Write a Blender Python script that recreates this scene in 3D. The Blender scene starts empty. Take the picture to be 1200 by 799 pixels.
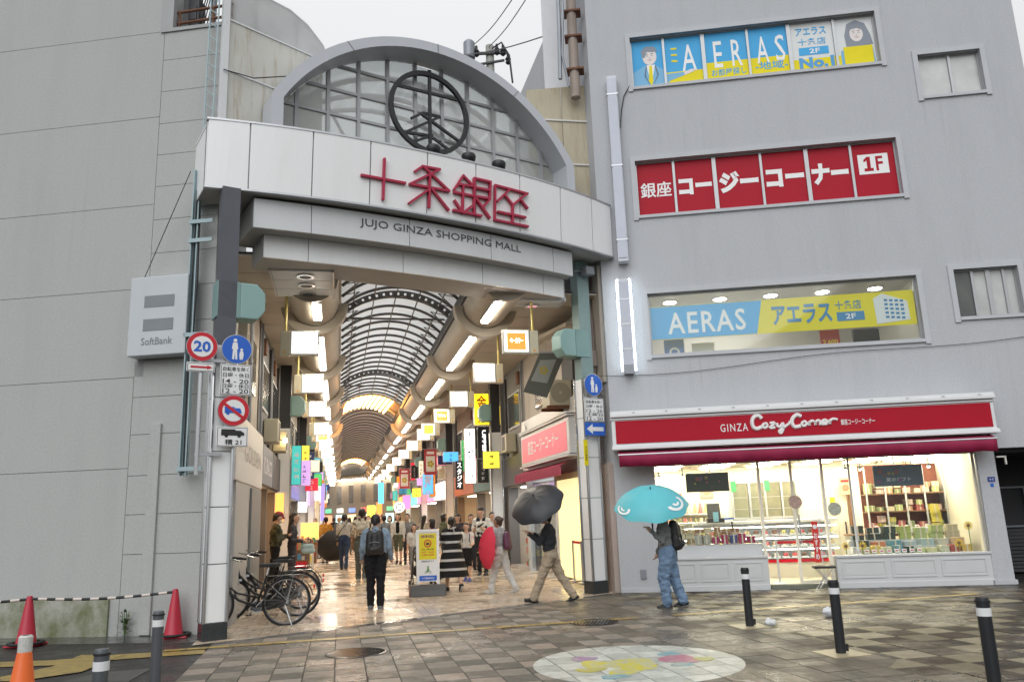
import bpy, bmesh, math, random
from math import sin, cos, radians, pi, sqrt, atan2, hypot
from mathutils import Vector, Matrix, noise

# ------------------------------------------------------------------ scene, camera, sky, exposure
SC = bpy.context.scene
COL = SC.collection
K = 0.914            # the layout below is measured in units of 0.914 m; everything is scaled to metres at the end
CAM_H = 1.75         # eye height in layout units (1.60 m)
F_PX, PITCH, ROLL = 933.33, radians(12.16), radians(-2.1)
_cp, _sp = cos(PITCH), sin(PITCH)
_fw = Vector((0, _cp, _sp)); _u0 = Vector((0, -_sp, _cp)); _r0 = Vector((1, 0, 0))
_rt = cos(ROLL)*_r0 + sin(ROLL)*_u0
_up = -sin(ROLL)*_r0 + cos(ROLL)*_u0
CAM = Vector((0, 0, CAM_H))
cam = bpy.data.cameras.new('camera'); cam.lens = 28; cam.sensor_width = 36; cam.clip_end = 3000; cam.clip_start = .05
camo = bpy.data.objects.new('camera', cam); COL.objects.link(camo)
camo.matrix_world = Matrix(((_rt.x, _up.x, -_fw.x, 0), (_rt.y, _up.y, -_fw.y, 0), (_rt.z, _up.z, -_fw.z, CAM_H*K), (0, 0, 0, 1)))
SC.camera = camo

world = bpy.data.worlds.new('World'); SC.world = world; world.use_nodes = True
nt = world.node_tree; bg = nt.nodes['Background']
SUN_EL, SUN_AZ = radians(38), radians(200)
sky = nt.nodes.new('ShaderNodeTexSky'); sky.sky_type = 'NISHITA'; sky.sun_disc = False
sky.sun_elevation = SUN_EL; sky.sun_rotation = SUN_AZ; sky.dust_density = 6; sky.air_density = 1.5
hsv = nt.nodes.new('ShaderNodeHueSaturation'); hsv.inputs['Saturation'].default_value = .10
# overcast: an even cloud deck, a third as bright at the horizon as overhead
tc = nt.nodes.new('ShaderNodeTexCoord'); sep = nt.nodes.new('ShaderNodeSeparateXYZ')
mr = nt.nodes.new('ShaderNodeMapRange'); mr.inputs['From Min'].default_value = 0; mr.inputs['From Max'].default_value = 1
mr.inputs['To Min'].default_value = 6.2; mr.inputs['To Max'].default_value = 13.4
cm = nt.nodes.new('ShaderNodeCombineColor')
nt.links.new(tc.outputs['Generated'], sep.inputs[0]); nt.links.new(sep.outputs['Z'], mr.inputs['Value'])
for i, k in enumerate((.975, .99, 1.0)):
    mm = nt.nodes.new('ShaderNodeMath'); mm.operation = 'MULTIPLY'; mm.inputs[1].default_value = k
    nt.links.new(mr.outputs[0], mm.inputs[0]); nt.links.new(mm.outputs[0], cm.inputs[i])
mix = nt.nodes.new('ShaderNodeMix'); mix.data_type = 'RGBA'; mix.inputs['Factor'].default_value = .82
nt.links.new(sky.outputs[0], hsv.inputs['Color']); nt.links.new(hsv.outputs[0], mix.inputs['A']); nt.links.new(cm.outputs[0], mix.inputs['B'])
nt.links.new(mix.outputs['Result'], bg.inputs['Color']); bg.inputs['Strength'].default_value = .10
sun = bpy.data.lights.new('sun', 'SUN'); sun.energy = 1.3; sun.angle = radians(60); sun.color = (.97, .99, 1)
suno = bpy.data.objects.new('sun', sun); COL.objects.link(suno)
suno.rotation_euler = (radians(52), 0, radians(-12)); suno.location = (0, -20, 40)
SC.view_settings.view_transform = 'Standard'; SC.view_settings.look = 'None'
SC.view_settings.exposure = 0; SC.view_settings.gamma = 1; SC.view_settings.use_curve_mapping = False
SC.render.engine = 'CYCLES'
cy = SC.cycles; cy.use_denoising = True; cy.max_bounces = 6; cy.diffuse_bounces = 3; cy.glossy_bounces = 3
cy.transparent_max_bounces = 12; cy.transmission_bounces = 4; cy.sample_clamp_indirect = 4; cy.caustics_reflective = False; cy.caustics_refractive = False
try: cy.denoiser = 'OPENIMAGEDENOISE'
except Exception: pass

# ------------------------------------------------------------------ pixels of the 1200x799 photograph to places
def ray(x, y): return _fw + (x-600)/F_PX*_rt - (y-399.5)/F_PX*_up
def gnd(x, y, z=0.0):
    d = ray(x, y); return CAM + d*((z-CAM_H)/d.z)
def at_y(x, y, Y):
    d = ray(x, y); return CAM + d*(Y/d.y)
class Frame:
    def __init__(s, o, deg):
        s.o = Vector((o[0], o[1], 0)); s.a = radians(deg)
        s.x = Vector((cos(s.a), sin(s.a), 0)); s.y = Vector((-sin(s.a), cos(s.a), 0))
    def px(s, x, y, dn=0.0):          # where the ray meets the vertical plane local y = dn: local (x, z)
        d = ray(x, y); t = ((s.o + s.y*dn - CAM).dot(s.y))/d.dot(s.y); X = CAM + d*t
        return (X - s.o).dot(s.x), X.z
    def px_side(s, x, y, dx=0.0):     # ... the vertical plane local x = dx: local (y, z)
        d = ray(x, y); t = ((s.o + s.x*dx - CAM).dot(s.x))/d.dot(s.x); X = CAM + d*t
        return (X - s.o).dot(s.y), X.z
    def loc(s, P):
        v = Vector(P) - s.o; return Vector((v.dot(s.x), v.dot(s.y), P[2]))
    def wor(s, x, y, z=0.0): return s.o + s.x*x + s.y*y + Vector((0, 0, z))
FC = Frame((2.12, 17.66), -7.5)     # street front of the cake shop building
LW = Frame((-5.22, 13.55), -8.0)    # windowless wall on the left
GT = Frame((-5.10, 12.65), 32.38)   # gate, from its left end to its right end
AR = Frame((-4.70, 12.90), 12.4)    # arcade: x across, y along

# ------------------------------------------------------------------ mesh helpers
R = random.Random(11)
class MB:
    def __init__(s): s.v = []; s.f = []; s.m = []; s.mi = 0
    def mat(s, i): s.mi = i; return s
    def add(s, vs, fs):
        b = len(s.v); s.v += [tuple(v) for v in vs]; s.f += [tuple(b+i for i in f) for f in fs]; s.m += [s.mi]*len(fs); return s
    def box(s, x0, x1, y0, y1, z0, z1):
        return s.add([(x0,y0,z0),(x1,y0,z0),(x1,y1,z0),(x0,y1,z0),(x0,y0,z1),(x1,y0,z1),(x1,y1,z1),(x0,y1,z1)],
                     [(0,3,2,1),(4,5,6,7),(0,1,5,4),(1,2,6,5),(2,3,7,6),(3,0,4,7)])
    def quad(s, *p): return s.add(p, [tuple(range(len(p)))])
    def prism_xz(s, pts, y0, y1):
        n = len(pts)
        return s.add([(x,y0,z) for x,z in pts]+[(x,y1,z) for x,z in pts],
                     [tuple(range(n)), tuple(range(2*n-1,n-1,-1))]+[(i,(i+n),((i+1)%n)+n,(i+1)%n) for i in range(n)])
    def prism_xy(s, pts, z0, z1):
        n = len(pts)
        return s.add([(x,y,z0) for x,y in pts]+[(x,y,z1) for x,y in pts],
                     [tuple(range(n-1,-1,-1)), tuple(range(n,2*n))]+[(i,(i+1)%n,((i+1)%n)+n,i+n) for i in range(n)])
    def prism_yz(s, pts, x0, x1):
        n = len(pts)
        return s.add([(x0,y,z) for y,z in pts]+[(x1,y,z) for y,z in pts],
                     [tuple(range(n)), tuple(range(2*n-1,n-1,-1))]+[(i,(i+n),((i+1)%n)+n,(i+1)%n) for i in range(n)])
    def tube(s, pts, r, n=8, closed=False):
        pts = [Vector(p) for p in pts]; N = len(pts); rs = r if isinstance(r, (list, tuple)) else [r]*N
        vs = []; prev = None
        for i, p in enumerate(pts):
            if closed: t = pts[(i+1)%N]-pts[i-1]
            else: t = pts[min(i+1,N-1)]-pts[max(i-1,0)]
            if t.length < 1e-9: t = Vector((0,0,1))
            t.normalize()
            a = (prev if prev is not None else (Vector((0,0,1)) if abs(t.z) < .9 else Vector((1,0,0))))
            a = a - t*a.dot(t)
            if a.length < 1e-6: a = t.orthogonal()
            a.normalize(); prev = a; b = t.cross(a)
            vs += [p + (a*cos(2*pi*k/n)+b*sin(2*pi*k/n))*rs[i] for k in range(n)]
        fs = []
        for i in range(N if closed else N-1):
            j = (i+1)%N
            fs += [(i*n+k, i*n+(k+1)%n, j*n+(k+1)%n, j*n+k) for k in range(n)]
        if not closed: fs += [tuple(range(n-1,-1,-1)), tuple((N-1)*n+k for k in range(n))]
        return s.add(vs, fs)
    def cyl(s, p0, p1, r, r1=None, n=12): return s.tube([p0, p1], [r, r if r1 is None else r1], n)
    def bar(s, p0, p1, w, h=None):       # square bar between two points
        p0, p1 = Vector(p0), Vector(p1); t = (p1-p0).normalized(); h = w if h is None else h
        a = t.cross(Vector((0,0,1)))
        if a.length < 1e-4: a = Vector((1,0,0))
        a.normalize(); b = a.cross(t); a *= w/2; b *= h/2
        return s.add([p0-a-b,p0+a-b,p0+a+b,p0-a+b,p1-a-b,p1+a-b,p1+a+b,p1-a+b],
                     [(0,3,2,1),(4,5,6,7),(0,1,5,4),(1,2,6,5),(2,3,7,6),(3,0,4,7)])
    def lathe(s, prof, c=(0,0,0), n=20):
        vs = []; N = len(prof)
        for r, z in prof: vs += [(c[0]+r*cos(2*pi*k/n), c[1]+r*sin(2*pi*k/n), c[2]+z) for k in range(n)]
        fs = [(i*n+k, i*n+(k+1)%n, (i+1)*n+(k+1)%n, (i+1)*n+k) for i in range(N-1) for k in range(n)]
        fs += [tuple(range(n-1,-1,-1)), tuple((N-1)*n+k for k in range(n))]
        return s.add(vs, fs)
    def ell(s, c, r, n=12, m=8):
        vs = []; fs = []
        for i in range(1, m):
            ph = pi*i/m
            vs += [(c[0]+r[0]*sin(ph)*cos(2*pi*k/n), c[1]+r[1]*sin(ph)*sin(2*pi*k/n), c[2]+r[2]*cos(ph)) for k in range(n)]
        t = len(vs); vs += [(c[0],c[1],c[2]+r[2]), (c[0],c[1],c[2]-r[2])]
        fs += [(t,k,(k+1)%n) for k in range(n)]
        for i in range(m-2): fs += [(i*n+k,(i+1)*n+k,(i+1)*n+(k+1)%n,i*n+(k+1)%n) for k in range(n)]
        fs += [(t+1,(m-2)*n+(k+1)%n,(m-2)*n+k) for k in range(n)]
        return s.add(vs, fs)
    def disc(s, c, r, y0, y1, n=32):      # a disc standing in the xz plane
        return s.prism_xz([(c[0]+r*cos(2*pi*k/n), c[1]+r*sin(2*pi*k/n)) for k in range(n)], y0, y1)
    def ring(s, c, r0, r1, y0, y1, n=32):
        vs = []
        for k in range(n):
            a = 2*pi*k/n
            for r, y in ((r0,y0),(r1,y0),(r1,y1),(r0,y1)): vs.append((c[0]+r*cos(a), y, c[1]+r*sin(a)))
        fs = []
        for k in range(n):
            j = (k+1)%n
            fs += [(k*4+q, k*4+(q+1)%4, j*4+(q+1)%4, j*4+q) for q in range(4)]
        return s.add(vs, fs)
    def build(s, name, mats, parent=None, smooth=False, bevel=0, sub=0, loc=None, rot=None):
        me = bpy.data.meshes.new(name); me.from_pydata(s.v, [], s.f)
        if not isinstance(mats, (list, tuple)): mats = [mats]
        for m in mats: me.materials.append(m)
        if len(mats) > 1: me.polygons.foreach_set('material_index', s.m)
        bm = bmesh.new(); bm.from_mesh(me); bmesh.ops.recalc_face_normals(bm, faces=bm.faces); bm.to_mesh(me); bm.free()
        if smooth:
            me.polygons.foreach_set('use_smooth', [True]*len(me.polygons))
            if smooth != 'all': me.set_sharp_from_angle(angle=radians(40))
        return link(name, me, parent, bevel, sub, loc, rot)
def link(name, me, parent=None, bevel=0, sub=0, loc=None, rot=None):
    o = bpy.data.objects.new(name, me); COL.objects.link(o)
    if parent: o.parent = parent
    if loc: o.location = loc
    if rot: o.rotation_euler = rot
    if bevel:
        b = o.modifiers.new('bevel', 'BEVEL'); b.width = bevel; b.segments = 2; b.limit_method = 'ANGLE'
    if sub:
        b = o.modifiers.new('sub', 'SUBSURF'); b.levels = sub; b.render_levels = sub
    return o
def tag(o, label, cat, group=None):
    o['label'] = label; o['category'] = cat
    if group: o['group'] = group
    return o
def struct(o): o['kind'] = 'structure'; return o
def stuff(o): o['kind'] = 'stuff'; return o
def thing(name, label, cat, loc=(0,0,0), rz=0.0, group=None):
    o = bpy.data.objects.new(name, None); COL.objects.link(o); o.empty_display_size = .2
    o.location = loc; o.rotation_euler = (0, 0, rz); return tag(o, label, cat, group)
def thing_in(fr, name, label, cat, x=0, y=0, z=0, group=None, turn=0.0):
    return thing(name, label, cat, fr.wor(x, y, z), fr.a+turn, group)
def dup(root, loc=None, rz=None, label=None, group=None):
    r = root.copy(); COL.objects.link(r)
    if loc is not None: r.location = loc
    if rz is not None: r.rotation_euler = (0, 0, rz)
    if label: r['label'] = label
    if group: r['group'] = group
    for ch in list(root.children):
        c = ch.copy(); COL.objects.link(c); c.parent = r
        for g in ch.children:
            d = g.copy(); COL.objects.link(d); d.parent = c
    return r
_tcache = {}
def text_mesh(body, bold=0.0, spacing=1.0, line=1.0):
    key = (body, bold, spacing, line)
    if key in _tcache: return _tcache[key]
    c = bpy.data.curves.new('text', 'FONT'); c.body = body; c.resolution_u = 2; c.offset = bold; c.space_character = spacing; c.space_line = line
    c.align_x = 'CENTER'; c.fill_mode = 'FRONT'
    o = bpy.data.objects.new('text', c); COL.objects.link(o)
    me = bpy.data.meshes.new_from_object(o.evaluated_get(bpy.context.evaluated_depsgraph_get()))
    vs = [v.co.copy() for v in me.vertices]; fs = [tuple(p.vertices) for p in me.polygons]
    bpy.data.objects.remove(o); bpy.data.curves.remove(c); bpy.data.meshes.remove(me)
    _tcache[key] = (vs, fs); return vs, fs
def text(body, x0, x1, z0, z1, y, m, parent, name='lettering', bold=0.0, spacing=1.0, line=1.0, shear=0.0, tilt=0.0, fn=None, rot=None, loc=None):
    """flat lettering in the parent's xz plane, fitted to a box, facing -y"""
    vs, fs = text_mesh(body, bold, spacing, line)
    if not vs: return None
    ax, bx = min(v.x for v in vs), max(v.x for v in vs); ay, by = min(v.y for v in vs), max(v.y for v in vs)
    out = []
    for v in vs:
        u = (v.x-ax)/max(bx-ax,1e-6); w = (v.y-ay)/max(by-ay,1e-6)
        X = x0+(x1-x0)*u+shear*(w-.5)*(z1-z0); Z = z0+(z1-z0)*w+tilt*(u-.5)
        out.append(fn(X, Z) if fn else (X, y, Z))
    me = bpy.data.meshes.new(name); me.from_pydata(out, [], fs); me.materials.append(m)
    return link(name, me, parent, 0, 0, loc, rot)

# ------------------------------------------------------------------ materials
_mats = {}
def mat(name, col, rough=.6, metal=0.0, var=.10, scale=2.5, bump=0.0, bscale=80, spec=.5, emit=0.0, ecol=None, rvar=0.0, stretch=None, trans=0.0, coat=0.0):
    if name in _mats: return _mats[name]
    m = bpy.data.materials.new(name); m.use_nodes = True; n = m.node_tree; b = n.nodes['Principled BSDF']
    b.inputs['Roughness'].default_value = rough; b.inputs['Metallic'].default_value = metal
    b.inputs['Specular IOR Level'].default_value = spec; b.inputs['Base Color'].default_value = (*col, 1)
    if coat: b.inputs['Coat Weight'].default_value = coat
    if var or bump or rvar:
        t = n.nodes.new('ShaderNodeTexCoord'); src = t.outputs['Object']
        if stretch:
            mp = n.nodes.new('ShaderNodeMapping'); mp.inputs['Scale'].default_value = stretch
            n.links.new(src, mp.inputs['Vector']); src = mp.outputs[0]
        nz = n.nodes.new('ShaderNodeTexNoise'); nz.inputs['Scale'].default_value = scale; nz.inputs['Detail'].default_value = 5
        nz.inputs['Roughness'].default_value = .65; n.links.new(src, nz.inputs['Vector'])
        if var:
            mx = n.nodes.new('ShaderNodeMix'); mx.data_type = 'RGBA'
            mx.inputs['A'].default_value = (*[max(0, c*(1-var*1.8)) for c in col], 1); mx.inputs['B'].default_value = (*[min(1, c*(1+var*1.4)) for c in col], 1)
            n.links.new(nz.outputs['Fac'], mx.inputs['Factor']); n.links.new(mx.outputs['Result'], b.inputs['Base Color'])
        if rvar:
            rr = n.nodes.new('ShaderNodeMapRange'); rr.inputs['From Min'].default_value = .35; rr.inputs['From Max'].default_value = .65
            rr.inputs['To Min'].default_value = max(.03, rough-rvar); rr.inputs['To Max'].default_value = min(1, rough+rvar)
            n.links.new(nz.outputs['Fac'], rr.inputs['Value']); n.links.new(rr.outputs[0], b.inputs['Roughness'])
        if bump:
            n2 = n.nodes.new('ShaderNodeTexNoise'); n2.inputs['Scale'].default_value = bscale; n2.inputs['Detail'].default_value = 4
            n.links.new(src, n2.inputs['Vector']); bp = n.nodes.new('ShaderNodeBump'); bp.inputs['Strength'].default_value = bump; bp.inputs['Distance'].default_value = .01
            n.links.new(n2.outputs['Fac'], bp.inputs['Height']); n.links.new(bp.outputs[0], b.inputs['Normal'])
    if emit:
        b.inputs['Emission Color'].default_value = (*(ecol or col), 1); b.inputs['Emission Strength'].default_value = emit
    _mats[name] = m; return m
def stain_wall(name, col, dirt, rough=.8, bump=.25, amount=.5, bscale=90, var=.13):
    """painted render or concrete with rain streaks that run down the wall"""
    m = mat(name, col, rough, var=var, scale=26, bump=bump*1.3, bscale=bscale)
    n = m.node_tree; b = n.nodes['Principled BSDF']
    base = b.inputs['Base Color'].links[0].from_socket
    t = n.nodes.new('ShaderNodeTexCoord'); mp = n.nodes.new('ShaderNodeMapping'); mp.inputs['Scale'].default_value = (1.1, 1.1, .16)
    nz = n.nodes.new('ShaderNodeTexNoise'); nz.inputs['Scale'].default_value = 1.4; nz.inputs['Detail'].default_value = 6; nz.inputs['Roughness'].default_value = .7
    n.links.new(t.outputs['Object'], mp.inputs[0]); n.links.new(mp.outputs[0], nz.inputs['Vector'])
    rp = n.nodes.new('ShaderNodeMapRange'); rp.inputs['From Min'].default_value = .48; rp.inputs['From Max'].default_value = .78; rp.inputs['To Max'].default_value = amount
    mp2 = n.nodes.new('ShaderNodeMapping'); mp2.inputs['Scale'].default_value = (7, 7, .16); n3 = n.nodes.new('ShaderNodeTexNoise'); n3.inputs['Scale'].default_value = 1.3; n3.inputs['Detail'].default_value = 4
    n.links.new(t.outputs['Object'], mp2.inputs[0]); n.links.new(mp2.outputs[0], n3.inputs['Vector'])
    r3 = n.nodes.new('ShaderNodeMapRange'); r3.inputs['From Min'].default_value = .52; r3.inputs['From Max'].default_value = .75; n.links.new(n3.outputs['Fac'], r3.inputs['Value'])
    n4 = n.nodes.new('ShaderNodeTexNoise'); n4.inputs['Scale'].default_value = .55; n4.inputs['Detail'].default_value = 3; n.links.new(t.outputs['Object'], n4.inputs['Vector'])
    r4 = n.nodes.new('ShaderNodeMapRange'); r4.inputs['From Min'].default_value = .50; r4.inputs['From Max'].default_value = .68; r4.inputs['To Max'].default_value = min(1, amount*1.5); n.links.new(n4.outputs['Fac'], r4.inputs['Value'])
    ml4 = n.nodes.new('ShaderNodeMath'); ml4.operation = 'MULTIPLY'; n.links.new(r3.outputs[0], ml4.inputs[0]); n.links.new(r4.outputs[0], ml4.inputs[1])
    n.links.new(nz.outputs['Fac'], rp.inputs['Value']); mxm = n.nodes.new('ShaderNodeMath'); mxm.operation = 'MAXIMUM'; n.links.new(rp.outputs[0], mxm.inputs[0]); n.links.new(ml4.outputs[0], mxm.inputs[1])
    mx = n.nodes.new('ShaderNodeMix'); mx.data_type = 'RGBA'; mx.inputs['B'].default_value = (*dirt, 1)
    n.links.new(mxm.outputs[0], mx.inputs['Factor']); n.links.new(base, mx.inputs['A']); n.links.new(mx.outputs['Result'], b.inputs['Base Color'])
    return m
def emis(name, col, s):
    if name in _mats: return _mats[name]
    m = bpy.data.materials.new(name); m.use_nodes = True; n = m.node_tree
    b = n.nodes['Principled BSDF']; b.inputs['Base Color'].default_value = (*col, 1); b.inputs['Roughness'].default_value = .4
    b.inputs['Emission Color'].default_value = (*col, 1); b.inputs['Emission Strength'].default_value = s
    _mats[name] = m; return m
def glass(name, tint=(1,1,1), refl=.12, rough=.03, milk=0.0):
    if name in _mats: return _mats[name]
    m = bpy.data.materials.new(name); m.use_nodes = True; n = m.node_tree; n.nodes.remove(n.nodes['Principled BSDF'])
    out = n.nodes['Material Output']; tr = n.nodes.new('ShaderNodeBsdfTransparent'); tr.inputs[0].default_value = (*tint, 1)
    gl = n.nodes.new('ShaderNodeBsdfGlossy'); gl.inputs['Roughness'].default_value = rough
    fr = n.nodes.new('ShaderNodeLayerWeight'); pw = n.nodes.new('ShaderNodeMath'); pw.operation = 'POWER'; pw.inputs[1].default_value = 4
    n.links.new(fr.outputs['Facing'], pw.inputs[0]); ad = n.nodes.new('ShaderNodeMath'); ad.operation = 'MULTIPLY_ADD'; ad.inputs[1].default_value = .8; ad.inputs[2].default_value = refl*.4; ad.use_clamp = True
    mx = n.nodes.new('ShaderNodeMixShader'); n.links.new(pw.outputs[0], ad.inputs[0]); n.links.new(ad.outputs[0], mx.inputs[0])
    base = tr.outputs[0]
    if milk:
        tl = n.nodes.new('ShaderNodeBsdfTranslucent'); tl.inputs[0].default_value = (.86,.86,.83,1); df = n.nodes.new('ShaderNodeBsdfDiffuse'); df.inputs[0].default_value = (.86,.86,.83,1); m3 = n.nodes.new('ShaderNodeMixShader'); n.links.new(tl.outputs[0], m3.inputs[1]); n.links.new(df.outputs[0], m3.inputs[2])
        m4 = n.nodes.new('ShaderNodeMixShader'); m4.inputs[0].default_value = milk; n.links.new(tr.outputs[0], m4.inputs[1]); n.links.new(m3.outputs[0], m4.inputs[2]); base = m4.outputs[0]
    n.links.new(base, mx.inputs[1]); n.links.new(gl.outputs[0], mx.inputs[2]); n.links.new(mx.outputs[0], out.inputs[0])
    _mats[name] = m; return m
def translucent(name, col, t=.6, dirt=None):
    if name in _mats: return _mats[name]
    m = bpy.data.materials.new(name); m.use_nodes = True; n = m.node_tree; n.nodes.remove(n.nodes['Principled BSDF'])
    out = n.nodes['Material Output']; d = n.nodes.new('ShaderNodeBsdfDiffuse'); tr = n.nodes.new('ShaderNodeBsdfTranslucent')
    tx = n.nodes.new('ShaderNodeTexCoord'); nz = n.nodes.new('ShaderNodeTexNoise'); nz.inputs['Scale'].default_value = 1.3; nz.inputs['Detail'].default_value = 6
    n.links.new(tx.outputs['Object'], nz.inputs['Vector'])
    mc = n.nodes.new('ShaderNodeMix'); mc.data_type = 'RGBA'; mc.inputs['A'].default_value = (*[c*.8 for c in col], 1); mc.inputs['B'].default_value = (*[min(1, c*1.12) for c in col], 1)
    n.links.new(nz.outputs['Fac'], mc.inputs['Factor'])
    cs = mc.outputs['Result']
    if dirt:
        mp = n.nodes.new('ShaderNodeMapping'); mp.inputs['Scale'].default_value = (3.2,3.2,.35); n2 = n.nodes.new('ShaderNodeTexNoise'); n2.inputs['Scale'].default_value = 1.7; n2.inputs['Detail'].default_value = 7; n2.inputs['Roughness'].default_value = .7
        n.links.new(tx.outputs['Object'], mp.inputs[0]); n.links.new(mp.outputs[0], n2.inputs['Vector']); rp = n.nodes.new('ShaderNodeMapRange'); rp.inputs['From Min'].default_value = .5; rp.inputs['From Max'].default_value = .72; rp.inputs['To Max'].default_value = .8
        n.links.new(n2.outputs['Fac'], rp.inputs['Value']); m2 = n.nodes.new('ShaderNodeMix'); m2.data_type = 'RGBA'; m2.inputs['B'].default_value = (*dirt, 1); n.links.new(rp.outputs[0], m2.inputs['Factor']); n.links.new(cs, m2.inputs['A']); cs = m2.outputs['Result']
    n.links.new(cs, d.inputs[0]); n.links.new(cs, tr.inputs[0])
    mx = n.nodes.new('ShaderNodeMixShader'); mx.inputs[0].default_value = t
    n.links.new(d.outputs[0], mx.inputs[1]); n.links.new(tr.outputs[0], mx.inputs[2]); n.links.new(mx.outputs[0], out.inputs[0])
    _mats[name] = m; return m

M_white = mat('white_enamel', (.70,.71,.72), .35, var=.05, scale=1.5)
M_offwhite = mat('off_white_paint', (.62,.61,.57), .5, var=.08)
M_greymetal = mat('grey_steel', (.26,.28,.31), .45, .3, var=.12)
M_darkmetal = mat('dark_steel', (.045,.045,.05), .5, .4, var=.15)
M_black = mat('black_paint', (.016,.016,.018), .45, var=.1)
M_rubber = mat('black_rubber', (.012,.012,.012), .75, var=.1)
M_chrome = mat('stainless_steel', (.58,.59,.60), .22, 1.0, var=.05)
M_alu = mat('aluminium', (.50,.51,.53), .42, .85, var=.06)
M_teal = mat('pale_teal_enamel', (.25,.40,.38), .45, var=.08, scale=2)
M_paleblue = mat('pale_blue_paint', (.36,.47,.50), .5, var=.12)
M_red = mat('red_print', (.40,.006,.022), .5, var=.05, spec=.2)
M_blue = mat('sign_blue', (.02,.12,.55), .35, var=.05)
M_signwhite = mat('sign_white', (.80,.80,.80), .35, var=.03)
M_signred = mat('sign_red', (.55,.015,.03), .35, var=.04)
M_ink = mat('black_ink', (.018,.018,.02), .5, var=0)
M_yellow = mat('yellow_print', (.80,.68,.015), .5, var=.05, spec=.2)
M_sky = mat('sky_blue_print', (.07,.40,.75), .5, var=.05, spec=.2)
M_glass = glass('clear_glass', (.96,.98,.97), .10)
M_wood = mat('brown_wood', (.20,.10,.05), .5, var=.2, stretch=(1,1,8))
M_cream = mat('cream_wall', (.72,.66,.50), .6, var=.05)
M_rust = mat('rusty_steel', (.17,.075,.042), .8, var=.3, scale=12, bump=.3)

# ================================================================== THE GROUND
M_asphalt = mat('wet_asphalt', (.040,.038,.035), .42, var=.25, scale=1.1, bump=.35, bscale=160, rvar=.24, spec=.12)
M_conc_walk = mat('wet_concrete_apron', (.075,.075,.07), .22, var=.25, scale=1.4, bump=.2, bscale=60, rvar=.18)
M_joint = mat('paving_joint', (.035,.033,.03), .7, var=.2, scale=20)
gm = MB(); gm.quad((-400,-300,0),(400,-300,0),(400,900,0),(-400,900,0))
struct(gm.build('ground', M_asphalt))

def clip(poly, a, b, c):          # keep a*x+b*y <= c
    out = []
    for i in range(len(poly)):
        p, q = poly[i-1], poly[i]; dp = a*p[0]+b*p[1]-c; dq = a*q[0]+b*q[1]-c
        if dp*dq < 0:
            t = dp/(dp-dq); out.append((p[0]+t*(q[0]-p[0]), p[1]+t*(q[1]-p[1])))
        if dq <= 0: out.append(q)
    return out
def paving_mat(name, col, rough, rv=.16):
    if name in _mats: return _mats[name]
    m = mat(name, col, rough, var=.20, scale=9, bump=.45, bscale=70, rvar=rv, spec=.06); n = m.node_tree; b = n.nodes['Principled BSDF']
    g = n.nodes.new('ShaderNodeNewGeometry'); nz = n.nodes.new('ShaderNodeTexNoise'); nz.inputs['Scale'].default_value = .75; nz.inputs['Detail'].default_value = 7; nz.inputs['Roughness'].default_value = .65; n.links.new(g.outputs['Position'], nz.inputs['Vector'])
    r1 = n.nodes.new('ShaderNodeMapRange'); r1.inputs['From Min'].default_value = .35; r1.inputs['From Max'].default_value = .65; r1.inputs['To Min'].default_value = .72; r1.inputs['To Max'].default_value = 1.12; n.links.new(nz.outputs['Fac'], r1.inputs['Value'])
    src = b.inputs['Base Color'].links[0].from_socket; mx = n.nodes.new('ShaderNodeMix'); mx.data_type = 'RGBA'; mx.blend_type = 'MULTIPLY'; mx.inputs['Factor'].default_value = 1; n.links.new(src, mx.inputs['A']); n.links.new(r1.outputs[0], mx.inputs['B']); n.links.new(mx.outputs['Result'], b.inputs['Base Color'])
    r2 = n.nodes.new('ShaderNodeMapRange'); r2.inputs['From Min'].default_value = .42; r2.inputs['From Max'].default_value = .60; r2.inputs['To Min'].default_value = .26; r2.inputs['To Max'].default_value = .65; n.links.new(nz.outputs['Fac'], r2.inputs['Value']); n.links.new(r2.outputs[0], b.inputs['Roughness'])
    r3 = n.nodes.new('ShaderNodeMapRange'); r3.inputs['From Min'].default_value = .42; r3.inputs['From Max'].default_value = .56; r3.inputs['To Min'].default_value = .17; r3.inputs['To Max'].default_value = .05; n.links.new(nz.outputs['Fac'], r3.inputs['Value']); n.links.new(r3.outputs[0], b.inputs['Specular IOR Level'])
    return m
P_dark = [paving_mat('paver_dark_%d'%i, c, .42) for i, c in enumerate([(.132,.123,.103),(.146,.136,.113),(.120,.111,.094),(.158,.140,.118)])]
P_light = [paving_mat('paver_light_%d'%i, c, .5) for i, c in enumerate([(.265,.232,.195),(.275,.228,.188),(.245,.22,.188),(.215,.193,.162)])]
P_brown = [paving_mat('paver_brown_%d'%i, c, .34) for i, c in enumerate([(.062,.053,.043),(.074,.062,.049),(.054,.047,.040),(.088,.073,.057)])]
P_tan = [paving_mat('paver_tan_%d'%i, c, .36) for i, c in enumerate([(.25,.222,.155),(.22,.195,.135),(.175,.155,.11),(.28,.25,.18)])]
P_mid = [paving_mat('paver_mid_%d'%i, c, .4) for i, c in enumerate([(.135,.12,.098),(.155,.135,.11),(.12,.107,.088)])]

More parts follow.
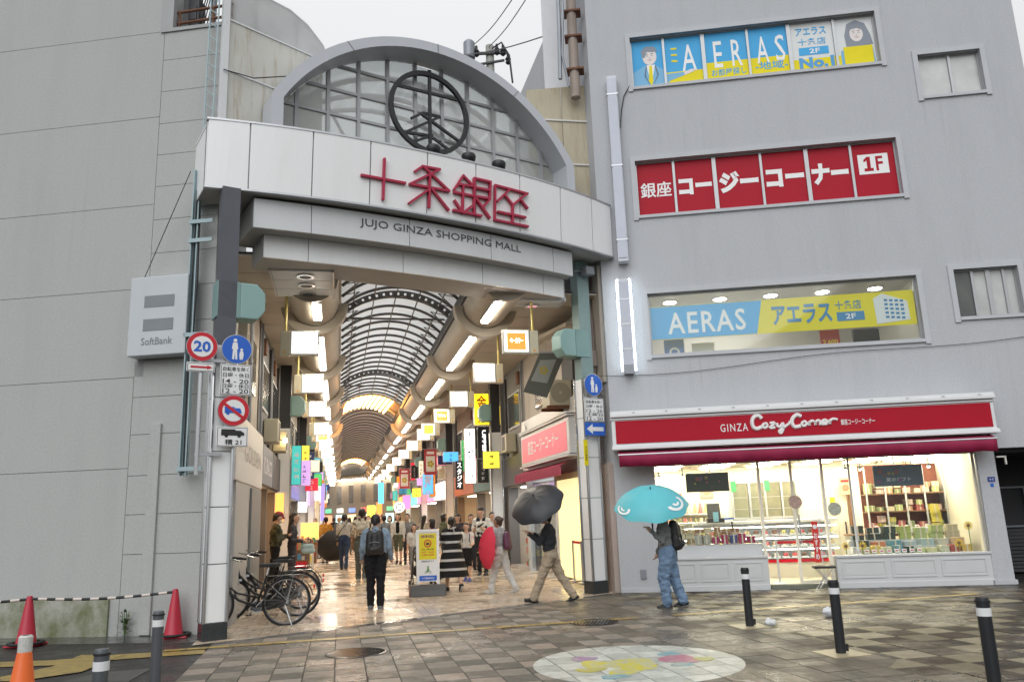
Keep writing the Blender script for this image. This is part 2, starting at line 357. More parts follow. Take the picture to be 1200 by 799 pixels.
def pave(name, x0, x1, y0, y1, tw, tl, clips, pick):
    base = bpy.data.objects.new(name, None); COL.objects.link(base); base.location = AR.wor(0,0,0); base.rotation_euler = (0,0,AR.a); struct(base)
    bed = [(x0,y0),(x1,y0),(x1,y1),(x0,y1)]
    for c in clips: bed = clip(bed, *c)
    b = MB(); b.prism_xy(bed, -.02, .006); b.build('mortar_bed', M_joint, base)
    cells = []
    for i in range(int((x1-x0)/tw)+1):
        for j in range(int((y1-y0)/tl)+1):
            a, c = x0+i*tw, y1-(j+1)*tl; g = .006
            p = [(a+g,c+g),(a+tw-g,c+g),(a+tw-g,c+tl-g),(a+g,c+tl-g)]
            full = True
            for cl in clips:
                q = clip(p, *cl)
                if q != p and (len(q) < 3 or set(q) != set(p)): full = False
                p = q
                if len(p) < 3: break
            if len(p) < 3: continue
            m = pick(i, j, a, c); cx = sum(v[0] for v in p)/len(p); cyy = sum(v[1] for v in p)/len(p)
            w = AR.wor(cx, cyy); inview = abs(w.x/max(w.y, .1)) < .72 and w.y > 7.4
            cells.append((0 if inview else 1, w.length, p, full, a, c, m))
    cells.sort(key=lambda t: (t[0], t[1]))
    shared = {}; rest = {}; far = MB(); fm = []
    for k, (iv, d, p, full, a, c, m) in enumerate(cells):
        h = .014 + R.uniform(-.0025, .0025)
        if k < 300 and iv == 0:
            if full:
                if m.name not in shared:
                    b = MB(); e = .005; ww, ll = tw-.012, tl-.012
                    b.add([(0,0,0),(ww,0,0),(ww,ll,0),(0,ll,0),(0,0,.010),(ww,0,.010),(ww,ll,.010),(0,ll,.010),(e,e,.014),(ww-e,e,.014),(ww-e,ll-e,.014),(e,ll-e,.014)],
                          [(0,1,5,4),(1,2,6,5),(2,3,7,6),(3,0,4,7),(4,5,9,8),(5,6,10,9),(6,7,11,10),(7,4,8,11),(8,9,10,11)])
                    o = b.build('paving_tile', m, base); shared[m.name] = o.data
                else: o = link('paving_tile', shared[m.name], base)
                o.location = (a+.006, c+.006, h-.014); o.rotation_euler = (R.uniform(-.004,.004), R.uniform(-.004,.004), 0)
            else:
                b = MB(); b.prism_xy(p, 0, h); b.build('paving_tile', m, base)
        elif iv == 0 or d < 30:
            if m not in fm: fm.append(m)
            far.mat(fm.index(m)); far.prism_xy(p, 0, h)
    if fm: stuff(far.build('distant_tiles', fm, base))
    return base
EDGE = (-.475, 1, -.35)            # entrance line of the arcade: y <= -.35+.475 x
def pick_left(i, j, a, c):
    light = (i+j) % 2 == 0
    fade = max(0, min(1, (a-4.3)/2.2))
    if light: return R.choice(P_mid) if R.random() < fade*.75 else R.choice(P_light)
    return R.choice(P_mid) if R.random() < .12+fade*.45 else R.choice(P_dark)
def pick_right(i, j, a, c):
    light = (i+j) % 2 == 0
    edge = max(0, min(1, (a-11.0)/2.5)) if c > -3 else max(0, min(1, (a-10.3)/2.2))
    near = c > 1.2
    if light: return R.choice(P_mid+P_brown[:2]) if R.random() < .12+.6*edge+(.5 if near and a > 10 else 0) else R.choice(P_tan)
    return R.choice(P_brown)
pave('tiled_street', 0, 7.5, -8.5, 3.6, .357, .385, [EDGE], pick_left)
fn = FC.y; fo = FC.o - AR.o          # right pavement stops at the shop front
fa, fb = AR.x.dot(fn), AR.y.dot(fn); fcst = fo.dot(fn)
pave('shop_pavement', 7.52, 16.0, -7.5, 3.5, .455, .44, [(fa, fb, fcst-.02)], pick_right)

# arcade floor: small wet pavers
def arcade_floor_mat():
    m = mat('arcade_pavers', (.30,.25,.20), .26, var=.12, scale=.8, rvar=.19); n = m.node_tree; b = n.nodes['Principled BSDF']
    t = n.nodes.new('ShaderNodeTexCoord'); br = n.nodes.new('ShaderNodeTexBrick'); br.inputs['Scale'].default_value = 1
    br.inputs['Brick Width'].default_value = .30; br.inputs['Row Height'].default_value = .15; br.inputs['Mortar Size'].default_value = .006
    br.inputs['Color1'].default_value = (.62,.50,.375,1); br.inputs['Color2'].default_value = (.50,.405,.305,1); br.inputs['Mortar'].default_value = (.08,.07,.06,1)
    n.links.new(t.outputs['Object'], br.inputs['Vector'])
    nz = n.nodes.new('ShaderNodeTexNoise'); nz.inputs['Scale'].default_value = .9; nz.inputs['Detail'].default_value = 5; n.links.new(t.outputs['Object'], nz.inputs['Vector'])
    mx = n.nodes.new('ShaderNodeMix'); mx.data_type = 'RGBA'; mx.blend_type = 'MULTIPLY'; mx.inputs['Factor'].default_value = .55
    n.links.new(br.outputs['Color'], mx.inputs['A']); n.links.new(nz.outputs['Color'], mx.inputs['B'])
    nz.inputs['Distortion'].default_value = .4
    gr = n.nodes.new('ShaderNodeMapRange'); gr.inputs['To Min'].default_value = .62; gr.inputs['To Max'].default_value = 1.25
    n.links.new(nz.outputs['Fac'], gr.inputs['Value']); n.links.new(gr.outputs[0], mx.inputs['B'])
    n.links.new(mx.outputs['Result'], b.inputs['Base Color'])
    bp = n.nodes.new('ShaderNodeBump'); bp.inputs['Strength'].default_value = .5; bp.inputs['Distance'].default_value = .006
    n2 = n.nodes.new('ShaderNodeTexNoise'); n2.inputs['Scale'].default_value = 9; n.links.new(t.outputs['Object'], n2.inputs['Vector'])
    ad = n.nodes.new('ShaderNodeMath'); ad.operation = 'MULTIPLY_ADD'; ad.inputs[1].default_value = .5
    n.links.new(n2.outputs['Fac'], ad.inputs[0]); n.links.new(br.outputs['Fac'], ad.inputs[2])
    iv = n.nodes.new('ShaderNodeMath'); iv.operation = 'SUBTRACT'; iv.inputs[0].default_value = 1; n.links.new(ad.outputs[0], iv.inputs[1])
    n.links.new(iv.outputs[0], bp.inputs['Height']); n.links.new(bp.outputs[0], b.inputs['Normal'])
    return m
fl = MB(); fl.quad((-.3,-.46,.012),(7.9,3.42,.012),(7.9,110,.012),(-.3,110,.012))
struct(fl.build('arcade_floor', arcade_floor_mat(), None, loc=AR.o, rot=(0,0,AR.a)))
fl = MB(); fl.prism_xy([(.0,-.62),(7.5,2.94),(7.5,3.10),(.0,-.46)], 0, .022)
struct(fl.build('drain_strip', mat('wet_granite_strip', (.16,.15,.14), .12, var=.25, scale=3, bump=.15, bscale=30, rvar=.1), None, loc=AR.o, rot=(0,0,AR.a)))
# wet apron at the foot of the left wall
fl = MB(); fl.prism_xy([(-9,-.75),(.62,-.75),(.55,-.02),(-9,-.02)], -.02, .008)
struct(fl.build('wall_apron', M_conc_walk, None, loc=LW.o, rot=(0,0,LW.a)))

# paint on the ground
def worn(name, col, under, amt=.5):
    m = mat(name, col, .4, var=.06); n = m.node_tree; b = n.nodes['Principled BSDF']; src = b.inputs['Base Color'].links[0].from_socket
    t = n.nodes.new('ShaderNodeTexCoord'); nz = n.nodes.new('ShaderNodeTexNoise'); nz.inputs['Scale'].default_value = 7; nz.inputs['Detail'].default_value = 8; nz.inputs['Roughness'].default_value = .75
    n.links.new(t.outputs['Object'], nz.inputs['Vector']); rp = n.nodes.new('ShaderNodeMapRange'); rp.inputs['From Min'].default_value = .46; rp.inputs['From Max'].default_value = .60; rp.inputs['To Max'].default_value = amt
    n.links.new(nz.outputs['Fac'], rp.inputs['Value']); mx = n.nodes.new('ShaderNodeMix'); mx.data_type = 'RGBA'; mx.inputs['B'].default_value = (*under, 1)
    n.links.new(rp.outputs[0], mx.inputs['Factor']); n.links.new(src, mx.inputs['A']); n.links.new(mx.outputs['Result'], b.inputs['Base Color']); return m
M_yline = worn('worn_yellow_line', (.40,.27,.05), (.15,.12,.08), .75)
M_ypaint = worn('yellow_road_paint', (.32,.22,.045), (.12,.10,.05), .7)
b = MB()
for i in range(46):
    a = -.6+i*.30
    if 6.55 < a < 7.1 : continue
    y = -.92+.018*a
    b.quad((a,y,.0215),(a+.29,y,.0215),(a+.29,y+.16,.0215),(a,y+.16,.0215))
struct(b.build('painted_line', M_yline, None, loc=AR.o, rot=(0,0,AR.a)))
b = MB(); YN = 0
for poly in ([(0,776),(60,774),(140,767),(240,761),(240,766),(150,772),(60,780),(0,782)], [(0,794),(60,782),(95,768),(145,768),(95,788),(20,799),(0,799)]):
    b.add([(*gnd(*p)[:2], .010+.004*YN) for p in poly], [tuple(range(len(poly)))]); YN += 1
struct(b.build('road_marking', M_ypaint))
b = MB(); b.add([(*gnd(*p)[:2], .006) for p in [(70,799),(118,788),(178,783),(150,799)]], [(0,1,2,3)])
struct(b.build('asphalt_patch', mat('pale_patch', (.085,.082,.076), .5, var=.2, scale=8, bump=.2, spec=.1)))

# round picture on the street, worn; its drawing is replaced by plain patches of the same colours
M_disc = worn('worn_white_paint', (.54,.56,.51), (.28,.26,.23), .5)
c = gnd(747,778); b = MB()
disc = thing('street_picture', 'large round pale picture painted on the paving in front of the gate', 'floor picture', (c.x, c.y, 0), AR.a)
M_disc2 = worn('worn_white_paint_grey', (.42,.44,.40), (.20,.19,.17), .5); lc = AR.loc(c)
circ = [(1.2*cos(2*pi*k/64), 1.2*sin(2*pi*k/64)) for k in range(64)]
for i in range(30):
    for j in range(40):
        a, q = i*.357-lc.x, 3.6-(j+1)*.385-lc.y; p = circ
        for cl in ((-1,0,-a-.007),(1,0,a+.350),(0,-1,-q-.007),(0,1,q+.378)):
            p = clip(p, *cl)
            if len(p) < 3: break
        if len(p) >= 3: b = MB(); b.prism_xy(p, .0, .0185+R.uniform(-.0006,.0006)); b.build('painted_tile', M_disc if (i+j) % 2 == 0 else M_disc2, disc)
PN = [0]
def patch(cx, cyy, rx, ry, col, name, rot=0):
    b = MB(); b.prism_xy([(cx+(rx*cos(2*pi*k/24)*cos(rot)-ry*sin(2*pi*k/24)*sin(rot))*(1+.12*sin(3*2*pi*k/24+cx*9)), cyy+(rx*cos(2*pi*k/24)*sin(rot)+ry*sin(2*pi*k/24)*cos(rot))*(1+.12*sin(3*2*pi*k/24+cx*9))) for k in range(24)], .0192, .0205+.0006*PN[0]); PN[0] += 1
    b.build('colour_patch', worn(name, col, (.40,.40,.33), .55), disc)
for q in [(-.45,.10,.20,.24,(.52,.47,.02),'faded_yellow'),(-.08,-.05,.30,.34,(.52,.47,.02),'faded_yellow'),(-.32,-.45,.22,.15,(.46,.42,.03),'faded_yellow',.5),(-.62,-.2,.18,.12,(.40,.37,.04),'faded_olive'),
          (-.50,.48,.16,.14,(.26,.14,.32),'faded_violet'),(.52,.02,.22,.26,(.40,.12,.20),'faded_pink'),(.55,.36,.14,.12,(.14,.32,.38),'faded_cyan'),(.42,-.30,.13,.11,(.14,.32,.38),'faded_cyan'),(.78,-.10,.12,.12,(.36,.36,.10),'faded_lime'),(-.5,-.66,.16,.1,(.14,.32,.38),'faded_cyan')]:
    patch(*q[:6], *(q[6:]))

def manhole(px, label):
    c = gnd(*px); r = .40
    t = thing('manhole_cover', label, 'manhole cover', (c.x, c.y, 0), AR.a, 'manhole covers in the tiled street')
    mi = mat('wet_cast_iron', (.07,.065,.06), .22, .7, var=.3, scale=9)
    b = MB(); b.lathe([(r,0),(r,.020),(r-.02,.024),(r-.02,.018),(.01,.018)], n=40); b.build('frame', mi, t)
    b = MB()
    for i in range(-9, 10):
        for j in range(-9, 10):
            x, y = i*.06+(j%2)*.03, j*.06
            if hypot(x, y) < r-.04: b.box(x-.020, x+.020, y-.016, y+.016, .018, .027)
    stuff(b.build('studs', mi, t))
manhole((417,766), 'round iron manhole cover glinting orange among the checkered tiles')
manhole((697,730), 'round iron manhole cover on the yellow line by the round street picture')

# ================================================================== LEFT BUILDING
M_lconc = stain_wall('left_concrete', (.425,.435,.425), (.33,.34,.335), .85, .3, .35)
M_seam = mat('dark_seam', (.10,.10,.10), .9, var=0)
t = thing_in(LW, 'concrete_building', 'tall windowless grey concrete building beside the gate', 'building')
tdir = (AR.y.dot(LW.x), AR.y.dot(LW.y))
b = MB()
b.prism_xy([(-12,.045),(-1.27,.045),(-1.27+tdir[0]*3.5,.045+tdir[1]*3.5),(-12,4)], 0, 14.6)
b.prism_xy([(-1.27,.045),(0,.045),(tdir[0]*4.0,.045+tdir[1]*4.0),(-1.27+tdir[0]*3.9,.045+tdir[1]*3.9)], 0, 11.06)
b.build('wall_core', M_seam, t)
cuts = [0,2.73,4.31,5.92,7.52,9.27,11.06,12.9,14.6]
def slab(x0, x1, z0, z1, d=0): 
    b = MB(); b.box(x0+.0045, x1-.0045, 0-d, .05, z0+.0045, z1-.0045); b.build('wall_panel', M_lconc, t)
for k in range(len(cuts)-1):
    xr = -1.27 if cuts[k] >= 4.3 else -1.45
    slab(-12, -6.4 if k % 2 else -5.6, cuts[k], cuts[k+1]); slab(-6.4 if k % 2 else -5.6, xr, cuts[k], cuts[k+1])
zs = [0,1.3,1.95,2.6,3.3,3.95,4.6,5.27,5.92,6.57,7.21,7.86,8.49,9.12,9.78,10.44,11.06]
for k in range(len(zs)-1):
    xl = -1.27 if zs[k] >= 4.3 else -1.45
    slab(xl, 0, zs[k], zs[k+1])
for k in range(5):                                    # side of the building towards the arcade
    z0, z1 = k*2.2, (k+1)*2.2
    b = MB(); p0 = (.006,.06); p1 = (tdir[0]*4+.006, .06+tdir[1]*4)
    b.add([(p0[0],p0[1],z0+.008),(p1[0],p1[1],z0+.008),(p1[0],p1[1],z1-.008),(p0[0],p0[1],z1-.008),(p0[0]-.05,p0[1],z0+.008),(p1[0]-.05,p1[1],z0+.008),(p1[0]-.05,p1[1],z1-.008),(p0[0]-.05,p0[1],z1-.008)],
          [(0,1,2,3),(7,6,5,4),(0,4,5,1),(1,5,6,2),(2,6,7,3),(3,7,4,0)])
    b.build('side_panel', M_lconc, t)
b = MB(); b.box(-1.06,-.86,-.05,.0,.02,3.47); b.build('pilaster', M_lconc, t, bevel=.008)
M_moss = stain_wall('mossy_plinth', (.40,.40,.35), (.12,.14,.045), .9, .4, 1.0)
M_moss.node_tree.nodes['Mapping'].inputs['Scale'].default_value = (1.3,1.3,1.0); M_moss.node_tree.nodes['Map Range'].inputs['From Min'].default_value = .36; M_moss.node_tree.nodes['Map Range'].inputs['From Max'].default_value = .66
b = MB(); b.box(-12,-1.62,-.045,0,.0,.60); b.build('plinth', M_moss, t, bevel=.01)
b = MB(); b.box(-1.34,-1.10,-.02,.3,11.10,14.6); b.build('opening_jamb', mat('grey_frame', (.36,.37,.37), .7), t)
b = MB(); b.box(-1.34,.02,-.03,.4,11.03,11.10); b.build('opening_sill', mat('grey_frame', (.36,.37,.37), .7), t)
rl = MB()
for z in (11.28, 11.52): rl.cyl((-1.12,.12,z),(.05,.12,z+.03),.028)
for x in (-1.05,-.35,.03): rl.cyl((x,.12,11.06),(x,.12,11.55),.025)
rl.build('railing', M_rust, t)
for i, x in enumerate((-.62,-.36,-.22)):
    b = MB(); b.tube([(x,.6,11.1),(x,.6,12.4),(x+.12,.7,14.5)], .055-.008*i, 10); b.build('pipe', M_greymetal, t, smooth=True)
b = MB(); b.box(-1.02,-.80,.35,.6,11.1,11.95); b.box(-.98,-.84,.33,.35,11.5,11.8); b.build('meter_box', M_darkmetal, t)
b = MB()
for i in range(5):
    x = -.75+.07*i; b.tube([(x,.5,14.4),(x+.05*sin(i),.5,12.6),(x-.1,.5,11.8+.1*i),(x-.2,.45,11.4)], .012, 5)
b.build('cable', M_black, t)

# ladder lattice and cable tray on the wall corner
t = thing_in(LW, 'lattice_ladder', 'thin grey steel lattice ladder up the concrete corner above the white fascia', 'ladder', x=-.30, y=-.12)
b = MB()
for x in (0,.17): b.cyl((x,0,8.7),(x+.03,0,11.9),.016,n=6)
for k in range(11): b.cyl((0+.03*k/11,0,8.8+k*.28),(.17+.03*k/11,0,8.66+k*.28),.010,n=6)
b.build('lattice', M_paleblue, t)
t = thing_in(LW, 'cable_tray', 'pale blue vertical cable tray with clamp arms beside the left gate post', 'cable tray', x=-.36, y=-.20)
b = MB(); b.box(0,.13,0,.02,2.55,8.0); b.box(0,.02,-.07,0,2.55,8.0); b.box(.11,.13,-.07,0,2.55,8.0)
b.build('channel', M_paleblue, t)
for z in (2.62,4.9,6.6,6.95):
    b = MB(); b.box(-.02,.42,-.10,-.07,z,z+.07); b.build('clamp_arm', M_paleblue, t)
b = MB(); b.tube([(.10,-.04,7.9),(.16,-.05,6),(.1,-.05,4.2),(.12,-.05,2.7)], .02, 6); b.tube([(.06,-.03,7.6),(.05,-.04,5),(.07,-.04,2.6)], .014, 6); b.build('cable', M_black, t)
# phone shop light box
t = thing_in(LW, 'shop_lightbox', 'square grey light box sign with two bars on the concrete wall', 'sign', x=-1.42, y=-.30)
b = MB(); b.box(0,1.08,0,.30,4.62,6.03); b.build('case', mat('lightbox_grey', (.50,.53,.56), .4, var=.05), t, bevel=.015)
mg = mat('bar_grey', (.20,.22,.24), .5, var=.05)
for z in (5.05,5.47):
    b = MB(); b.box(.28,.84,-.006,0,z,z+.21); b.build('bar', mg, t)
text('SoftBank', .26,.84,4.80,4.93,-.006, mg, t, bold=.006)
b = MB(); b.tube([(.16,.12,6.03),(1.02,.0,7.95)], .008, 5); b.build('stay_wire', M_black, t)

# ================================================================== RIGHT BUILDING
M_fac = stain_wall('lilac_grey_render', (.475,.488,.515), (.34,.35,.37), .85, .4, .34, 60)
M_facw = mat('pale_trim', (.49,.505,.535), .7, var=.06, bump=.15)
M_frame = mat('window_frame', (.40,.41,.42), .4, .5, var=.06)
B = thing_in(FC, 'corner_building', 'four storey lilac grey rendered building with printed window strips', 'building')
XR = 9.75; HT = 15.6; TH = .30
wins = [(1.0,6.80,5.08,6.50),(0.94,6.80,8.39,9.75),(1.03,6.74,11.66,12.98),(7.57,8.87,5.50,6.56),(7.53,8.88,10.69,11.73)]
# street wall in bands between the openings
def wall_with_openings(mb, x0, x1, z0, z1, ops, y0, y1):
    zs = sorted({z0, z1, *[o[2] for o in ops], *[o[3] for o in ops]})
    for a, c in zip(zs[:-1], zs[1:]):
        row = sorted([o for o in ops if o[2] <= a+1e-6 and o[3] >= c-1e-6]); x = x0
        for o in row:
            if o[0] > x+1e-6: mb.box(x, o[0], y0, y1, a, c)
            x = max(x, o[1])
        if x < x1-1e-6: mb.box(x, x1, y0, y1, a, c)
b = MB(); wall_with_openings(b, 0, XR, 2.70, HT, wins, 0, TH); b.build('wall', M_fac, B)
b = MB(); b.box(0,.88,0,TH,.0,2.70); b.build('ground_floor_wall', M_fac, B)
b = MB(); b.box(0,XR,TH,.5,12.98+.4,HT); b.build('parapet', M_fac, B)
# back, side along the arcade and floors
sd = (AR.y.dot(FC.x), AR.y.dot(FC.y))
b = MB(); b.add([(0,.01,2.7),(0,.01,HT),(sd[0]*9,sd[1]*9,HT),(sd[0]*9,sd[1]*9,2.7),(.2,.01,2.7),(.2,.01,HT),(.2+sd[0]*9,sd[1]*9,HT),(.2+sd[0]*9,sd[1]*9,2.7)],
                [(0,1,2,3),(7,6,5,4),(0,4,5,1),(1,5,6,2),(2,6,7,3),(3,7,4,0)]); b.build('side_wall', M_fac, B)
b = MB(); b.box(XR-.2,XR,TH,9,2.7,HT); b.build('end_wall', M_fac, B)
b = MB(); b.box(-1.15,-.02,.75,3.2,7.2,16.2); b.build('stair_tower', mat('white_render', (.66,.67,.70), .8, var=.05, bump=.15), B)
b = MB(); b.box(.2,XR-.2,4.6,4.8,2.7,HT); b.box(.2,XR-.2,TH,4.6,6.85,7.05); b.box(.2,XR-.2,TH,4.6,10.1,10.3); b.build('floor_slab', M_offwhite, B)
b = MB(); b.tube([(-.36,.10,11.6),(-.34,.10,17)], .12, 14); b.build('downpipe', mat('weathered_pipe', (.34,.28,.24), .7, var=.35, scale=3, stretch=(3,1,.4), bump=.2), B, smooth=True)
for z in (12.3,13.2,13.9):
    b = MB(); b.box(-.55,-.12,-.04,.3,z,z+.05); b.build('pipe_clamp', M_rust, B)
b = MB(); b.tube([(-.52,-.2,17),(-.55,-.25,13.6),(-.62,-.2,12.6),(-.5,-.1,11.8)], .03, 6); b.tube([(-.6,-.1,17),(-.66,-.2,13.2),(-.7,-.15,12.0)], .05, 6); b.build('cable_bundle', M_greymetal, B)
# trims round the window strips (proud rendered frames)
for (x0,x1,z0,z1) in wins:
    b = MB(); w = .11
    b.box(x0-w,x1+w,-.035,.02,z1,z1+w); b.box(x0-w,x0,-.035,.02,z0-w,z1); b.box(x1,x1+w,-.035,.02,z0-w,z1); b.box(x0,x1,-.05,.02,z0-.07,z0)
    b.build('window_trim', M_facw, B)
def strip_window(x0, x1, z0, z1, splits, y=.10):
    w = MB(); f = .035; w.box(x0,x1,y,y+.06,z0,z0+f); w.box(x0,x1,y,y+.06,z1-f,z1); w.box(x0,x0+f,y,y+.06,z0+f,z1-f); w.box(x1-f,x1,y,y+.06,z0+f,z1-f)
    for i, s in enumerate(splits):
        ww = .045 if i % 2 else .028; w.box(s-ww,s+ww,y-.01,y+.07,z0+f,z1-f)
    win = w.build('window', M_frame, B)
    ed = [x0+f]+list(splits)+[x1-f]
    return win, [(ed[i]+(.03 if i else 0), ed[i+1]-(.03 if i < len(ed)-2 else 0)) for i in range(len(ed)-1)]
def pane(win, x0, x1, z0, z1, m, y=.13, name='pane'):
    b = MB(); b.box(x0,x1,y,y+.012,z0,z1); return b.build(name, m, win)
# --- 4th floor: estate agent prints
sp4 = [1.83,2.77,3.82,4.78,5.82]; W4, P4 = strip_window(1.03,6.74,11.66,12.98,sp4)
Z0, Z1 = 11.70, 12.94
M_prW = mat('white_print', (.66,.68,.68), .4, var=.03)
for i, (a, c) in enumerate(P4):
    pane(W4, a, c, Z0, Z1, M_sky if i < 4 else M_prW)
def flat(win, pts, m, y, name='print'):
    b = MB(); b.prism_xz(pts, y-.002, y); return b.build(name, m, win)
for i, (a, c) in enumerate(P4):
    if i in (2,3): flat(W4, [(a,Z0),(c,Z0),(c,Z0+.47),(a,Z0+.47)], M_yellow, .129)
    if i == 1: flat(W4, [(a,Z0),(c,Z0),(c,Z0+.33),(a,Z0+.33)], M_yellow, .129)
    if i in (4,): flat(W4, [(a,Z0),(c,Z0),(c,Z0+.30),(a,Z0+.30)], M_yellow, .129)
text('A', 2.25,2.59,12.02,12.72,.124, M_signwhite, W4, bold=.006)
text('E', 3.01,3.21,12.02,12.72,.124, M_signwhite, W4, bold=.006); text('R', 3.43,3.67,12.02,12.72,.124, M_signwhite, W4, bold=.006)
text('A', 4.01,4.29,12.02,12.72,.124, M_signwhite, W4, bold=.006); text('S', 4.45,4.67,12.02,12.72,.124, M_signwhite, W4, bold=.006)
text('お部屋探し', 2.92,3.74,11.80,11.98,.124, M_sky, W4, bold=.01); text('-地域-', 3.95,4.70,11.84,12.06,.124, M_sky, W4, bold=.01)
text('アエラス', 4.95,5.65,12.62,12.82,.124, M_sky, W4, bold=.02); text('十条店', 4.98,5.62,12.36,12.54,.124, M_sky, W4, bold=.006)
flat(W4, [(4.98,12.10),(5.66,12.10),(5.66,12.30),(4.98,12.30)], M_sky, .127); text('2F', 5.22,5.46,12.14,12.26,.122, M_signwhite, W4, bold=.02)
text('No.1', 4.96,5.76,11.76,12.04,.122, mat('no1_blue', (.05,.30,.62), .4), W4, bold=.05)
for k in range(3): flat(W4, [(2.0,12.30+k*.16),(2.14,12.28+k*.17),(2.15,12.33+k*.17),(2.01,12.35+k*.16)], M_yellow, .127)
# figures printed on the outer panes: plain flat shapes
M_skin_pr = mat('print_skin', (.74,.68,.66), .5, var=0); M_suit = mat('print_suit', (.16,.42,.66), .5, var=0); M_hairg = mat('print_grey_hair', (.22,.25,.30), .5, var=0)
a, c = P4[0]
flat(W4, [(a,Z0),(c,Z0),(c,Z0+.42),(a+.52,Z0+.58),(a+.30,Z0+.58),(a,Z0+.40)], M_suit, .128)
flat(W4, [(a+.33,Z0+.58),(a+.42,Z0+.05),(a+.54,Z0+.58)], M_signwhite, .126); flat(W4, [(a+.40,Z0+.56),(a+.36,Z0+.15),(a+.43,Z0+.02),(a+.47,Z0+.15),(a+.46,Z0+.56)], M_yellow, .124)
flat(W4, [(a+.42+.17*cos(q), Z0+.80+.22*sin(q)) for q in [2*pi*k/20 for k in range(20)]], M_skin_pr, .126)
flat(W4, [(a+.24,Z0+.80),(a+.22,Z0+.98),(a+.34,Z0+1.08),(a+.54,Z0+1.07),(a+.62,Z0+.94),(a+.50,Z0+.92),(a+.36,Z0+.94),(a+.30,Z0+.78)], M_hairg, .124)
a2 = P4[1][0]; flat(W4, [(a2,Z0+.05),(a2+.1,Z0+.12),(a2+.42,Z0+.22),(a2+.42,Z0+.30),(a2+.1,Z0+.30),(a2,Z0+.28)], M_suit, .126)
flat(W4, [(a2+.42,Z0+.22),(a2+.62,Z0+.28),(a2+.74,Z0+.36),(a2+.58,Z0+.36),(a2+.42,Z0+.30)], M_skin_pr, .124)
a, c = P4[5]
flat(W4, [(a+.06,Z0),(c-.02,Z0),(c-.05,Z0+.42),(a+.60,Z0+.56),(a+.34,Z0+.56),(a+.08,Z0+.40)], M_suit, .128)
flat(W4, [(a+.22,Z0+.48),(a+.20,Z0+.80),(a+.28,Z0+1.10),(a+.48,Z0+1.18),(a+.68,Z0+1.08),(a+.78,Z0+.78),(a+.82,Z0+.52),(a+.60,Z0+.50),(a+.40,Z0+.50)], M_hairg, .126)
flat(W4, [(a+.47+.15*cos(q), Z0+.82+.20*sin(q)) for q in [2*pi*k/20 for k in range(20)]], M_skin_pr, .124)
flat(W4, [(a+.32,Z0+.94),(a+.40,Z0+1.03),(a+.56,Z0+1.03),(a+.64,Z0+.90),(a+.50,Z0+.97)], M_hairg, .122)
flat(W4, [(a+.14,Z0),(c-.06,Z0),(c-.06,Z0+.50),(a+.14,Z0+.50)], M_yellow, .122); flat(W4, [(a,Z0),(a+.07,Z0),(a+.07,Z0+.3),(a,Z0+.3)], M_yellow, .125)
M_line = mat('print_line', (.10,.12,.16), .5, var=0)
for cx_, cz_ in ((P4[0][0]+.42, Z0+.80), (P4[5][0]+.47, Z0+.82)):
    for s in (-1,1): flat(W4, [(cx_+s*.06-.03,cz_+.02),(cx_+s*.06,cz_+.04),(cx_+s*.06+.03,cz_+.02),(cx_+s*.06,cz_+.028)], M_line, .120); flat(W4, [(cx_+s*.06-.035,cz_+.07),(cx_+s*.06+.035,cz_+.075),(cx_+s*.06+.03,cz_+.085),(cx_+s*.06-.03,cz_+.08)], M_line, .120)
    flat(W4, [(cx_-.06,cz_-.07),(cx_,cz_-.10),(cx_+.06,cz_-.07),(cx_,cz_-.082)], mat('print_mouth', (.5,.2,.2), .5, var=0), .120); flat(W4, [(cx_-.008,cz_-.01),(cx_+.014,cz_-.035),(cx_-.004,cz_-.035)], M_line, .120)
a, c = P4[0]
flat(W4, [(a+.40,Z0+.03),(a+.30,Z0+.30),(a+.34,Z0+.56),(a+.32,Z0+.56),(a+.27,Z0+.30)], M_line, .120); flat(W4, [(a+.46,Z0+.03),(a+.58,Z0+.30),(a+.53,Z0+.56),(a+.55,Z0+.56),(a+.61,Z0+.30)], M_line, .120)
# --- 3rd floor: red panes
sp3 = [1.83,2.76,3.82,4.84,5.82]; W3, P3 = strip_window(0.94,6.80,8.39,9.75,sp3)
for (a, c) in P3: pane(W3, a, c, 8.43, 9.71, M_red)
for i, (s, z0, z1) in enumerate([('銀座',8.86,9.24),('コー',8.86,9.26),('ジー',8.82,9.34),('コー',8.86,9.30),('ナー',8.82,9.34),('1F',9.06,9.42)]):
    a, c = P3[i]
    if i == 5:
        flat(W3, [(a+.12,8.98),(c-.14,8.98),(c-.14,9.46),(a+.12,9.46)], M_signwhite, .127); flat(W3, [(a+.24,9.05),(a+.44,9.05),(a+.44,9.12),(a+.385,9.12),(a+.385,9.40),(a+.31,9.40),(a+.24,9.33),(a+.24,9.27),(a+.305,9.31),(a+.305,9.12),(a+.24,9.12)], M_red, .124, 'digit'); text('F', a+.50, c-.26, 9.05, 9.40, .122, M_red, W3, bold=.02)
    else: text(s, a+.06, c-.05, z0, z1, .124, M_signwhite, W3, bold=.015 if i == 0 else .06)
# --- small windows at the right
M_frost = mat('frosted_glass', (.52,.53,.52), .28, var=.25, scale=1.2, coat=.3)
Wr, Pr = strip_window(7.53,8.88,10.69,11.73,[8.24])
for a, c in Pr: pane(Wr, a, c, 10.73, 11.69, M_frost)
Wr, Pr = strip_window(7.57,8.87,5.50,6.56,[7.98,8.30,8.62])
for i, (a, c) in enumerate(Pr): pane(Wr, a, c, 5.54, 6.52, mat('dim_glass', (.10,.105,.10), .12, var=.3, coat=.5) if i == 0 else M_frost)
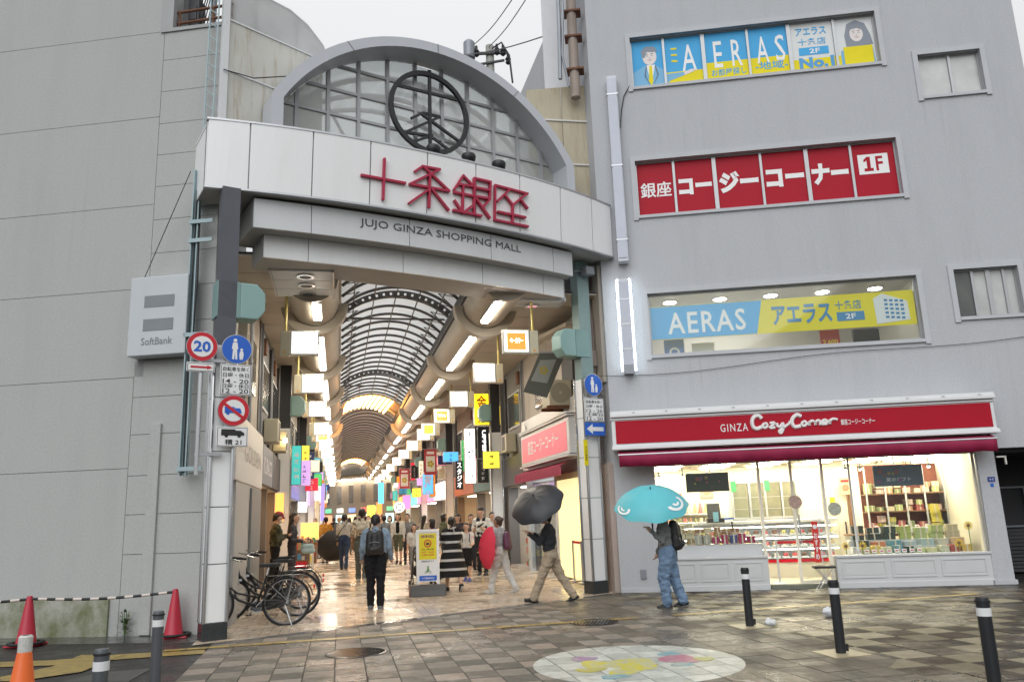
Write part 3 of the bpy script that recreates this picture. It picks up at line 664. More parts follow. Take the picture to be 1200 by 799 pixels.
# --- 2nd floor: lit office behind glass with a long banner
b = MB(); f = .04
b.box(1.0,6.80,.10,.16,5.08,5.08+f); b.box(1.0,6.80,.10,.16,6.50-f,6.50); b.box(1.0,1.0+f,.10,.16,5.08+f,6.50-f); b.box(6.80-f,6.80,.10,.16,5.08+f,6.50-f)
W2 = b.build('window', M_frame, B); pane(W2, 1.04, 6.76, 5.12, 6.46, M_glass, .125)
M_room = mat('office_wall', (.62,.60,.55), .7, var=.05)
b = MB(); b.box(.3,9.4,4.2,4.3,3.9,6.8); b.box(.3,9.4,TH,4.3,3.8,3.9); b.box(.3,.4,TH,4.2,3.9,6.8); b.box(7.1,7.2,TH,4.2,3.9,6.8); b.build('office_interior', M_room, B)
b = MB(); b.box(.4,7.1,TH,4.2,6.66,6.72); b.build('office_ceiling', M_offwhite, B)
t = thing_in(FC, 'window_banner', 'long blue and yellow estate agent banner behind the second floor window', 'banner')
b = MB(); b.box(1.05,6.75,.155,.165,5.45,6.22); b.build('cloth', M_yellow, t)
b = MB(); b.prism_xz([(1.03,5.46),(3.36,5.46),(3.52,6.21),(1.03,6.21)], .149, .153); b.build('blue_field', M_sky, t)
text('AERAS', 1.42,3.14,5.56,6.06,.146, M_signwhite, t, bold=.015, spacing=1.15)
mb_ = mat('banner_blue', (.03,.22,.45), .5, var=0)
text('アエラス', 3.72,5.0,5.62,6.06,.146, mb_, t, bold=.03); text('十条店', 5.08,5.64,5.88,6.08,.146, mb_, t, bold=.008)
b = MB(); b.box(5.10,5.68,.149,.153,5.62,5.82); b.build('blue_label', mb_, t); text('2F', 5.28,5.50,5.66,5.78,.146, M_signwhite, t, bold=.02)
mw = mat('banner_white', (.72,.74,.74), .5, var=0)
b = MB(); b.prism_xz([(5.92,5.50),(6.62,5.56),(6.60,5.98),(6.10,6.18),(5.90,6.08)], .149, .153); ob = b.build('printed_block', mw, t)
for i in range(5):
    for j in range(4):
        x = 6.12+.11*j; z = 5.62+.095*i-.012*j
        b = MB(); b.box(x,x+.07,.144,.147,z,z+.05); b.build('printed_window', mb_, ob)
lamp_m = emis('downlight_glow', (1,.96,.88), 30)
for i, x in enumerate((1.6,2.8,4.0,5.2,6.4)):
    t = thing_in(FC, 'ceiling_downlight', 'round lit downlight in the office ceiling behind the banner', 'downlight', x=x, y=1.5, z=6.64, group='office downlights')
    b = MB(); b.lathe([(.15,-.01),(.15,.02)], n=16); b.build('lens', lamp_m, t); b = MB(); b.lathe([(.19,.0),(.19,.02),(.15,.02)], n=16); b.build('rim', M_white, t)
t = thing_in(FC, 'office_fill_panel', 'added flat light panel deep inside the second floor office', 'ceiling light', x=3.0, y=3.0, z=6.62)  # panel added to help light the office
b = MB(); b.box(-1.2,1.2,-.3,.3,-.02,.03); b.build('diffuser', emis('office_fill_glow', (1,.96,.88), 9), t)
for x, w, h, col, lab in [(1.55,.45,.62,(.04,.16,.5),'blue poster leaning in the office window under the banner'),(2.2,.5,.5,(.6,.6,.58),'small white notice standing in the office window'),(5.0,.42,.62,(.5,.05,.03),'red price poster standing in the office window')]:
    t = thing_in(FC, 'window_poster', lab, 'poster', x=x, y=.55, z=5.0)
    b = MB(); b.box(-w/2,w/2,0,.02,-.1,h-.1); b.build('sheet', mat('poster_%d'%int(x*10), col, .5), t)
    if x > 4: text('2,600', -.16,.16,.16,.30,-.004, M_yellow, t, bold=.02)
    elif x < 2: b = MB(); b.ring((0,.22),.07,.12,-.006,0,20); b.build('ring_mark', M_signwhite, t)
t = thing_in(FC, 'office_chair', 'dark office chair seen through the second floor window beside the red poster', 'chair', x=6.0, y=1.3, z=3.9)
b = MB(); b.box(-.3,.3,-.05,.08,1.0,1.75); b.build('backrest', M_darkmetal, t, bevel=.05); b = MB(); b.box(-.3,.3,-.5,.05,.75,.85); b.cyl((0,-.2,0),(0,-.2,.75),.04); b.build('seat', M_darkmetal, t)

# --- light strips on the facade
for (xx, z0, z1, lab, lit) in [(.52,7.25,11.9,'tall unlit white light strip fixed to the lilac grey facade',0),(.48,4.70,6.84,'shorter lit light strip with a glowing outline below the tall one',1)]:
    t = thing_in(FC, 'light_strip', lab, 'light strip', x=xx, y=-.02)
    b = MB(); b.box(-.12,.12,-.22,0,z0,z1); b.build('housing', mat('strip_housing', (.60,.62,.68), .45, var=.05), t, bevel=.01)
    b = MB(); b.box(-.10,.10,-.235,-.222,z0+.08,z1-.08); b.build('cover', mat('strip_cover', (.50,.53,.62), .35), t)
    for z in (z0+.5, (z0+z1)/2, z1-.5):
        b = MB(); b.box(-.13,.13,-.24,-.05,z,z+.03); b.build('bracket', M_alu, t)
    if lit:
        b = MB()
        for x in (-.15,.15): b.cyl((x,-.2,z0+.02),(x,-.2,z1-.02),.018,n=8)
        b.cyl((-.15,-.2,z1-.02),(.15,-.2,z1-.02),.018,n=8); b.build('glowing_tube', emis('tube_outline_glow', (.86,.96,1), 9), t)
        b = MB(); b.box(-.11,.11,-.24,-.2,z0-.04,z0+.16); b.build('end_cap', M_greymetal, t)
# drooping wire along the facade
w = MB(); pts = []
for i in range(40):
    s = i/39; pts.append(FC.wor(-.2+9.9*s, -.03, 4.68+.42*s**1.6-.06*sin(pi*s*3)))
tag(w.build('facade_wire', M_black), 'thin black wire drooping along the facade above the red shop sign', 'wire') if w.tube(pts, .006, 5) else None
w = MB(); w.tube([FC.wor(.95,-.03,11.7), FC.wor(.80,-.03,11.45), FC.wor(.72,-.03,11.1), FC.wor(.66,-.1,10.6)], .012, 5)
tag(w.build('window_cable', M_black), 'short dark cable hanging from the corner of the top window', 'cable')

# ================================================================== CAKE SHOP FRONT
S = thing_in(FC, 'shop_signboard', 'long red shop signboard in a white moulded frame over the cake shop', 'sign', y=-.02)
b = MB(); b.box(.02,7.76,-.42,.0,3.02,3.72); b.build('box', M_white, S, bevel=.01)
for z0, z1, y in ((3.68,3.75,-.50),(3.75,3.81,-.46),(3.62,3.66,-.45),(3.03,3.07,-.46),(2.98,3.03,-.49)):
    b = MB(); b.box(.0,7.79,y,-.1,z0,z1); b.build('moulding', M_white, S, bevel=.008)
b = MB(); b.box(.10,7.69,-.432,-.421,3.11,3.60); b.build('red_panel', M_red, S)
(gx0, gz1), (gx1, gz0) = FC.px(843.8,497,-.46), FC.px(877,504.5,-.46); text('GINZA', gx0,gx1,gz0,gz1,-.437, M_signwhite, S, bold=.004, spacing=1.25)
(gx0, gz1), (gx1, gz0) = FC.px(985,491,-.46), FC.px(1026,496,-.46); text('銀座コージーコーナー', gx0,gx1,gz0,gz1,-.437, M_signwhite, S, bold=.012)
def zz(x, y): return FC.px(820+x/4.615, 460+y/4.615, -.46)
strokes = [[(335,140),(318,125),(295,130),(283,155),(290,185),(310,195),(335,185)], [(352,165),(340,178),(350,190),(365,182),(362,168),(352,165)],
 [(378,165),(405,163),(380,190),(408,188)], [(418,163),(420,180),(435,183),(450,165),(452,195),(440,218),(430,208),(455,188),(485,165),(485,152)],
 [(548,128),(525,120),(502,140),(500,165),(515,185),(545,180)], [(560,155),(552,170),(562,180),(578,170),(572,157),(560,155)], [(592,155),(594,178),(594,162),(608,152),(618,156)],
 [(625,152),(627,175),(627,160),(640,150),(650,155),(652,175)], [(665,165),(688,158),(680,147),(665,153),(665,170),(690,168)], [(702,145),(704,170),(704,155),(720,142),(745,145)]]
def spline(pts, n=5):
    out = []; P = [pts[0]]+pts+[pts[-1]]
    for i in range(1, len(P)-2):
        for k in range(n):
            t_ = k/n; p0,p1,p2,p3 = P[i-1],P[i],P[i+1],P[i+2]
            out.append(tuple(.5*((2*p1[d])+(-p0[d]+p2[d])*t_+(2*p0[d]-5*p1[d]+4*p2[d]-p3[d])*t_*t_+(-p0[d]+3*p1[d]-3*p2[d]+p3[d])*t_**3) for d in range(len(p1))))
    out.append(pts[-1]); return out
for i, st in enumerate(strokes):
    pts = spline([(zz(*p)[0], -.44, zz(*p)[1]) for p in st]); b = MB(); b.tube(pts, .042 if i in (0,4) else .029, 6); b.build('letter', M_signwhite, S, smooth=True)
for q in range(11):
    x = .5+q*.7; b = MB(); b.cyl((x,-.475,3.75),(x,-.475,3.77),.03,n=8); b.build('screw', M_alu, S)
# awning
AW = thing_in(FC, 'shop_awning', 'crimson rolled fabric awning below the red shop signboard', 'awning', y=-.02)
M_awn = mat('crimson_canvas', (.28,.008,.055), .7, var=.12, scale=4, bump=.2, bscale=200)
b = MB(); n = 60
vs = []
for i in range(n+1):
    x = .14+7.48*i/n; w = .008*sin(i*2.1)+.006*sin(i*.9)
    vs += [(x,-.30,2.97),(x,-.62+w*.3,2.87),(x,-.64+w,2.83),(x,-.63+w*2,2.61+w*.8)]
b.add(vs, [(i*4+k, i*4+k+1, i*4+5+k, i*4+4+k) for i in range(n) for k in range(3)]); o = b.build('canvas', M_awn, AW, smooth=True); sd_ = o.modifiers.new('s','SOLIDIFY'); sd_.thickness = .012
b = MB(); b.cyl((.12,-.62,2.86),(7.64,-.62,2.86),.022,n=8); b.build('front_bar', M_alu, AW)
for x in (.14,7.62):
    b = MB(); b.prism_yz([(-.30,2.99),(-.64,2.86),(-.30,2.86)], x-.01, x+.01); b.build('end_cap', M_awn, AW)
for x in (1.2,6.8):
    b = MB(); b.bar((x,-.60,2.86),(x,-.05,2.72),.03); b.build('arm', M_alu, AW)

# ================================================================== CAKE SHOP: front, room and goods (in the facade frame)
M_shopw = mat('white_wood_panel', (.56,.57,.58), .45, var=.05)
M_room2 = mat('shop_cream_wall', (.74,.69,.56), .6, var=.04)
M_shopfill = emis('shop_fill_glow', (1,.90,.66), 58)
F = thing_in(FC, 'cake_shop', 'white panelled shop front with two display windows and a wide doorway', 'shop')
def wainscot(x0, x1, ztop, n, y=-.10):
    b = MB(); b.box(x0,x1,y,.28,.0,ztop); b.box(x0-.01,x1+.01,y-.03,.0,ztop-.03,ztop+.015); b.box(x0,x1,y-.02,.0,.0,.12); w = b.build('wainscot', M_shopw, F, bevel=.006)
    for i in range(n):
        a = x0+.10+(x1-x0-.10)*i/n; c = x0+(x1-x0-.10)*(i+1)/n; m = MB(); h0, h1, f = .20, ztop-.10, .03
        m.box(a,c,y-.014,y,h0,h0+f); m.box(a,c,y-.014,y,h1-f,h1); m.box(a,a+f,y-.014,y,h0+f,h1-f); m.box(c-f,c,y-.014,y,h0+f,h1-f); m.build('panel_moulding', M_shopw, w)
        m = MB(); m.box(a+.06,c-.06,y-.008,y,h0+.06,h1-.06); m.build('panel_field', M_shopw, w)
wainscot(.90, 3.06, .68, 3); wainscot(4.42, 7.40, .64, 3)
b = MB(); b.box(.90,3.02,.12,.40,.68,.93); b.build('display_ledge', M_shopw, F)
for x, w in ((3.06,.055),(4.36,.055),(7.38,.06)):
    b = MB(); b.box(x-w/2,x+w/2,.02,.14,.0 if x != 7.38 else .64,2.70); b.build('post', mat('cream_frame', (.82,.78,.66), .35), F)
b = MB(); b.box(.88,7.42,.0,.16,2.62,2.70); b.box(4.9,4.94,.06,.10,.64,2.62); b.build('head_rail', M_shopw, F)
for (x0,x1,z0) in ((.90,3.02,.93),(4.40,7.34,.66)):
    b = MB(); b.box(x0,x1,.07,.078,z0,2.62); b.build('glass_pane', M_glass, F)
b = MB(); b.box(3.74,4.30,.16,.168,.12,2.60); dr = b.build('sliding_door', M_glass, F)
b = MB(); b.box(3.72,3.78,.155,.175,.10,2.62); b.box(3.78,4.30,.155,.175,.10,.16); b.build('door_frame', mat('cream_frame', (.82,.78,.66), .35), dr); b = MB(); b.box(3.80,3.83,.10,.15,.9,1.5); b.build('handle', M_chrome, dr)
b = MB(); b.box(3.10,4.34,-.06,.35,.0,.09); b.box(3.10,4.34,-.02,.0,.09,.105); b.build('door_step', mat('step_green_grey', (.16,.17,.13), .35, var=.1), F)
b = MB(); b.prism_xz([(7.40,0),(7.78,0),(7.76,2.70),(7.42,2.70)], -.10, .28); b.build('corner_pier', M_fac, F); b = MB(); b.box(7.36,7.82,-.12,.28,0,.10); b.build('pier_foot', M_fac, F)
for i in range(46):
    b = MB(); b.box(7.385,7.405,-.08,.16,.68+i*.042,.70+i*.042+.012); b.build('shutter_slat', M_alu, F)
b = MB(); b.box(7.56,7.70,-.112,-.10,2.02,2.12); pl = b.build('address_plate', mat('plate_blue', (.02,.05,.25), .4), F); text('4-5', 7.59,7.67,2.05,2.09,-.115, M_signwhite, pl); b = MB(); b.box(7.60,7.66,-.108,-.10,1.92,1.99); b.build('small_plate', M_blue, pl)
b = MB(); b.box(.43,.55,-.03,0,.28,.48); b.build('socket_box', M_greymetal, F, bevel=.01); b = MB(); b.box(.30,.42,-.02,0,1.62,1.72); b.build('meter_plate', M_greymetal, F)
b = MB(); b.box(.02,.90,-.03,0,.0,.10); b.build('skirting', M_facw, F)
b = MB(); b.box(7.78,7.95,-.16,-.12,2.50,2.53); b.box(7.93,7.96,-.16,-.12,2.36,2.53); b.build('hook_bracket', M_offwhite, F)
# room shell
b = MB(); b.box(.6,7.6,4.4,4.5,0,2.75); b.box(.6,.7,.3,4.4,0,2.75); b.box(7.5,7.6,.3,4.4,0,2.75); b.build('room_wall', M_room2, F)
b = MB(); b.box(.6,7.6,.28,4.5,-.02,.06); b.build('room_floor', mat('shop_floor', (.55,.50,.40), .3, var=.06), F)
b = MB(); b.box(.6,7.6,.16,4.5,2.72,2.80); b.build('room_ceiling', M_room2, F)
for x in (1.3,2.5,3.7,4.9,6.1,7.1):  # added panels that brighten the room, set back from the glass
    for y in (1.5,2.6,3.7):
        t = thing_in(FC, 'shop_fill_panel', 'added flat warm light panel in the cake shop ceiling', 'ceiling light', x=x, y=y, z=2.68, group='added cake shop light panels')
        b = MB(); b.box(-.30,.30,-.14,.14,.0,.03); b.build('diffuser', M_shopfill, t)
for x in (.98,1.5,2.1,4.95,5.25,5.6,5.95,6.3,6.65):
    t = thing_in(FC, 'track_spotlight', 'small white spotlight hanging inside the cake shop window', 'spotlight', x=x, y=.42, z=2.40, group='cake shop spotlights')
    b = MB(); b.cyl((0,0,.0),(0,0,.26),.012,n=6); b.build('stem', M_shopw, t); b = MB(); b.lathe([(.025,.06),(.045,.0)], n=10); b.build('shade', M_shopw, t, smooth=True); b = MB(); b.ell((0,0,-.005),(.03,.03,.02),8,6); b.build('bulb', emis('spot_bulb_glow', (1,.9,.7), 60), t)
# banners hanging in the windows
for (p, q, col, lab, ln) in [((803,555),(855,575),(.035,.05,.025),'dark green seasonal banner hanging in the left shop window',None),((1022,546),(1083,568),(.10,.14,.18),'slate blue banner with small flowers in the right shop window','夏のギフト')]:
    x0, z1 = FC.px(*p, .25); x1, z0 = FC.px(*q, .25)
    t = thing_in(FC, 'hanging_banner', lab, 'banner', x=x0, y=.25, z=z0)
    b = MB(); b.box(0,x1-x0,0,.015,0,z1-z0); b.build('cloth', mat('banner_%d'%int(x0*10), col, .7, var=.3, scale=6), t)
    for k in range(7):
        xx = R.uniform(.08,(x1-x0)-.1); b = MB(); b.disc((xx, R.uniform(.05,z1-z0-.05)),R.uniform(.02,.05),-.004,-.001,10); b.build('printed_flower', mat('fl_%d'%(k%3), [(.3,.08,.05),(.35,.28,.05),(.2,.1,.2)][k%3], .6), t)
    if ln: text(ln, .25,x1-x0-.25,.10,.18,-.003, M_signwhite, t)
    for xx in (.05,x1-x0-.05): b = MB(); b.cyl((xx,.008,z1-z0),(xx,.008,2.70-z0),.004,n=5); b.build('cord', M_offwhite, t)
# cake showcase with lit shelves
t = thing_in(FC, 'cake_showcase', 'long white cake showcase with glass front and lit shelves facing the shop door', 'showcase', x=1.2, y=2.1)
b = MB(); b.box(0,3.9,0,.8,.06,.46); b.build('base', M_room2, t); b = MB(); b.box(0,3.9,.02,.8,1.30,1.36); b.build('top', M_shopw, t)
for z in (.48,.74,1.0):
    b = MB(); b.box(.02,3.88,.06,.76,z,z+.015); b.build('shelf', M_shopw, t); b = MB(); b.box(.05,3.85,.04,.06,z+.20,z+.225); b.build('shelf_light', emis('showcase_glow', (1,.93,.8), 16), t)
b = MB(); b.box(0,3.9,.0,.008,.46,1.30); b.build('front_glass', M_glass, t); b = MB(); b.box(0,3.9,-.012,-.002,.40,.47); b.build('red_band', M_red, t); b = MB(); b.box(0,3.9,.76,.8,.46,1.3); b.build('back', M_shopw, t)
cakecols = [(.62,.42,.22),(.55,.10,.10),(.72,.66,.55),(.20,.09,.05),(.62,.55,.18),(.5,.25,.3)]
cm_ = [mat('cake_%d'%i, c, .5, var=.2, scale=20) for i, c in enumerate(cakecols)]
for z in (.495,.755,1.015):
    for i in range(18):
        x = 1.25+.1+i*.21; m = cm_[R.randrange(6)]
        o = MB(); o.box(-.08,.08,-.07,.07,0,.035); o.mat(1); r_ = R.uniform(.05,.075); o.lathe([(r_,.035),(r_,.09),(r_*.6,.11)], n=10)
        tag(o.build('cake', [M_signwhite, m], None, loc=FC.wor(x, 2.3, z), rot=(0,0,FC.a)), 'small cake on a tray inside the lit showcase', 'cake', 'cakes in the lit showcase')
# back cabinet windows behind the counter
t = thing_in(FC, 'kitchen_window', 'pair of sliding kitchen windows with green stickers behind the showcase', 'window', x=3.05, y=4.30)
b = MB(); b.box(-.05,1.65,0,.08,1.35,1.42); b.box(-.05,1.65,0,.08,2.30,2.36)
for x in (-.05,.40,.80,1.22,1.60): b.box(x,x+.05,0,.08,1.42,2.30)
b.build('frame', M_alu, t)
for x in (.0,.45,.85,1.27):
    b = MB(); b.box(x,x+.36,.03,.045,1.42,2.30); b.build('pane', mat('kitchen_dim', (.16,.16,.11), .3, var=.4, scale=4), t)
for x in (-.04,.82): b = MB(); b.box(x,x+.13,-.01,0,2.08,2.36); b.build('sticker', mat('sticker_green', (.03,.22,.08), .5), t)
for z in (1.62,1.92): b = MB(); b.box(0,1.6,.02,.03,z,z+.012); b.build('rail', M_alu, t)
# staff door
t = thing_in(FC, 'staff_door', 'cream staff door with dark lever handle standing ajar in the shop', 'door', x=5.0, y=3.2)
b = MB(); b.box(0,.62,0,.05,.1,2.1); b.build('leaf', M_room2, t, bevel=.01); b = MB(); b.cyl((.52,-.05,.95),(.52,-.05,1.25),.02,n=8); b.build('handle', M_black, t); b = MB(); b.box(.66,.76,0,.3,.1,2.3); b.build('dark_edge', M_wood, t); b = MB(); b.box(.22,.34,-.006,0,1.72,1.84); b.build('notice', M_yellow, t)
# waste bin / counter
t = thing_in(FC, 'paper_bin', 'tall beige bin below the staff door in the shop', 'bin', x=5.35, y=1.9)
b = MB(); b.lathe([(.16,.06),(.21,.95),(.22,.97)], n=16); b.build('tub', mat('bin_beige', (.45,.40,.31), .6), t, smooth=True); b = MB(); b.lathe([(.225,.97),(.22,1.0),(.08,1.01)], n=16); b.build('rim', M_wood, t)
# shelves with gift boxes on the right back wall
M_brick = mat('red_brick_paper', (.22,.07,.045), .8, var=.35, scale=9)
t = thing_in(FC, 'gift_shelf', 'tall gift shelf with brick red back panel and white uprights', 'shelf', x=5.75, y=2.0)
b = MB(); b.box(0,1.75,.42,.46,.9,2.55); b.build('back_panel', M_brick, t)
for z in (1.08,1.45,1.85): b = MB(); b.box(0,1.75,0,.42,z,z+.03); b.build('board', M_wood if z > 1.2 else M_shopw, t)
for x in (0,.42,.86,1.28,1.71): b = MB(); b.box(x,x+.03,-.01,.03,.9,2.5); b.build('upright', M_shopw, t)
b = MB(); b.box(-.02,1.78,-.12,.0,.98,1.08); b.build('counter_lip', M_shopw, t)
gcol = [(.70,.62,.42),(.70,.60,.10),(.62,.30,.18),(.45,.50,.22),(.72,.66,.50),(.55,.15,.15),(.30,.36,.16),(.66,.45,.40)]
gm_ = [mat('gift_%d'%i, c, .45, var=.12, scale=18) for i, c in enumerate(gcol)]
M_rib = mat('ribbon_pale', (.68,.60,.44), .4)
def giftbox(x, y, z, w, d, h, m, label, group, turn=0.0, lid=None):
    w *= R.uniform(.72,1.0); h *= R.uniform(.75,1.25); x += R.uniform(-.012,.012); y += R.uniform(-.03,.03); turn *= 1.8
    t = thing('gift_box', label, 'gift box', FC.wor(x, y, z), FC.a+turn, group)
    b = MB(); b.box(-w/2,w/2,-d/2,d/2,0,h*.78); b.build('carton', m, t); b = MB(); b.box(-w/2-.004,w/2+.004,-d/2-.004,d/2+.004,h*.78,h); b.build('lid', lid or m, t)
    b = MB(); b.box(-.015,.015,-d/2-.007,-d/2-.004,0,h); b.box(-.015,.015,-d/2-.006,d/2+.006,h,h+.004); b.build('ribbon', M_rib, t); return t
for z in (1.11,1.48,1.88):
    for i in range(8):
        x = 5.86+i*.21
        for k in range(R.choice((1,1,2))):
            giftbox(x, 2.18, z+.125*k, .17, .2, .12, R.choice(gm_), 'small wrapped gift box on the brick red shelf', 'gift boxes on the brick red shelf', R.uniform(-.15,.15))
for k in range(5): giftbox(7.2, 2.02, 1.11+.10*k, .22, .2, .095, gm_[1], 'bright yellow gift tin in the stack at the right shelf end', 'stacked yellow gift tins')
# tiered display at the right window
t = thing_in(FC, 'display_steps', 'white stepped display stand behind the right shop window', 'display stand', x=4.95, y=.30)
for k in range(3): b = MB(); b.box(0,2.35,.02+.26*k,.28+.26*k,.06,.64+.13*k); b.build('step', M_shopw, t)
rows = [(0,.64,[(.55,.55,.35),(.7,.5,.1),(.6,.6,.3),(.15,.30,.36),(.03,.045,.035),(.55,.58,.25),(.6,.6,.3),(.55,.55,.40),(.40,.08,.07),(.65,.40,.1)]),(1,.77,[(.03,.045,.035),(.55,.20,.10),(.15,.32,.36),(.45,.52,.55),(.40,.50,.52),(.6,.6,.5),(.65,.45,.3)]),(2,.90,[(.03,.05,.04),(.03,.05,.04),(.03,.05,.04),(.40,.45,.12),(.42,.48,.20),(.42,.48,.20),(.55,.5,.35)])]
for k, z, cols in rows:
    n = len(cols)
    for i, c in enumerate(cols):
        w = 2.25/n*.86; m = mat('display_%d_%d_%d'%tuple(int(v*100) for v in c), c, .4, var=.2, scale=14)
        for q in range(2 if k == 2 else 1):
            dk = c[0] < .05
            giftbox(5.02+2.25*(i+.5)/n, .30+.15+.26*k, z+.14*q*(1 if dk else .9), w, .18, R.uniform(.10,.2) if k == 0 else .13, m, 'dark green boxed sweets on the stepped display' if dk else 'pastel boxed sweets on the stepped window display', 'dark sweet boxes in the right window' if dk else 'pastel sweet boxes in the right window', R.uniform(-.08,.08))
# price cards and posters
for i in range(16):
    zc, yc, xc = ((.66,.30,5.0+.15*i) if i < 9 else (1.09,1.98,5.9+.22*(i-9)))
    t = thing_in(FC, 'price_card', 'small white price card in front of the boxed sweets' if i < 9 else 'small white price card on the edge of the brick red shelf', 'price card', x=xc, y=yc, z=zc, group='price cards in the window' if i < 9 else 'price cards on the shelf')
    b = MB(); b.prism_yz([(0,0),(.004,0),(.034,.07),(.03,.07)], -.045, .045); b.build('card', M_signwhite, t); b = MB(); b.prism_yz([(.008,.025),(.0085,.025),(.018,.047),(.0175,.047)], -.03, .03); b.build('price_mark', M_signred, t, loc=(0,-.006,.002))
for i, (x, z, w, h, col, lab) in enumerate([(1.25,1.75,.55,.40,(.62,.55,.42),'beige menu poster on the back wall of the cake shop'),(2.2,1.95,.35,.45,(.55,.25,.22),'salmon cake poster on the back wall of the cake shop'),(5.45,1.9,.30,.42,(.62,.58,.30),'pale yellow poster beside the staff door')]):
    t = thing_in(FC, 'wall_poster', lab, 'poster', x=x, y=4.36 if i < 2 else 3.1, z=z); b = MB(); b.box(0,w,0,.01,0,h); b.build('sheet', mat('wallposter_%d'%i, col, .5, var=.3, scale=9), t); b = MB(); b.box(w*.15,w*.85,-.004,-.001,h*.7,h*.85); b.build('heading', M_signred, t); b = MB(); b.disc((w*.5,h*.38),h*.2,-.004,-.001,16); b.build('picture', mat('wallposter_pic_%d'%i, (.45,.2,.12), .5, var=.5, scale=16), t)
t = thing_in(FC, 'baker_shelf', 'white wall shelf with jars and bottles behind the left shop counter', 'shelf', x=.85, y=4.15, z=1.15)
for z in (0,.38): b = MB(); b.box(0,1.9,0,.22,z,z+.03); b.build('board', M_shopw, t)
b = MB(); 
for i in range(26): b.mat(R.randrange(4)); r_ = R.uniform(.025,.05); b.lathe([(r_,0),(r_,R.uniform(.12,.26)),(r_*.5,.27)], (.06+(i%13)*.14,.1,.03+.38*(i//13)), 8)
stuff(b.build('jars', [gm_[0], gm_[2], gm_[5], gm_[6]], t))
# sunflowers / pinwheels
for i, (x, z) in enumerate([(4.72,.66),(5.05,.66),(7.18,.66),(6.95,.66)]):
    t = thing_in(FC, 'paper_sunflower', 'yellow paper sunflower standing in the right shop window', 'paper flower', x=x, y=.22, z=z, group='paper sunflowers in the shop window')
    h = .16 if i != 2 else .50
    b = MB(); b.cyl((0,0,0),(0,0,h),.008,n=5); b.build('stem', mat('stem_green', (.10,.22,.05), .6), t)
    b = MB()
    for k in range(9):
        a = 2*pi*k/9; b.prism_xz([(.02*cos(a-.5),h+.02*sin(a-.5)),(.085*cos(a-.18),h+.085*sin(a-.18)),(.085*cos(a+.18),h+.085*sin(a+.18)),(.02*cos(a+.5),h+.02*sin(a+.5))],-.004,.004)
    b.build('petals', mat('petal_yellow', (.75,.50,.02), .5), t); b = MB(); b.disc((0,h),.035,-.012,.012,14); b.build('heart', M_wood, t)
# left window goods: box stacks, ribboned jars and a register
cart = [mat('carton_%d'%i, c, .6, var=.15, scale=8) for i, c in enumerate([(.55,.42,.20),(.42,.28,.12),(.62,.55,.35),(.30,.16,.07)])]
for i in range(9):
    for k in range(4 if i < 4 else 3):
        giftbox(1.0+i*.19, .50, .96+.105*k, .17, .2, .10, R.choice(cart), 'kraft brown cookie box stacked in the left shop window', 'cookie boxes in the left shop window', R.uniform(-.1,.1))
for i, c in enumerate([(.4,.4,.36),(.4,.4,.36),(.38,.01,.09),(.38,.01,.09),(.03,.06,.22),(.38,.01,.09),(.32,.01,.08)]):
    giftbox(1.70+i*.185, .24, .95, .165, .15, .17, mat('bag_%d_%d'%(int(c[0]*100), int(c[2]*100)), c, .4, var=.1), 'crimson ribboned gift pouch on the left window ledge' if c[0] > .3 and c[1] < .1 else ('navy ribboned gift pouch on the left window ledge' if c[2] > .2 and c[0] < .1 else 'grey ribboned gift pouch on the left window ledge'), 'gift pouches on the left window ledge')
t = thing_in(FC, 'cash_register', 'black cash register with card reader and screens on the shop counter', 'cash register', x=2.28, y=1.9, z=1.36)
b = MB(); b.box(-.2,.2,-.15,.15,0,.10); b.build('base', M_black, t, bevel=.01); b = MB(); b.prism_yz([(-.02,.10),(.02,.10),(.10,.42),(.06,.44)], -.17,.13); b.build('screen', M_darkmetal, t); b = MB(); b.box(.18,.40,-.2,-.05,.06,.10); b.build('card_reader', M_blue, t); b = MB(); b.box(-.06,.06,-.18,-.15,.02,.24); b.build('cup', mat('cup_blue', (.2,.45,.6), .4), t)
b = MB(); b.cyl((.42,-.1,-1.3),(.36,-.1,.02),.02,n=8); b.build('stand', M_black, t)
# red sale flag by the door, belt post, stool
t = thing_in(FC, 'sale_flag', 'narrow red vertical sale flag beside the shop doorway', 'flag', x=4.10, y=.06, z=.10)
b = MB(); b.box(-.06,.06,-.01,.0,.42,1.25); b.build('cloth', mat('flag_red', (.62,.03,.02), .6), t); b = MB(); b.cyl((.09,0,0),(.09,0,1.32),.012,n=6); b.build('pole', M_shopw, t); text('お\nす\nす\nめ', -.04,.04,.48,1.02,-.013, M_signwhite, t, bold=.02); b = MB(); b.disc((0,1.14),.045,-.014,-.011,16); b.build('round_badge', M_signwhite, t); b = MB(); b.lathe([(.12,0),(.12,.02),(.02,.03)], (.09,0,0), 14); b.build('foot', M_shopw, t)
t = thing_in(FC, 'door_stanchion', 'thin white barrier post standing in the shop doorway', 'post', x=3.32, y=.25, z=.09)
b = MB(); b.cyl((0,0,0),(0,0,.92),.022,n=10); b.build('post', M_shopw, t); b = MB(); b.lathe([(.13,0),(.13,.015),(.03,.03)], n=16); b.build('base', M_shopw, t); b = MB(); b.box(0,.9,-.003,.003,.82,.87); b.build('red_belt', M_signred, t)
sx_, _ = FC.px(966,670,-.30); c = FC.wor(sx_, -.30); t = thing('folding_stool', 'small black folding stool on thin legs outside the shop door', 'stool', (c.x, c.y, .0), FC.a)
b = MB(); b.box(-.21,.21,-.14,.14,.43,.48); b.build('seat', M_black, t, bevel=.012)
for s in (-1,1):
    b = MB(); b.tube([(-.17,s*.11,.0),(.13,s*.11,.42)], .011, 6); b.build('leg', M_alu, t); b = MB(); b.tube([(.17,s*.12,.0),(-.13,s*.12,.42)], .011, 6); b.build('leg', M_alu, t)
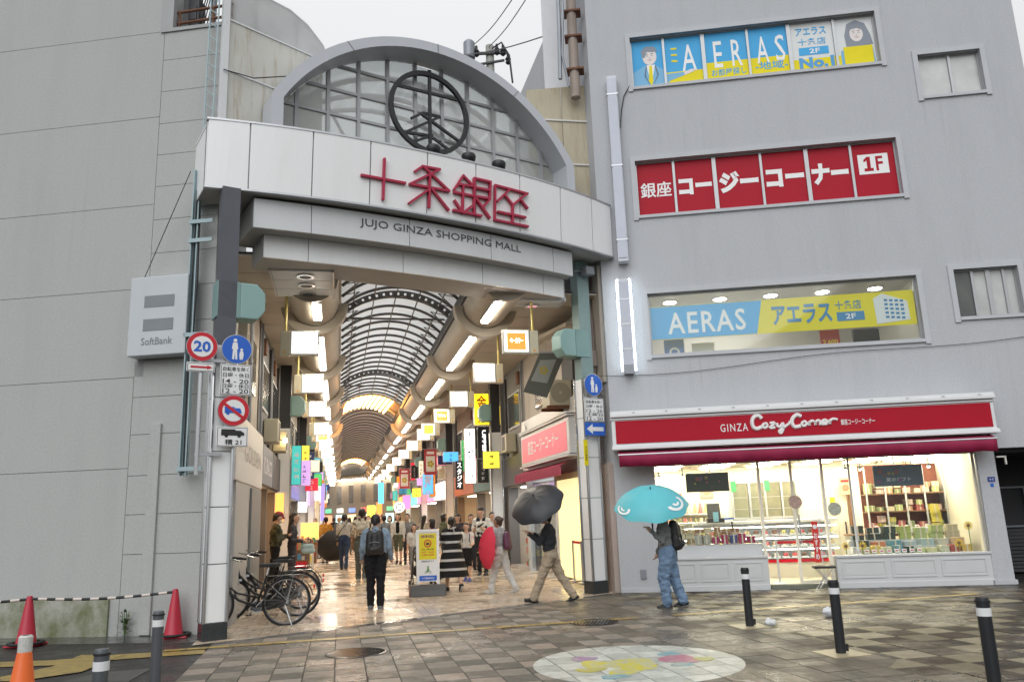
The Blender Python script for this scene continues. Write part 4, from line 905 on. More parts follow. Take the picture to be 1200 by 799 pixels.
b = MB(); b.cyl((-.17,-.11,.02),(-.17,.11,.02),.01,n=6); b.cyl((.17,-.12,.02),(.17,.12,.02),.01,n=6); b.build('crossbar', M_alu, t)
# stickers on the door glass
for i, (px, col, lab) in enumerate([((932,588),(.5,.35,.3),'round floral sticker on the shop door glass'),((978,596),(.65,.6,.5),'small poster with blossoms on the glass post')]):
    x, z = FC.px(*px, .14); t = thing_in(FC, 'door_sticker', lab, 'sticker', x=x, y=.14, z=z)
    b = MB(); b.disc((0,0),.14,0,.004,18); b.build('sheet', mat('stk_%d'%i, col, .5, var=.5, scale=22), t)
# dark passage at the far right under the upper floors
DP = thing_in(FC, 'dark_passage', 'dark open passage with a rolled shutter beside the cake shop', 'passage')
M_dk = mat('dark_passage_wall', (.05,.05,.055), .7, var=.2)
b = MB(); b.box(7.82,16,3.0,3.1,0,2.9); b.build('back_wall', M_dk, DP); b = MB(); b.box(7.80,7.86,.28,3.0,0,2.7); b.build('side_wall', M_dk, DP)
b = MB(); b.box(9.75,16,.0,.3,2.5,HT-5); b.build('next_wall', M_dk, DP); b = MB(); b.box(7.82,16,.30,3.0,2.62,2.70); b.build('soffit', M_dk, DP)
b = MB(); f = .02; b.box(8.55,9.6,2.9,2.98,1.0,1.04); b.box(8.55,9.6,2.9,2.98,1.9,1.94); b.box(8.55,8.59,2.9,2.98,1.04,1.9); b.box(9.56,9.6,2.9,2.98,1.04,1.9); b.build('notice_frame', M_greymetal, DP)
for k in range(12):
    b = MB(); b.box(7.9,9.9,2.2,2.26,.05+k*.08,.11+k*.08); b.build('low_slat', M_dk, DP)

# ================================================================== GATE (frame GT: x along the gate, y into the arcade)
M_fas = stain_wall('fascia_enamel', (.83,.84,.845), (.62,.62,.60), .35, .02, .25, 90, .025)
M_fas2 = stain_wall('band_enamel', (.62,.635,.65), (.46,.46,.45), .45, .02, .32, 90, .03)
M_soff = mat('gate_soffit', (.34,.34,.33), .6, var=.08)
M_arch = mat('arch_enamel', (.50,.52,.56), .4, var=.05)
M_kanji = mat('crimson_letter', (.42,.015,.06), .4, var=.05)
G = thing_in(GT, 'shopping_street_gate', 'white arched gate with curved fascia and red letters across the arcade entrance', 'gate')
def arcT(s): return .10-.57*(1-min(1, abs((s-4.47)/4.47))**2.3)
def arcB(s): return .11-.50*(1-min(1, abs((s-4.47)/4.47))**2.3)
def arc2(s): return .10-.27*(1-((s-4.3)/3.5)**2)
def arc3(s): return .40-.22*(1-((s-4.4)/3.35)**2)
def arc_slab(x0, x1, z0, z1, fb, ft, th, n=5):
    b = MB(); vs = []
    for i in range(n+1):
        s = x0+(x1-x0)*i/n; vs += [(s,fb(s),z0),(s,ft(s),z1),(s,ft(s)+th,z1),(s,fb(s)+th,z0)]
    fs = [(i*4+k, i*4+4+k, i*4+4+(k+1)%4, i*4+(k+1)%4) for i in range(n) for k in range(4)]+[(0,1,2,3),(n*4+3,n*4+2,n*4+1,n*4)]
    return b.add(vs, fs)
def plate(x0, x1, fn, back, z0, z1, n=24):
    b = MB(); pts = [(x0+(x1-x0)*i/n, fn(x0+(x1-x0)*i/n)) for i in range(n+1)]+[(x1,back),(x0,back)]; return b.prism_xy(pts, z0, z1)
seams = [0,.68,1.75,2.81,3.96,5.04,6.12,7.25,8.25,8.95]
for a, c in zip(seams[:-1], seams[1:]): arc_slab(a+.012, c-.012, 7.42, 8.65, arcB, arcT, .06).build('fascia_panel', M_fas, G)
arc_slab(.0, 8.95, 7.43, 8.64, lambda s: arcB(s)+.065, lambda s: arcT(s)+.065, .10, 24).build('fascia_frame', M_alu, G)
arc_slab(-.02, 8.97, 7.385, 7.42, lambda s: arcB(s)-.015, lambda s: arcB(s)-.015, .10, 24).build('fascia_lower_trim', M_alu, G)
arc_slab(-.02, 8.97, 8.65, 8.685, lambda s: arcT(s)-.012, lambda s: arcT(s)-.012, .12, 24).build('fascia_upper_trim', M_alu, G)
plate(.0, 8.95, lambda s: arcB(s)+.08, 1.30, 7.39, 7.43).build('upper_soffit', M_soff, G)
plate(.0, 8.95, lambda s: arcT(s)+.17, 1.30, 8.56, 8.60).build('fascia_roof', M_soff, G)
for x in (0.0, 8.93):
    b = MB(); b.box(x,x+.02,arcT(x)+.06,1.3,7.43,8.64); b.build('end_panel', M_fas, G)
def band(z0, z1, cuts, fn, back, x0, x1):
    ed = [x0]+cuts+[x1]
    for a, c in zip(ed[:-1], ed[1:]): arc_slab(a+.008, c-.008, z0, z1, fn, fn, .05).build('band_panel', M_fas2 if z1 > 7 else M_fas, G)
    plate(x0+.005, x1-.005, lambda s: fn(s)+.03, back, z0+.004, z1-.004).build('band_core', M_soff, G)
band(6.80, 7.335, [1.82,3.70,5.53,7.18], arc2, 1.25, .82, 7.76)
band(6.375, 6.865, [1.88,3.72,5.51,7.10], arc3, 1.2, 1.09, 7.70)
# soffit blocks left and right with downlights, lined up with the arcade
for side, x0, x1, y0, y1, lab in ((0,.50,1.66,1.28,3.12,'grey panelled soffit box with three downlights inside the left of the gate'),(1,5.30,6.72,2.99,3.60,'grey panelled soffit box with one pinkish downlight inside the right of the gate')):
    SB = thing_in(AR, 'soffit_box', lab, 'soffit'); n_ = 3 if side == 0 else 2; cx_ = (x0+x1)/2
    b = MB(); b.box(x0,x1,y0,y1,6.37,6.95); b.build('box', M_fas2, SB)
    b = MB(); b.box(x0-.02,x0+.02,y0,y1+.02,6.33,6.42); b.box(x1-.02,x1+.02,y0,y1+.02,6.33,6.42); b.build('edge_trim', M_alu, SB)
    for k in range(n_):
        ya, yb = y0+(y1-y0)*k/n_, y0+(y1-y0)*(k+1)/n_; b = MB(); b.box(x0+.03,x1-.03,ya+.014,yb-.014,6.345,6.37); p_ = b.build('soffit_panel', M_fas2, SB)
        if side == 1 and k == 0: continue
        b = MB(); b.ring((0,0),.11,.17,-.02,.01,22); b.build('downlight_rim', M_chrome, p_, loc=(cx_+.06,(ya+yb)/2,6.335), rot=(pi/2,0,0))
        b = MB(); b.lathe([(.11,-.004),(.11,.012)], (cx_+.06,(ya+yb)/2,6.33), 16); b.build('downlight_lens', emis('pink_lens', (.8,.35,.4), .8) if side else M_darkmetal, p_)
# red kanji: every stroke a bar standing off the fascia
ST = [(2.63,7.94,3.48,7.93),(3.06,8.33,3.05,7.54),(3.68,8.2,3.83,8.33),(3.83,8.33,4.2,8.34),(4.2,8.34,3.58,7.93),(3.85,8.33,4.41,7.94),(3.58,7.93,4.41,7.94),(3.57,7.55,3.98,7.9),(3.99,8.21,3.98,7.54),(4.04,7.9,4.4,7.55),
(4.72,8.32,4.52,7.99),(4.72,8.32,4.92,8.17),(4.63,8.12,4.93,8.14),(4.52,7.94,4.96,7.94),(4.72,8.11,4.71,7.59),(4.53,7.77,4.67,7.6),(4.51,7.57,5.14,7.56),(4.91,7.72,4.72,7.55),(4.97,8.31,4.97,7.56),(4.97,8.31,5.35,8.31),(5.35,8.31,5.33,7.94),(5.0,8.12,5.34,8.13),(4.98,7.94,5.33,7.95),(5.33,7.94,5.18,7.76),(5.01,7.89,5.33,7.55),
(5.47,8.27,5.46,7.54),(5.47,8.27,6.29,8.26),(5.46,7.54,6.29,7.55),(5.81,8.24,5.52,7.94),(5.69,8.12,5.9,7.94),(6.24,8.24,5.9,7.93),(6.1,8.09,6.28,7.94),(5.9,7.93,5.89,7.57),(5.54,7.72,6.22,7.73)]
def onf(s, z):
    u = (z-7.42)/1.23; return arcB(s)*(1-u)+arcT(s)*u
groups = [(0,2),(2,10),(10,25),(25,34)]
for a, c in groups:
    b = MB()
    for k, (x0,z0,x1,z1) in enumerate(ST[a:c]):
        dx, dz = x1-x0, z1-z0; L = hypot(dx, dz); ux, uz = dx/L, dz/L; px_, pz_ = -uz*.021, ux*.021; e = .015; o_ = .0015*k
        P = [(x0-ux*e+px_, z0-uz*e+pz_),(x1+ux*e+px_, z1+uz*e+pz_),(x1+ux*e-px_, z1+uz*e-pz_),(x0-ux*e-px_, z0-uz*e-pz_)]
        b.add([(x, onf(x,z)-.07-o_, z) for x,z in P]+[(x, onf(x,z)-.012, z) for x,z in P], [(0,1,2,3),(7,6,5,4),(0,4,5,1),(1,5,6,2),(2,6,7,3),(3,7,4,0)])
    b.build('kanji', M_kanji, G)
text('JUJO GINZA SHOPPING MALL', 2.71, 6.28, 7.025, 7.215, 0, mat('charcoal_letter', (.05,.05,.055), .5), G, bold=0, fn=lambda X, Z: (X, arc2(X)-.012, Z))
# arch ring
def arc_pts(R_, cz, half, n=40, zlow=8.55):
    out = [(4.65-half, zlow)]
    a0 = math.acos(half/R_)
    for i in range(n+1):
        a = pi-a0-(pi-2*a0)*i/n; out.append((4.65+R_*cos(a), cz+R_*sin(a)))
    out.append((4.65+half, zlow)); return out
outer = arc_pts(3.99, 7.68, 3.50); inner = arc_pts(3.78, 7.68, 3.28)
def ring_part(i0, i1, y0, y1, name, m):
    b = MB(); o_, n_ = outer[i0:i1+1], inner[i0:i1+1]; N = len(o_); vs = []
    for p, q in zip(o_, n_): vs += [(p[0],y0,p[1]),(q[0],y0,q[1]),(q[0],y1,q[1]),(p[0],y1,p[1])]
    fs = [(i*4+k, i*4+(k+1)%4, i*4+4+(k+1)%4, i*4+4+k) for i in range(N-1) for k in range(4)]+[(0,1,2,3),(N*4-1,N*4-2,N*4-3,N*4-4)]
    b.add(vs, fs); return b.build(name, m, G, smooth=True)
cuts_ = [0,1,11,21,31,41,42]
for a, c in zip(cuts_[:-1], cuts_[1:]): ring_part(a, c, .35, 1.0, 'arch_segment', M_arch)
# dark edge strips at the arch joints and behind
b = MB()
for i in (11,21,31):
    p, q = outer[i], inner[i]; b.bar((p[0],.347,p[1]),(q[0],.347,q[1]),.012,.006)
b.build('arch_joint', M_seam, G)
# glazing grid
def arch_clip(poly):
    for i in range(1, 41, 2):
        a, c = inner[i], inner[i+1]; nx, nz = -(c[1]-a[1]), c[0]-a[0]; L = hypot(nx, nz); nx /= L; nz /= L
        poly = clip(poly, nx, nz, nx*a[0]+nz*a[1]-.03)
        if len(poly) < 3: return []
    return poly
vx = [1.12+.646*k for k in range(12)]; hz = [8.6,9.2,9.75,10.30,10.85,11.4]
GY = .88
M_mull = mat('mullion_grey', (.36,.37,.38), .45, .2, var=.06)
M_pane = glass('hazy_glass', (.86,.89,.90), .16, .08, milk=.38)
gf = MB(); gf.box(4.65-3.24,4.65+3.24,GY,GY+.05,8.60,8.64); grid = gf.build('glazing_frame', M_mull, G)
for x in vx[1:-1]:
    col = arch_clip([(x-.035,8.62),(x+.035,8.62),(x+.035,11.6),(x-.035,11.6)])
    if len(col) >= 3: b = MB(); b.prism_xz(col, GY-.02, GY+.07); b.build('mullion', M_mull, grid)
for z in hz[1:-1]:
    row = arch_clip([(1.0,z-.03),(8.2,z-.03),(8.2,z+.03),(1.0,z+.03)])
    if len(row) >= 3: b = MB(); b.prism_xz(row, GY-.012, GY+.06); b.build('transom', M_mull, grid)
for i in range(len(vx)-1):
    for j in range(len(hz)-1):
        p = arch_clip([(vx[i]+.03,hz[j]+.025),(vx[i+1]-.03,hz[j]+.025),(vx[i+1]-.03,hz[j+1]-.025),(vx[i]+.03,hz[j+1]-.025)])
        if len(p) >= 3: b = MB(); b.prism_xz(p, GY+.018, GY+.026); b.build('pane', M_pane, grid)
# black emblem
b = MB(); ec = (4.62,10.24); b.ring(ec, .855, .95, .70, .78, 40); em = b.build('emblem', M_black, G)
def emb(x, y): return GT.px(430+x/3.87, 30+y/3.87, .75)
b = MB()
for k, (p, q, w) in enumerate([((283,205),(287,560),.10),((140,272),(425,342),.09),((200,422),(255,396),.08),((255,396),(332,414),.08),((332,414),(165,488),.08),((250,402),(425,530),.09),((165,482),(300,500),.08),((195,532),(292,500),.08),((300,508),(385,572),.08)]):
    a, c = emb(*p), emb(*q); b.bar((a[0],.75+.002*k,a[1]),(c[0],.75+.002*k,c[1]),w*.62,w*.62)
b.build('emblem_strokes', M_black, em)
for x in (4.15,4.95,5.68):
    t = thing_in(GT, 'flood_lamp', 'small black floodlight on top of the white fascia aimed at the emblem', 'floodlight', x=x, y=arcT(x)+.14, z=8.69, group='floodlights on the fascia')
    b = MB(); b.lathe([(.06,.0),(.13,.06),(.15,.16),(.13,.20)], n=14); b.build('head', M_black, t, smooth=True); b = MB(); b.box(-.03,.03,-.03,.03,-.02,.05); b.build('bracket', M_black, t)
# translucent entrance vault behind the glazing
M_poly = translucent('polycarbonate', (.90,.91,.91), .68)
M_polyd = translucent('stained_polycarbonate', (.80,.79,.74), .3, (.46,.36,.22))
t = thing_in(GT, 'entrance_vault', 'translucent white barrel vault behind the glazed arch of the gate', 'roof')
N = 14
for i in range(N):
    a0 = radians(12+156*i/N); a1 = radians(12+156*(i+1)/N); R_ = 3.75
    for k, (y0, y1) in enumerate(((1.25,2.1),(2.1,2.9))):
        b = MB(); g = .01; P = [(4.57+R_*cos(a), 7.5+R_*sin(a)) for a in (a0+g, a1-g)]
        b.add([(P[0][0],y0,P[0][1]),(P[1][0],y0,P[1][1]),(P[1][0],y1-.02,P[1][1]),(P[0][0],y1-.02,P[0][1])], [(0,1,2,3)]); b.build('roof_sheet', M_poly, t)
for y in (1.3,2.1,2.85):
    b = MB(); b.tube([(4.57+3.68*cos(radians(12+156*i/24)), y, 7.5+3.68*sin(radians(12+156*i/24))) for i in range(25)], .06, 6); b.build('rib', M_mull, t)
b = MB()
for x in (3.0,6.0): b.bar((x+.9*(1 if x < 4.5 else -1),2.0,8.7),(x-.2,2.0,10.5),.05)
b.build('strut', M_mull, t)
# side screens of the roof
SL = Frame((-5.2,13.6), 47)
t = thing_in(SL, 'roof_screen', 'stained translucent roof screen with curved top and white post left of the arch', 'roof screen')
def screen_part(pts, m, name, y=0): b = MB(); b.prism_xz(pts, y, y+.03); return b.build(name, m, t)
screen_part([(.0,8.3),(2.1,8.3),(2.1,10.1),(.0,10.1)], M_polyd, 'sheet'); screen_part([(.0,10.13),(2.1,10.13),(2.1,11.17),(.0,11.17)], M_polyd, 'sheet')
screen_part([(.0,11.2),(2.3,11.2),(2.09,11.56),(1.71,11.86),(1.3,12.01),(.84,12.03),(.4,12.0),(.0,11.9)], M_poly, 'sheet'); screen_part([(0,11.9),(.4,12.0),(.84,12.03),(.84,13.6),(0,13.6)], M_poly, 'sheet', .1)
b = MB(); b.box(-.12,.0,-.05,.06,8.3,13.6); b.box(0,2.2,-.02,.0,11.17,11.2); b.box(0,2.1,-.02,0,10.1,10.13); b.build('post', M_white, t)
b = MB(); b.tube([(2.3,.02,11.2),(2.09,.02,11.56),(1.71,.02,11.86),(1.3,.02,12.01),(.84,.02,12.03),(.0,.02,11.92)], .03, 6); b.box(.55,.62,.04,.07,11.2,12.0); b.box(1.45,1.52,.04,.07,11.2,11.9); b.build('frame', mat('screen_frame', (.6,.6,.6), .5), t)
b = MB(); b.tube([(-.1,-.08,10.05),(.5,-.1,10.10),(1.3,-.15,10.45)], .012, 5); b.build('cable', M_black, t)
M_ochre = translucent('ochre_sheet', (.64,.58,.45), .25, (.42,.30,.17))
SR = Frame((2.05,18.1), 10)
t = thing_in(SR, 'roof_side_screen', 'weathered ochre roof screen in steel frame right of the arch', 'roof screen')
for z0, z1, top in ((8.3,9.93,None),(9.97,11.08,None),(11.12,12.0,1)):
    for x0, x1 in ((-1.5,-.64),(-.62,.20)):
        b = MB()
        b.prism_xz([(x0,z0),(x1,z0),(x1,z1 if not top else 11.88+.14*(x1+1.5)),(x0,z1 if not top else 11.88+.14*(x0+1.5))], 0, .03); b.build('sheet', M_ochre, t)
b = MB(); b.box(.20,.29,-.04,.05,8.3,12.14); b.box(-1.5,.2,-.03,.0,9.93,9.97); b.box(-1.5,.2,-.03,0,11.08,11.12); b.build('frame', M_offwhite, t)
b = MB(); b.box(.25,.27,.05,1.5,8.3,12.1); b.build('return_sheet', M_ochre, t)
# gate posts
def gate_post(x0, x1, y0, y1, label, upper, pcut):
    t = thing_in(GT, 'gate_post', label, 'pillar')
    b = MB(); b.box(x0-.02,x1+.02,y0-.02,y1+.02,0,.27); b.build('base', mat('black_granite', (.035,.04,.042), .2, var=.3, scale=14), t, bevel=.01)
    z = .27
    for k in range(pcut):
        b = MB(); b.box(x0+.004,x1-.004,y0+.004,y1-.004,z+.006,z+.86); b.build('marble_panel', M_fas, t); z += .87
    b = MB()
    for x in (x0,x1):
        for y in (y0,y1): b.cyl((x,y,.27),(x,y,z),.03,n=8)
    b.build('chrome_edge', M_chrome, t)
    b = MB(); b.box(x0+.02,x1-.02,y0+.02,y1-.02,.27,7.40); b.build('steel_core', upper, t)
    return t
M_colL = mat('slate_blue_steel', (.10,.106,.125), .5, .2, var=.12, scale=2); M_colR = mat('sea_green_steel', (.22,.30,.29), .5, .2, var=.1, scale=2)
gate_post(.24,.58,-.08,.20,'left gate post, white marble panels below slate blue steel', M_colL, 5)
gate_post(8.24,8.60,.60,.90,'right gate post, white marble panels below sea green steel', M_colR, 5)
def cover(fr, x, y, z, sgn, label, group=None, collar=True):
    t = thing_in(fr, 'lamp_cover', label, 'lamp cover', x=x, y=y, z=z, group=group)
    pts = [(0,0),(sgn*.30,.0),(sgn*.42,.16),(sgn*.42,.46),(sgn*.28,.62),(0,.62)]
    b = MB(); b.prism_xz(pts, 0, .36); b.build('hood', M_teal, t, bevel=.02); b = MB(); b.box(min(0,sgn*(-.38 if collar else -.03)),max(0,sgn*(-.38 if collar else -.03)),.0,.36,.0,.62); b.build('collar', mat('cover_collar', (.20,.32,.31), .5, var=.1), t); return t
cover(GT, .62, -.06, 5.10, 1, 'pale teal lamp cover on the left gate post'); cover(GT, 8.12, .60, 5.12, -1, 'pale teal lamp cover on the right gate post')
t = thing_in(GT, 'security_camera', 'small box security camera under the right end of the gate', 'camera', x=8.45, y=.5, z=7.0)
b = MB(); b.box(-.12,.12,-.16,.1,0,.20); b.build('body', M_greymetal, t, bevel=.02); b = MB(); b.cyl((-.15,.0,.1),(-.32,.05,.1),.015,n=6); b.build('arm', M_greymetal, t)
t = thing_in(GT, 'conduit_run', 'bundle of grey conduits and junction boxes beside the right gate post', 'conduit')
b = MB()
for i in range(3): b.tube([(8.76+.06*i,.95,.2),(8.76+.06*i,.95,6.2)], .022, 6)
b.box(8.70,8.92,.88,.95,5.0,5.35); b.box(8.72,8.86,.88,.95,.55,.75); b.build('pipes', mat('pinkish_conduit', (.46,.38,.35), .6), t)
t = thing_in(GT, 'wall_filler', 'narrow pinkish beige panel between the right gate post and the shop wall', 'panel')
b = MB(); b.box(8.74,9.02,1.03,1.12,0,7.3); b.build('board', mat('pinkish_panel', (.44,.36,.32), .7, var=.08), t)
# traffic signs on the left post
def disc_sign(t, x, z, r, y, face, rim=None):
    b = MB(); b.disc((x,z), r, y, y+.02, 36); o = b.build('plate', M_alu, t)
    if rim:
        b = MB(); b.disc((x,z), r*.97, y-.004, y, 36); b.build('rim_colour', rim, o); b = MB(); b.disc((x,z), r*.70, y-.008, y-.004, 36); b.build('face', face, o)
    else: b = MB(); b.disc((x,z), r*.95, y-.004, y, 36); b.build('face', face, o)
    return o
def walkers(t, x, z, y, k=1.0, m=M_signwhite):
    b = MB(); s = k
    b.disc((x-.02*s, z+.145*s), .030*s, y-.004, y, 14); b.prism_xz([(x-.055*s,z+.11*s),(x+.015*s,z+.11*s),(x+.03*s,z+.0*s),(x+.012*s,z-.0*s),(x+.02*s,z-.17*s),(x-.012*s,z-.17*s),(x-.02*s,z-.04*s),(x-.03*s,z-.17*s),(x-.062*s,z-.17*s),(x-.052*s,z+.0*s),(x-.072*s,z+.0*s)], y-.004, y)
    b.disc((x+.085*s, z-.005*s), .022*s, y-.004, y, 12); b.prism_xz([(x+.06*s,z-.03*s),(x+.11*s,z-.03*s),(x+.12*s,z-.09*s),(x+.105*s,z-.17*s),(x+.085*s,z-.17*s),(x+.085*s,z-.10*s),(x+.08*s,z-.17*s),(x+.06*s,z-.17*s),(x+.05*s,z-.09*s)], y-.004, y)
    b.build('walkers', m, t)
def white_plate(t, x0, x1, z0, z1, y, name='plate'):
    b = MB(); b.box(x0,x1,y,y+.015,z0,z1); o = b.build(name, M_signwhite, t, bevel=.008); b = MB(); e = .012; f = .008
    for q in ((x0+e,x1-e,z0+e,z0+e+f),(x0+e,x1-e,z1-e-f,z1-e),(x0+e,x0+e+f,z0+e+f,z1-e-f),(x1-e-f,x1-e,z0+e+f,z1-e-f)): b.box(q[0],q[1],y-.002,y,q[2],q[3])
    b.build('border', M_ink, o); return o
Y = -.22
t = thing_in(GT, 'speed_limit_sign', 'round speed limit 20 sign with red arrow plate on a steel pole', 'road sign')
disc_sign(t, 0.01, 4.53, .24, Y-.02, M_signwhite, M_signred); text('20', -.12,.14,4.44,4.62,Y-.032, M_blue, t, bold=.03)
o = white_plate(t, -.21,.22,4.12,4.27,Y-.02); b = MB(); b.prism_xz([(-.15,4.18),(.10,4.18),(.10,4.16),(.18,4.195),(.10,4.23),(.10,4.21),(-.15,4.21)], Y-.026, Y-.022); b.build('arrow', M_signred, o)
b = MB(); b.cyl((0.02,Y+.05,2.5),(0.02,Y+.05,4.7),.035,n=12); b.build('pole', M_chrome, t)
for z in (2.8,4.3):
    b = MB(); b.box(-.02,.40,Y+.04,Y+.09,z,z+.05); b.build('clamp', M_alu, t)
t = thing_in(GT, 'pedestrian_sign', 'blue round pedestrian sign over a bicycle hours plate on the left gate post', 'road sign')
o = disc_sign(t, .555, 4.53, .245, Y, M_blue); walkers(o, .545, 4.53, Y-.005, 1.0)
o = white_plate(t, .31,.80,3.77,4.28,Y)
for s, z in (('自転車を除く',4.16),('日曜・休日',4.06),('14 - 20',3.96),('日曜・休日',3.88),('12 - 20',3.80)): text(s, .35,.76,z,z+.075,Y-.003, M_ink, o, bold=.012)
b = MB(); b.box(.40,.48,Y+.02,Y+.12,3.9,4.5); b.build('bracket', M_alu, t)
t = thing_in(GT, 'no_trucks_sign', 'round no trucks sign with red rim over a truck plate on the left gate post', 'road sign')
o = disc_sign(t, .54, 3.52, .25, Y, M_signwhite, M_signred)
b = MB(); b.prism_xz([(.40,3.48),(.40,3.58),(.55,3.58),(.55,3.56),(.64,3.56),(.67,3.48)], Y-.013, Y-.009); b.disc((.45,3.475),.026,Y-.013,Y-.009,12); b.disc((.61,3.475),.026,Y-.013,Y-.009,12); b.build('truck', M_blue, o)
b = MB(); b.prism_xz([(.355,3.625),(.385,3.66),(.715,3.415),(.69,3.375)], Y-.018, Y-.014); b.build('slash', M_signred, o)
o = white_plate(t, .29,.78,2.94,3.26,Y)
b = MB(); b.prism_xz([(.36,3.12),(.36,3.22),(.58,3.22),(.58,3.20),(.66,3.20),(.72,3.16),(.72,3.12)], Y-.006, Y-.002); b.disc((.44,3.115),.028,Y-.006,Y-.002,12); b.disc((.64,3.115),.028,Y-.006,Y-.002,12); b.build('truck', M_ink, o); text('積 21', .42,.68,2.97,3.06,Y-.004, M_ink, o, bold=.015)
b = MB(); b.box(.40,.48,Y+.02,Y+.12,3.0,3.6); b.build('bracket', M_alu, t)
Y = .42
t = thing_in(GT, 'pedestrian_sign', 'blue round pedestrian sign over an hours plate on the right gate post', 'road sign')
o = disc_sign(t, 8.40, 4.46, .25, Y, M_blue); walkers(o, 8.39, 4.46, Y-.005, 1.0)
o = white_plate(t, 8.12,8.66,3.64,4.16,Y)
for s, z in (('自転車を除く',4.04),('日曜・休日',3.94),('12 - 20',3.84),('土曜日',3.76),('12 - 20',3.67)): text(s, 8.17,8.61,z,z+.075,Y-.003, M_ink, o, bold=.012)
b = MB(); b.box(8.34,8.46,Y+.02,Y+.17,3.5,4.4); b.build('bracket', M_alu, t)
t = thing_in(GT, 'one_way_sign', 'blue one way sign with white left arrow under the right hours plate', 'road sign')
b = MB(); b.box(8.11,8.66,Y,Y+.015,3.34,3.62); o = b.build('plate', M_blue, t); b = MB(); b.prism_xz([(8.15,3.48),(8.31,3.59),(8.31,3.525),(8.61,3.525),(8.61,3.435),(8.31,3.435),(8.31,3.37)], Y-.005, Y-.001); b.build('arrow', M_signwhite, o)
b = MB(); b.box(8.34,8.46,Y+.015,Y+.17,3.42,3.50); b.build('bracket', M_alu, t)
t = thing_in(GT, 'warning_plate', 'narrow yellow warning plate on the right gate post', 'sign', x=8.16, y=.50, z=2.7)
b = MB(); b.box(-.05,.05,0,.02,0,.55); b.build('plate', M_yellow, t); text('注\n意', -.035,.035,.1,.42,-.003, M_ink, t)
# utility pole far behind the gate
c = at_y(574,62,30); t = thing('utility_pole', 'utility pole top with transformer and black fittings behind the arch', 'utility pole', (c.x, c.y, 0))
b = MB(); b.cyl((0,0,0),(0,0,c.z+.3),.22,.17,n=14); b.build('pole', mat('pole_concrete', (.40,.40,.37), .8), t, smooth=True)
b = MB(); b.bar((-.9,-.2,c.z-.15),(.7,-.2,c.z-.15),.1); b.bar((-.8,-.2,c.z-.7),(.6,-.2,c.z-.5),.08); b.build('cross_arm', M_darkmetal, t)
for x, z in ((-.82,.1),(-.55,-.1),(.3,-.05),(.55,-.1),(.75,-.5)):
    b = MB(); b.lathe([(.04,0),(.12,.08),(.08,.16),(.13,.24),(.06,.36),(.05,.5)], (x,-.2,c.z+z-.2), 10); b.build('insulator', M_darkmetal, t)
b = MB(); b.lathe([(.24,0),(.24,.7),(.15,.8)], (-.85,-.2,c.z-.35), 14); b.build('transformer', M_greymetal, t, smooth=True)
b = MB(); b.tube([(.1,-.3,c.z),(.5,-.4,c.z+.2),(.8,-.4,c.z-.4),(.9,-.3,c.z-1.6)], .04, 6); b.build('jumper_cable', M_black, t)
for k, (p, q, lab) in enumerate([((600,0),(556,52),'power line rising from the pole behind the arch, left one'),((616,0),(572,56),'power line rising from the pole behind the arch, right one'),((660,35),(480,57),'power line running from the rusty pipe to the transformer')]):
    a, e = at_y(*p, 24 if k < 2 else 19.0), at_y(*q, 30); w = MB(); w.tube([a+(e-a)*(i/12)-Vector((0,0,.5*sin(pi*i/12)*(1 if k == 2 else .3))) for i in range(13)], .018, 5); tag(w.build('power_line', M_black), lab, 'power line')

# ================================================================== ARCADE ROOF (frame AR: x across, y along)
M_rib_ = mat('roof_rib', (.10,.10,.10), .5, .3, var=.1)
M_duct = mat('beige_cornice', (.50,.45,.38), .45, var=.06, scale=1.2)
M_ceil = mat('ceiling_board', (.46,.42,.36), .6, var=.06)
M_sheetL = translucent('vault_sheet', (.86,.85,.82), .8)
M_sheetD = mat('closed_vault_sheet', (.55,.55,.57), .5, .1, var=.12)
AX, AZ, HW, VR, VC = 3.28, 7.15, 1.46, 2.21, 5.49
PH0 = math.asin((AZ-VC)/VR)
def vault_pt(a, r, t): f = PH0+(pi-2*PH0)*a/pi; return (AX-r*cos(f), t, VC+r*sin(f))
V = thing_in(AR, 'arcade_roof', 'long ribbed barrel vault with beige rounded cornices over the shopping arcade', 'arcade roof')
TEND = 100
t0 = 3.0; bays = []
tt = t0
while tt < 26.0: bays.append((tt, tt+.95, M_sheetL)); tt += .95
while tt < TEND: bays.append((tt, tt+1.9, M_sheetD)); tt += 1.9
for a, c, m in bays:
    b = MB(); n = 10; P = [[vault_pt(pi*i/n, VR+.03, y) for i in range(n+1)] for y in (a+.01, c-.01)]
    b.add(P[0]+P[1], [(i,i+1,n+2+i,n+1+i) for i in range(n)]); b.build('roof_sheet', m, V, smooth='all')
def rib(t, r, w): 
    b = MB(); b.tube([vault_pt(pi*i/20, r, t) for i in range(21)], w, 5); return b.build('rib', M_rib_, V, smooth='all')
tt = t0
while tt < 26: rib(tt, VR-.025, .042); tt += .95
tt = 28.5
ribm = MB(); ribm.tube([vault_pt(pi*i/14, VR-.03, 0) for i in range(15)], .035, 4); ro = ribm.build('rib', mat('pale_rib', (.14,.14,.15), .5), V, loc=(0,tt,0)); tt += 1.5
while tt < 72: link('rib', ro.data, V, loc=(0,tt,0)); tt += 1.5
